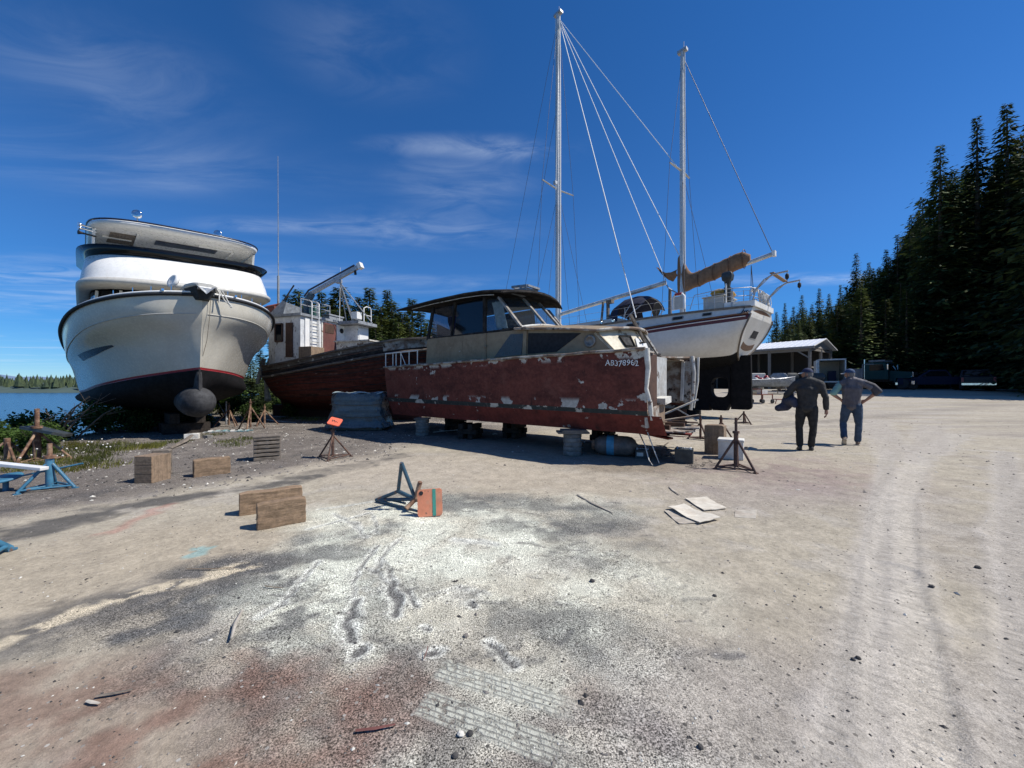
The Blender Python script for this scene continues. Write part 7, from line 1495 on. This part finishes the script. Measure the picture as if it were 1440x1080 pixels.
def skin_mesh(nodes, edges, sub=2, vox=.013):
    """nodes: name -> (x, y, z, rx, ry); returns verts, faces of one smooth continuous surface round the skeleton"""
    mb = MB()
    for n, (x, y, z, rx, ry) in nodes.items():
        if n[:3] in ('hem', 'cuf'): continue
        rz_ = min(rx, ry); mb.loft([[(x+rx*math.sin(th)*math.cos(a), y+ry*math.sin(th)*math.sin(a), z+rz_*math.cos(th)) for a in np.linspace(0, 2*math.pi, 14, endpoint=False)] for th in np.linspace(.06, math.pi-.06, 8)])
    for a_, b_ in edges:
        p, q = nodes[a_], nodes[b_]; P, Q = Vector(p[:3]), Vector(q[:3]); d = (Q-P); L = d.length; d.normalize(); u = Vector((1, 0, 0)) if abs(d.x) < .75 else Vector((0, 0, 1))
        x_ = (u-d*u.dot(d)).normalized(); y_ = d.cross(x_); R_ = []
        for f in np.linspace(0, 1, max(3, int(L/.03))):
            c = P+(Q-P)*f; rx = p[3]*(1-f)+q[3]*f; ry = p[4]*(1-f)+q[4]*f; R_.append([c+x_*rx*math.cos(a)+y_*ry*math.sin(a) for a in np.linspace(0, 2*math.pi, 14, endpoint=False)])
        mb.loft(R_)
    o = mb.build('tmp', [])
    rm = o.modifiers.new('r', 'REMESH'); rm.mode = 'VOXEL'; rm.voxel_size = vox; sm = o.modifiers.new('s', 'SMOOTH'); sm.factor = .5; sm.iterations = 4 if vox > .009 else 3
    dg = bpy.context.evaluated_depsgraph_get(); dg.update(); m2 = bpy.data.meshes.new_from_object(o.evaluated_get(dg))
    v = [tuple(q.co) for q in m2.vertices]; f = [tuple(p.vertices) for p in m2.polygons]
    me = o.data; bpy.data.objects.remove(o); bpy.data.meshes.remove(me); bpy.data.meshes.remove(m2); return v, f
def chain(nd, ed, prev, pts):
    for n, p in pts: nd[n] = p; ed.append((prev, n)); prev = n
def add_hand(nd, ed, wrist, hand_dir, palm_n, tag_, s=1.0):
    w = Vector(nd[wrist][:3]); d = Vector(hand_dir).normalized(); n = Vector(palm_n).normalized(); sde = d.cross(n).normalized()
    pm = w+d*.075*s; nd['palm'+tag_] = (*pm, .034*s, .02*s); ed.append((wrist, 'palm'+tag_))
    for k, (o, L) in enumerate(((-.030, .062), (-.010, .072), (.010, .068), (.029, .052))):
        b = pm+d*.026+sde*o*s; c = b+d*L*.55*s+n*.010*s; t_ = c+d*L*.40*s+n*.028*s
        chain(nd, ed, 'palm'+tag_, [('f%d%sa' % (k, tag_), (*b, .0095, .0095)), ('f%d%sb' % (k, tag_), (*c, .0085, .0085)), ('f%d%sc' % (k, tag_), (*t_, .0075, .0075))])
    b = w+d*.035*s-sde*.036*s+n*.01; t_ = b+d*.045*s-sde*.012*s+n*.02
    chain(nd, ed, wrist, [('t%sa' % tag_, (*b, .012, .012)), ('t%sb' % tag_, (*t_, .009, .009))])
def head(mb, c, face, mi_skin=0, mi_hair=1):
    c = Vector(c); f = Vector(face); f.z = 0; f.normalize(); s = Vector((-f.y, f.x, 0)); rings = []
    for i in range(13):
        th = math.pi*i/12; z = -math.cos(th); r = math.sin(th); ring = []
        for k in range(20):
            a = 2*math.pi*k/20; cx2, cy2 = math.cos(a), math.sin(a); fr = max(0, cx2)
            wid = .074*(1-.22*max(0, -z)); dep = .094*(1-.10*max(0, -z)); zz = z*.122+(.0 if z > 0 else -.012*fr*r)
            nose = .026*math.exp(-((z+.18)/.16)**2)*max(0, cx2)**24; brow = .006*math.exp(-((z-.22)/.12)**2)*fr**4; eye = -.007*math.exp(-((z-.02)/.12)**2-((abs(cy2)-.38)/.15)**2)*fr
            chin = .012*math.exp(-((z+.80)/.22)**2)*fr**3
            q = c+f*(r*cx2*dep+(nose+brow+eye+chin))+s*(r*cy2*wid)+Vector((0, 0, zz+.01)); ring.append(q)
        rings.append(ring)
    n = len(mb.v); mb.loft(rings, mi_skin)
    for sg in (1, -1):
        e = c+s*sg*.076+f*-.008+Vector((0, 0, -.008)); mb.loft([[e+s*sg*o+f*(.018*w*math.cos(a)-.006)+Vector((0, 0, .032*w*math.sin(a))) for a in np.linspace(0, 2*math.pi, 10, endpoint=False)] for o, w in ((-.012, .7), (.004, 1), (.014, .95), (.016, .55))], mi_skin)
        ey = c+s*sg*.030+f*.083+Vector((0, 0, .012)); mb.lathe([(.002, -.006), (.008, -.004), (.010, 0), (.007, .005), (.001, .007)], ey, tuple(f), 8, 2)
    m = c+f*.092+Vector((0, 0, -.062)); mb.tube([m-s*.022, m+f*.004, m+s*.022], [.003, .006, .003], 6, 3)
def hairpiece(mb, c, face):
    c = Vector(c); f = Vector(face); f.z = 0; f.normalize(); s = Vector((-f.y, f.x, 0))
    rows = []
    for i in range(6):
        z = .05-.028*i; w = math.sqrt(max(.05, 1-(z/.125)**2)); rows.append([c+f*(math.cos(a)*.098*w-.004)+s*(math.sin(a)*.079*w)+Vector((0, 0, z)) for a in np.linspace(R(75), R(285), 14)])
    mb.sheet(rows, None)
def cap(mb, c, face, brimlen=.085):
    c = Vector(c); f = Vector(face); f.z = 0; f.normalize(); s = Vector((-f.y, f.x, 0)); rings = []
    for i in range(7):
        u = i/6*math.pi/2; rings.append([c+f*(.105*math.cos(u)*math.cos(a))+s*(.086*math.cos(u)*math.sin(a))+Vector((0, 0, .035+.098*math.sin(u)**.9)) for a in np.linspace(0, 2*math.pi, 20, endpoint=False)])
    mb.loft(rings); mb.lathe([(.008, 0), (.008, .01), (0, .012)], c+Vector((0, 0, .130)), n=8)
def brim(mb, c, face, L=.08):
    c = Vector(c); f = Vector(face); f.z = 0; f.normalize(); s = Vector((-f.y, f.x, 0))
    mb.sheet([[c+f*(.098*math.cos(a)+L*u*math.cos(a)**.5)+s*(.084*math.sin(a))+Vector((0, 0, .042-.022*u-.012*u*abs(math.sin(a)))) for a in np.linspace(-1.15, 1.15, 11)] for u in (0, .35, .7, 1)], (0, 0, -.006))
def shoe(mb, ankle, toe_dir, pitch=0.0, L=.27):
    a = Vector(ankle); d = Vector((toe_dir[0], toe_dir[1], 0)).normalized(); s = Vector((-d.y, d.x, 0)); up = Vector((0, 0, 1))
    if pitch: rot = Matrix.Rotation(pitch, 3, s); d = rot @ d; up = rot @ up
    R_ = []
    for u, w, h in ((-.30, .026, .05), (-.26, .036, .085), (-.1, .038, .095), (.12, .042, .085), (.35, .046, .06), (.58, .046, .05), (.68, .030, .035)):
        c = a+d*L*u-up*.085; R_.append([c+s*w*math.cos(t_)+up*(h*.5+h*.5*math.sin(t_)) for t_ in np.linspace(0, 2*math.pi, 14, endpoint=False)])
    mb.loft(R_)
    return a+d*L*.2-up*.085
def sole(mb, ankle, toe_dir, pitch=0.0, L=.27):
    a = Vector(ankle); d = Vector((toe_dir[0], toe_dir[1], 0)).normalized(); s = Vector((-d.y, d.x, 0)); up = Vector((0, 0, 1))
    if pitch: rot = Matrix.Rotation(pitch, 3, s); d = rot @ d; up = rot @ up
    mb.loft([[a+d*L*u+s*w*sg-up*zz for sg, zz in ((-1, .094), (1, .094), (1, .074), (-1, .074))] for u, w in ((-.31, .022), (-.24, .037), (0, .036), (.35, .046), (.58, .042), (.70, .022))], smooth=False)
def person(label, loc, rz, J, shirt, pants, shoes, capm, brimm, face, skinarms, extra=None, longsleeve=True, loose=1.0):
    """J: joints (x right, y forward, z up)"""
    e = thing('person', label, 'person', loc, rz)
    nd = {}; ed = []
    nd['pelvis'] = (*J['pelvis'], .145, .105)
    chain(nd, ed, 'pelvis', [('waist', (*J['waist'], .14, .10)), ('chest', (*J['chest'], .165, .115)), ('collar', (*J['collar'], .115, .085)), ('neck', (*J['neck'], .055, .058)), ('skull', (*J['skull'], .06, .065))])
    for sd_ in 'LR':
        chain(nd, ed, 'collar', [('sh'+sd_, (*J['sh'+sd_], .062, .062)), ('um'+sd_, (*[(J['sh'+sd_][i]+J['el'+sd_][i])/2 for i in range(3)], .050, .050)), ('el'+sd_, (*J['el'+sd_], .042, .042)), ('fm'+sd_, (*[J['el'+sd_][i]*.6+J['wr'+sd_][i]*.4 for i in range(3)], .040, .040)), ('wr'+sd_, (*J['wr'+sd_], .028, .024))])
        chain(nd, ed, 'pelvis', [('hip'+sd_, (*J['hip'+sd_], .088, .095)), ('th'+sd_, (*[(J['hip'+sd_][i]+J['kn'+sd_][i])/2 for i in range(3)], .078, .082)), ('kn'+sd_, (*J['kn'+sd_], .056, .06)), ('ca'+sd_, (*[J['kn'+sd_][i]*.62+J['an'+sd_][i]*.38 for i in range(3)], .054, .06)), ('an'+sd_, (*J['an'+sd_], .038, .042))])
        hd = J.get('hd'+sd_) or [J['wr'+sd_][i]-J['el'+sd_][i] for i in range(3)]; add_hand(nd, ed, 'wr'+sd_, hd, J.get('pn'+sd_, (-1 if sd_ == 'R' else 1, 0, 0)), sd_)
    v, f = skin_mesh(nd, ed, 2, .0065); mb = MB(); mb.add(v, f, 0, True); head(mb, J['skull'], face)
    mb.build('body', [M['skin'], M['hair'], M['darkin'], mat('lip_tone', (.26, .10, .08), .5)], e)
    k = 1.16*loose
    jn = {n: nd[n] for n in nd if n in ('pelvis', 'waist', 'chest', 'collar') or n[:2] in ('sh', 'um') or (longsleeve and n[:2] in ('el', 'fm'))}
    jn = {n: (p[0], p[1], p[2]-(.03 if n == 'pelvis' else 0), p[3]*k+.012, p[4]*k+.016) for n, p in jn.items()}
    def sub_edges(keys): return [(a, b) for a, b in ed if a in keys and b in keys]
    if longsleeve:
        for sd_ in 'LR':
            w = J['wr'+sd_]; jn['cuff'+sd_] = (*w, .046, .046)
        ee = sub_edges(jn)+[('fm'+s_, 'cuff'+s_) for s_ in 'LR']
    else: ee = sub_edges(jn)
    jn['neckband'] = (J['neck'][0], J['neck'][1]-.004, J['neck'][2]-.028, .074, .072); ee.append(('collar', 'neckband'))
    b_ = J['pelvis']; jn['hem'] = (b_[0], b_[1], b_[2]-.10, .168*loose, .130*loose); ee.append(('pelvis', 'hem'))
    v, f = skin_mesh(jn, ee, 2); mb = MB(); mb.add(v, f, 0, True); top_ = mb.build(shirt[0], shirt[1], e)
    tex = bpy.data.textures.new('folds', 'CLOUDS'); tex.noise_scale = .12; dm = top_.modifiers.new('folds', 'DISPLACE'); dm.texture = tex; dm.strength = .028; dm.mid_level = .5
    pn = {n: nd[n] for n in nd if n in ('pelvis', 'band') or n[:2] in ('hi', 'th', 'kn', 'ca', 'an')}
    nd['band'] = (J['pelvis'][0], J['pelvis'][1], J['pelvis'][2]+.09, .125, .09); ed.append(('band', 'pelvis'))
    pn = {n: (p[0], p[1], p[2]+(.025 if n[:2] == 'an' else 0), p[3]*1.10+.008, p[4]*1.10+.010) for n, p in pn.items()}
    for sd_ in 'LR': pn['an'+sd_] = (*pn['an'+sd_][:3], .066, .072)
    v, f = skin_mesh(pn, sub_edges(pn), 2); mb = MB(); mb.add(v, f, 0, True); o = mb.build('trousers', pants, e)
    dm = o.modifiers.new('folds', 'DISPLACE'); dm.texture = tex; dm.strength = .022; dm.mid_level = .5
    for sd_ in 'LR':
        mb = MB(); shoe(mb, J['an'+sd_], J.get('toe'+sd_, (0, 1)), J.get('pt'+sd_, 0)); o = mb.build('shoe', shoes[0], e)
        mb = MB(); sole(mb, J['an'+sd_], J.get('toe'+sd_, (0, 1)), J.get('pt'+sd_, 0)); mb.build('sole', shoes[1], o)
    mb = MB(); hairpiece(mb, J['skull'], face); mb.build('hair', M['hair'], e)
    mb = MB(); cap(mb, J['skull'], face); o = mb.build('cap', capm, e); mb = MB(); brim(mb, J['skull'], face); mb.build('brim', brimm, o)
    return e
J1 = dict(pelvis=(.01, 0, .97), waist=(.01, .01, 1.12), chest=(.02, .02, 1.32), collar=(.03, .04, 1.47), neck=(.03, .06, 1.55), skull=(.02, .09, 1.655),
          shL=(-.175, .03, 1.44), elL=(-.35, .03, 1.20), wrL=(-.36, .20, 1.02), shR=(.235, .03, 1.43), elR=(.325, .0, 1.15), wrR=(.335, .04, .89),
          hipL=(-.085, 0, .92), knL=(-.125, .07, .50), anL=(-.115, .03, .105), hipR=(.10, 0, .92), knR=(.12, .06, .50), anR=(.085, .13, .095), ptL=.22, pnL=(.3, 0, .6), toeL=(-.12, 1), toeR=(.05, 1))
x1, y1, z1 = gp(1134, 634)
p1 = person('man in charcoal jacket and black trousers walking away, navy cap, bag under his left arm', (x1, y1, z1), R(-36), J1, ('jacket', M['jacket']), M['blackcloth'], (M['shoe'], M['rubber']), M['capnavy'], M['gel_in'], (-.95, .30, 0), True, loose=.99)
J2 = dict(pelvis=(-.01, 0, .97), waist=(-.01, 0, 1.13), chest=(0, .01, 1.34), collar=(0, .02, 1.49), neck=(-.01, .04, 1.575), skull=(-.04, .06, 1.68),
          shL=(-.215, .02, 1.44), elL=(-.345, -.08, 1.20), wrL=(-.20, -.02, 1.07), shR=(.215, .02, 1.46), elR=(.45, -.06, 1.28), wrR=(.24, .02, 1.06),
          hipL=(-.09, 0, .92), knL=(-.155, .06, .52), anL=(-.14, -.16, .17), hipR=(.09, 0, .92), knR=(.125, .05, .50), anR=(.105, .10, .095), ptL=.75, hdL=(.8, .3, -.35), hdR=(-.7, .2, -.6), pnL=(0, 1, 0), pnR=(0, 1, 0), toeL=(-.1, 1), toeR=(.08, 1))
x2, y2, z2 = gp(1198, 626)
p2 = person('man in grey vest and blue jeans with hands on hips, bright blue cap', (x2, y2, z2), R(-40), J2, ('vest', M['vest']), M['jeans'], (M['shoetan'], M['lath']), M['capblue'], M['gel_in'], (-.90, .42, 0), False, longsleeve=False, loose=.97)
# sleeves of the second man: mint shirt on the left, dark jacket sleeve hanging from the right arm
v, f = skin_mesh({'a': (*J2['shL'], .082, .082), 'b': (-.275, -.03, 1.33, .074, .074), 'c': (-.335, -.07, 1.225, .070, .070)}, [('a', 'b'), ('b', 'c')], 2); mb = MB(); mb.add(v, f, 0, True); mb.build('shirt_sleeve', M['mint'], p2)
v, f = skin_mesh({'a': (*J2['shR'], .080, .080), 'b': (.36, -.01, 1.40, .070, .075), 'c': (.47, -.06, 1.28, .055, .06), 'd': (.41, -.05, 1.22, .055, .06)}, [('a', 'b'), ('b', 'c'), ('b', 'd')], 2); mb = MB(); mb.add(v, f, 0, True); mb.build('jacket_sleeve', M['vestdark'], p2)
# bag and bundle carried by the first man
cr_, sr_ = math.cos(R(-36)), math.sin(R(-36))
def in1(x, y, z): return (x1+x*cr_-y*sr_, y1+x*sr_+y*cr_, z1+z)
v, f = skin_mesh({'a': (*in1(-.30, .12, 1.22), .09, .10), 'b': (*in1(-.32, .14, 1.05), .13, .13), 'c': (*in1(-.36, .12, .95), .11, .10), 'd': (*in1(-.50, .10, .90), .075, .075), 'e': (*in1(-.24, -.02, 1.08), .10, .09), 'f': (*in1(-.20, -.04, .98), .07, .06)}, [('a', 'b'), ('b', 'c'), ('c', 'd'), ('b', 'e'), ('e', 'f')], 2)
mb = MB(); mb.add(v, f, 0, True); tag(mb.build('carried_jacket', M['bagblue']), 'dark navy jacket bundled under the left arm of the man in charcoal', 'jacket')
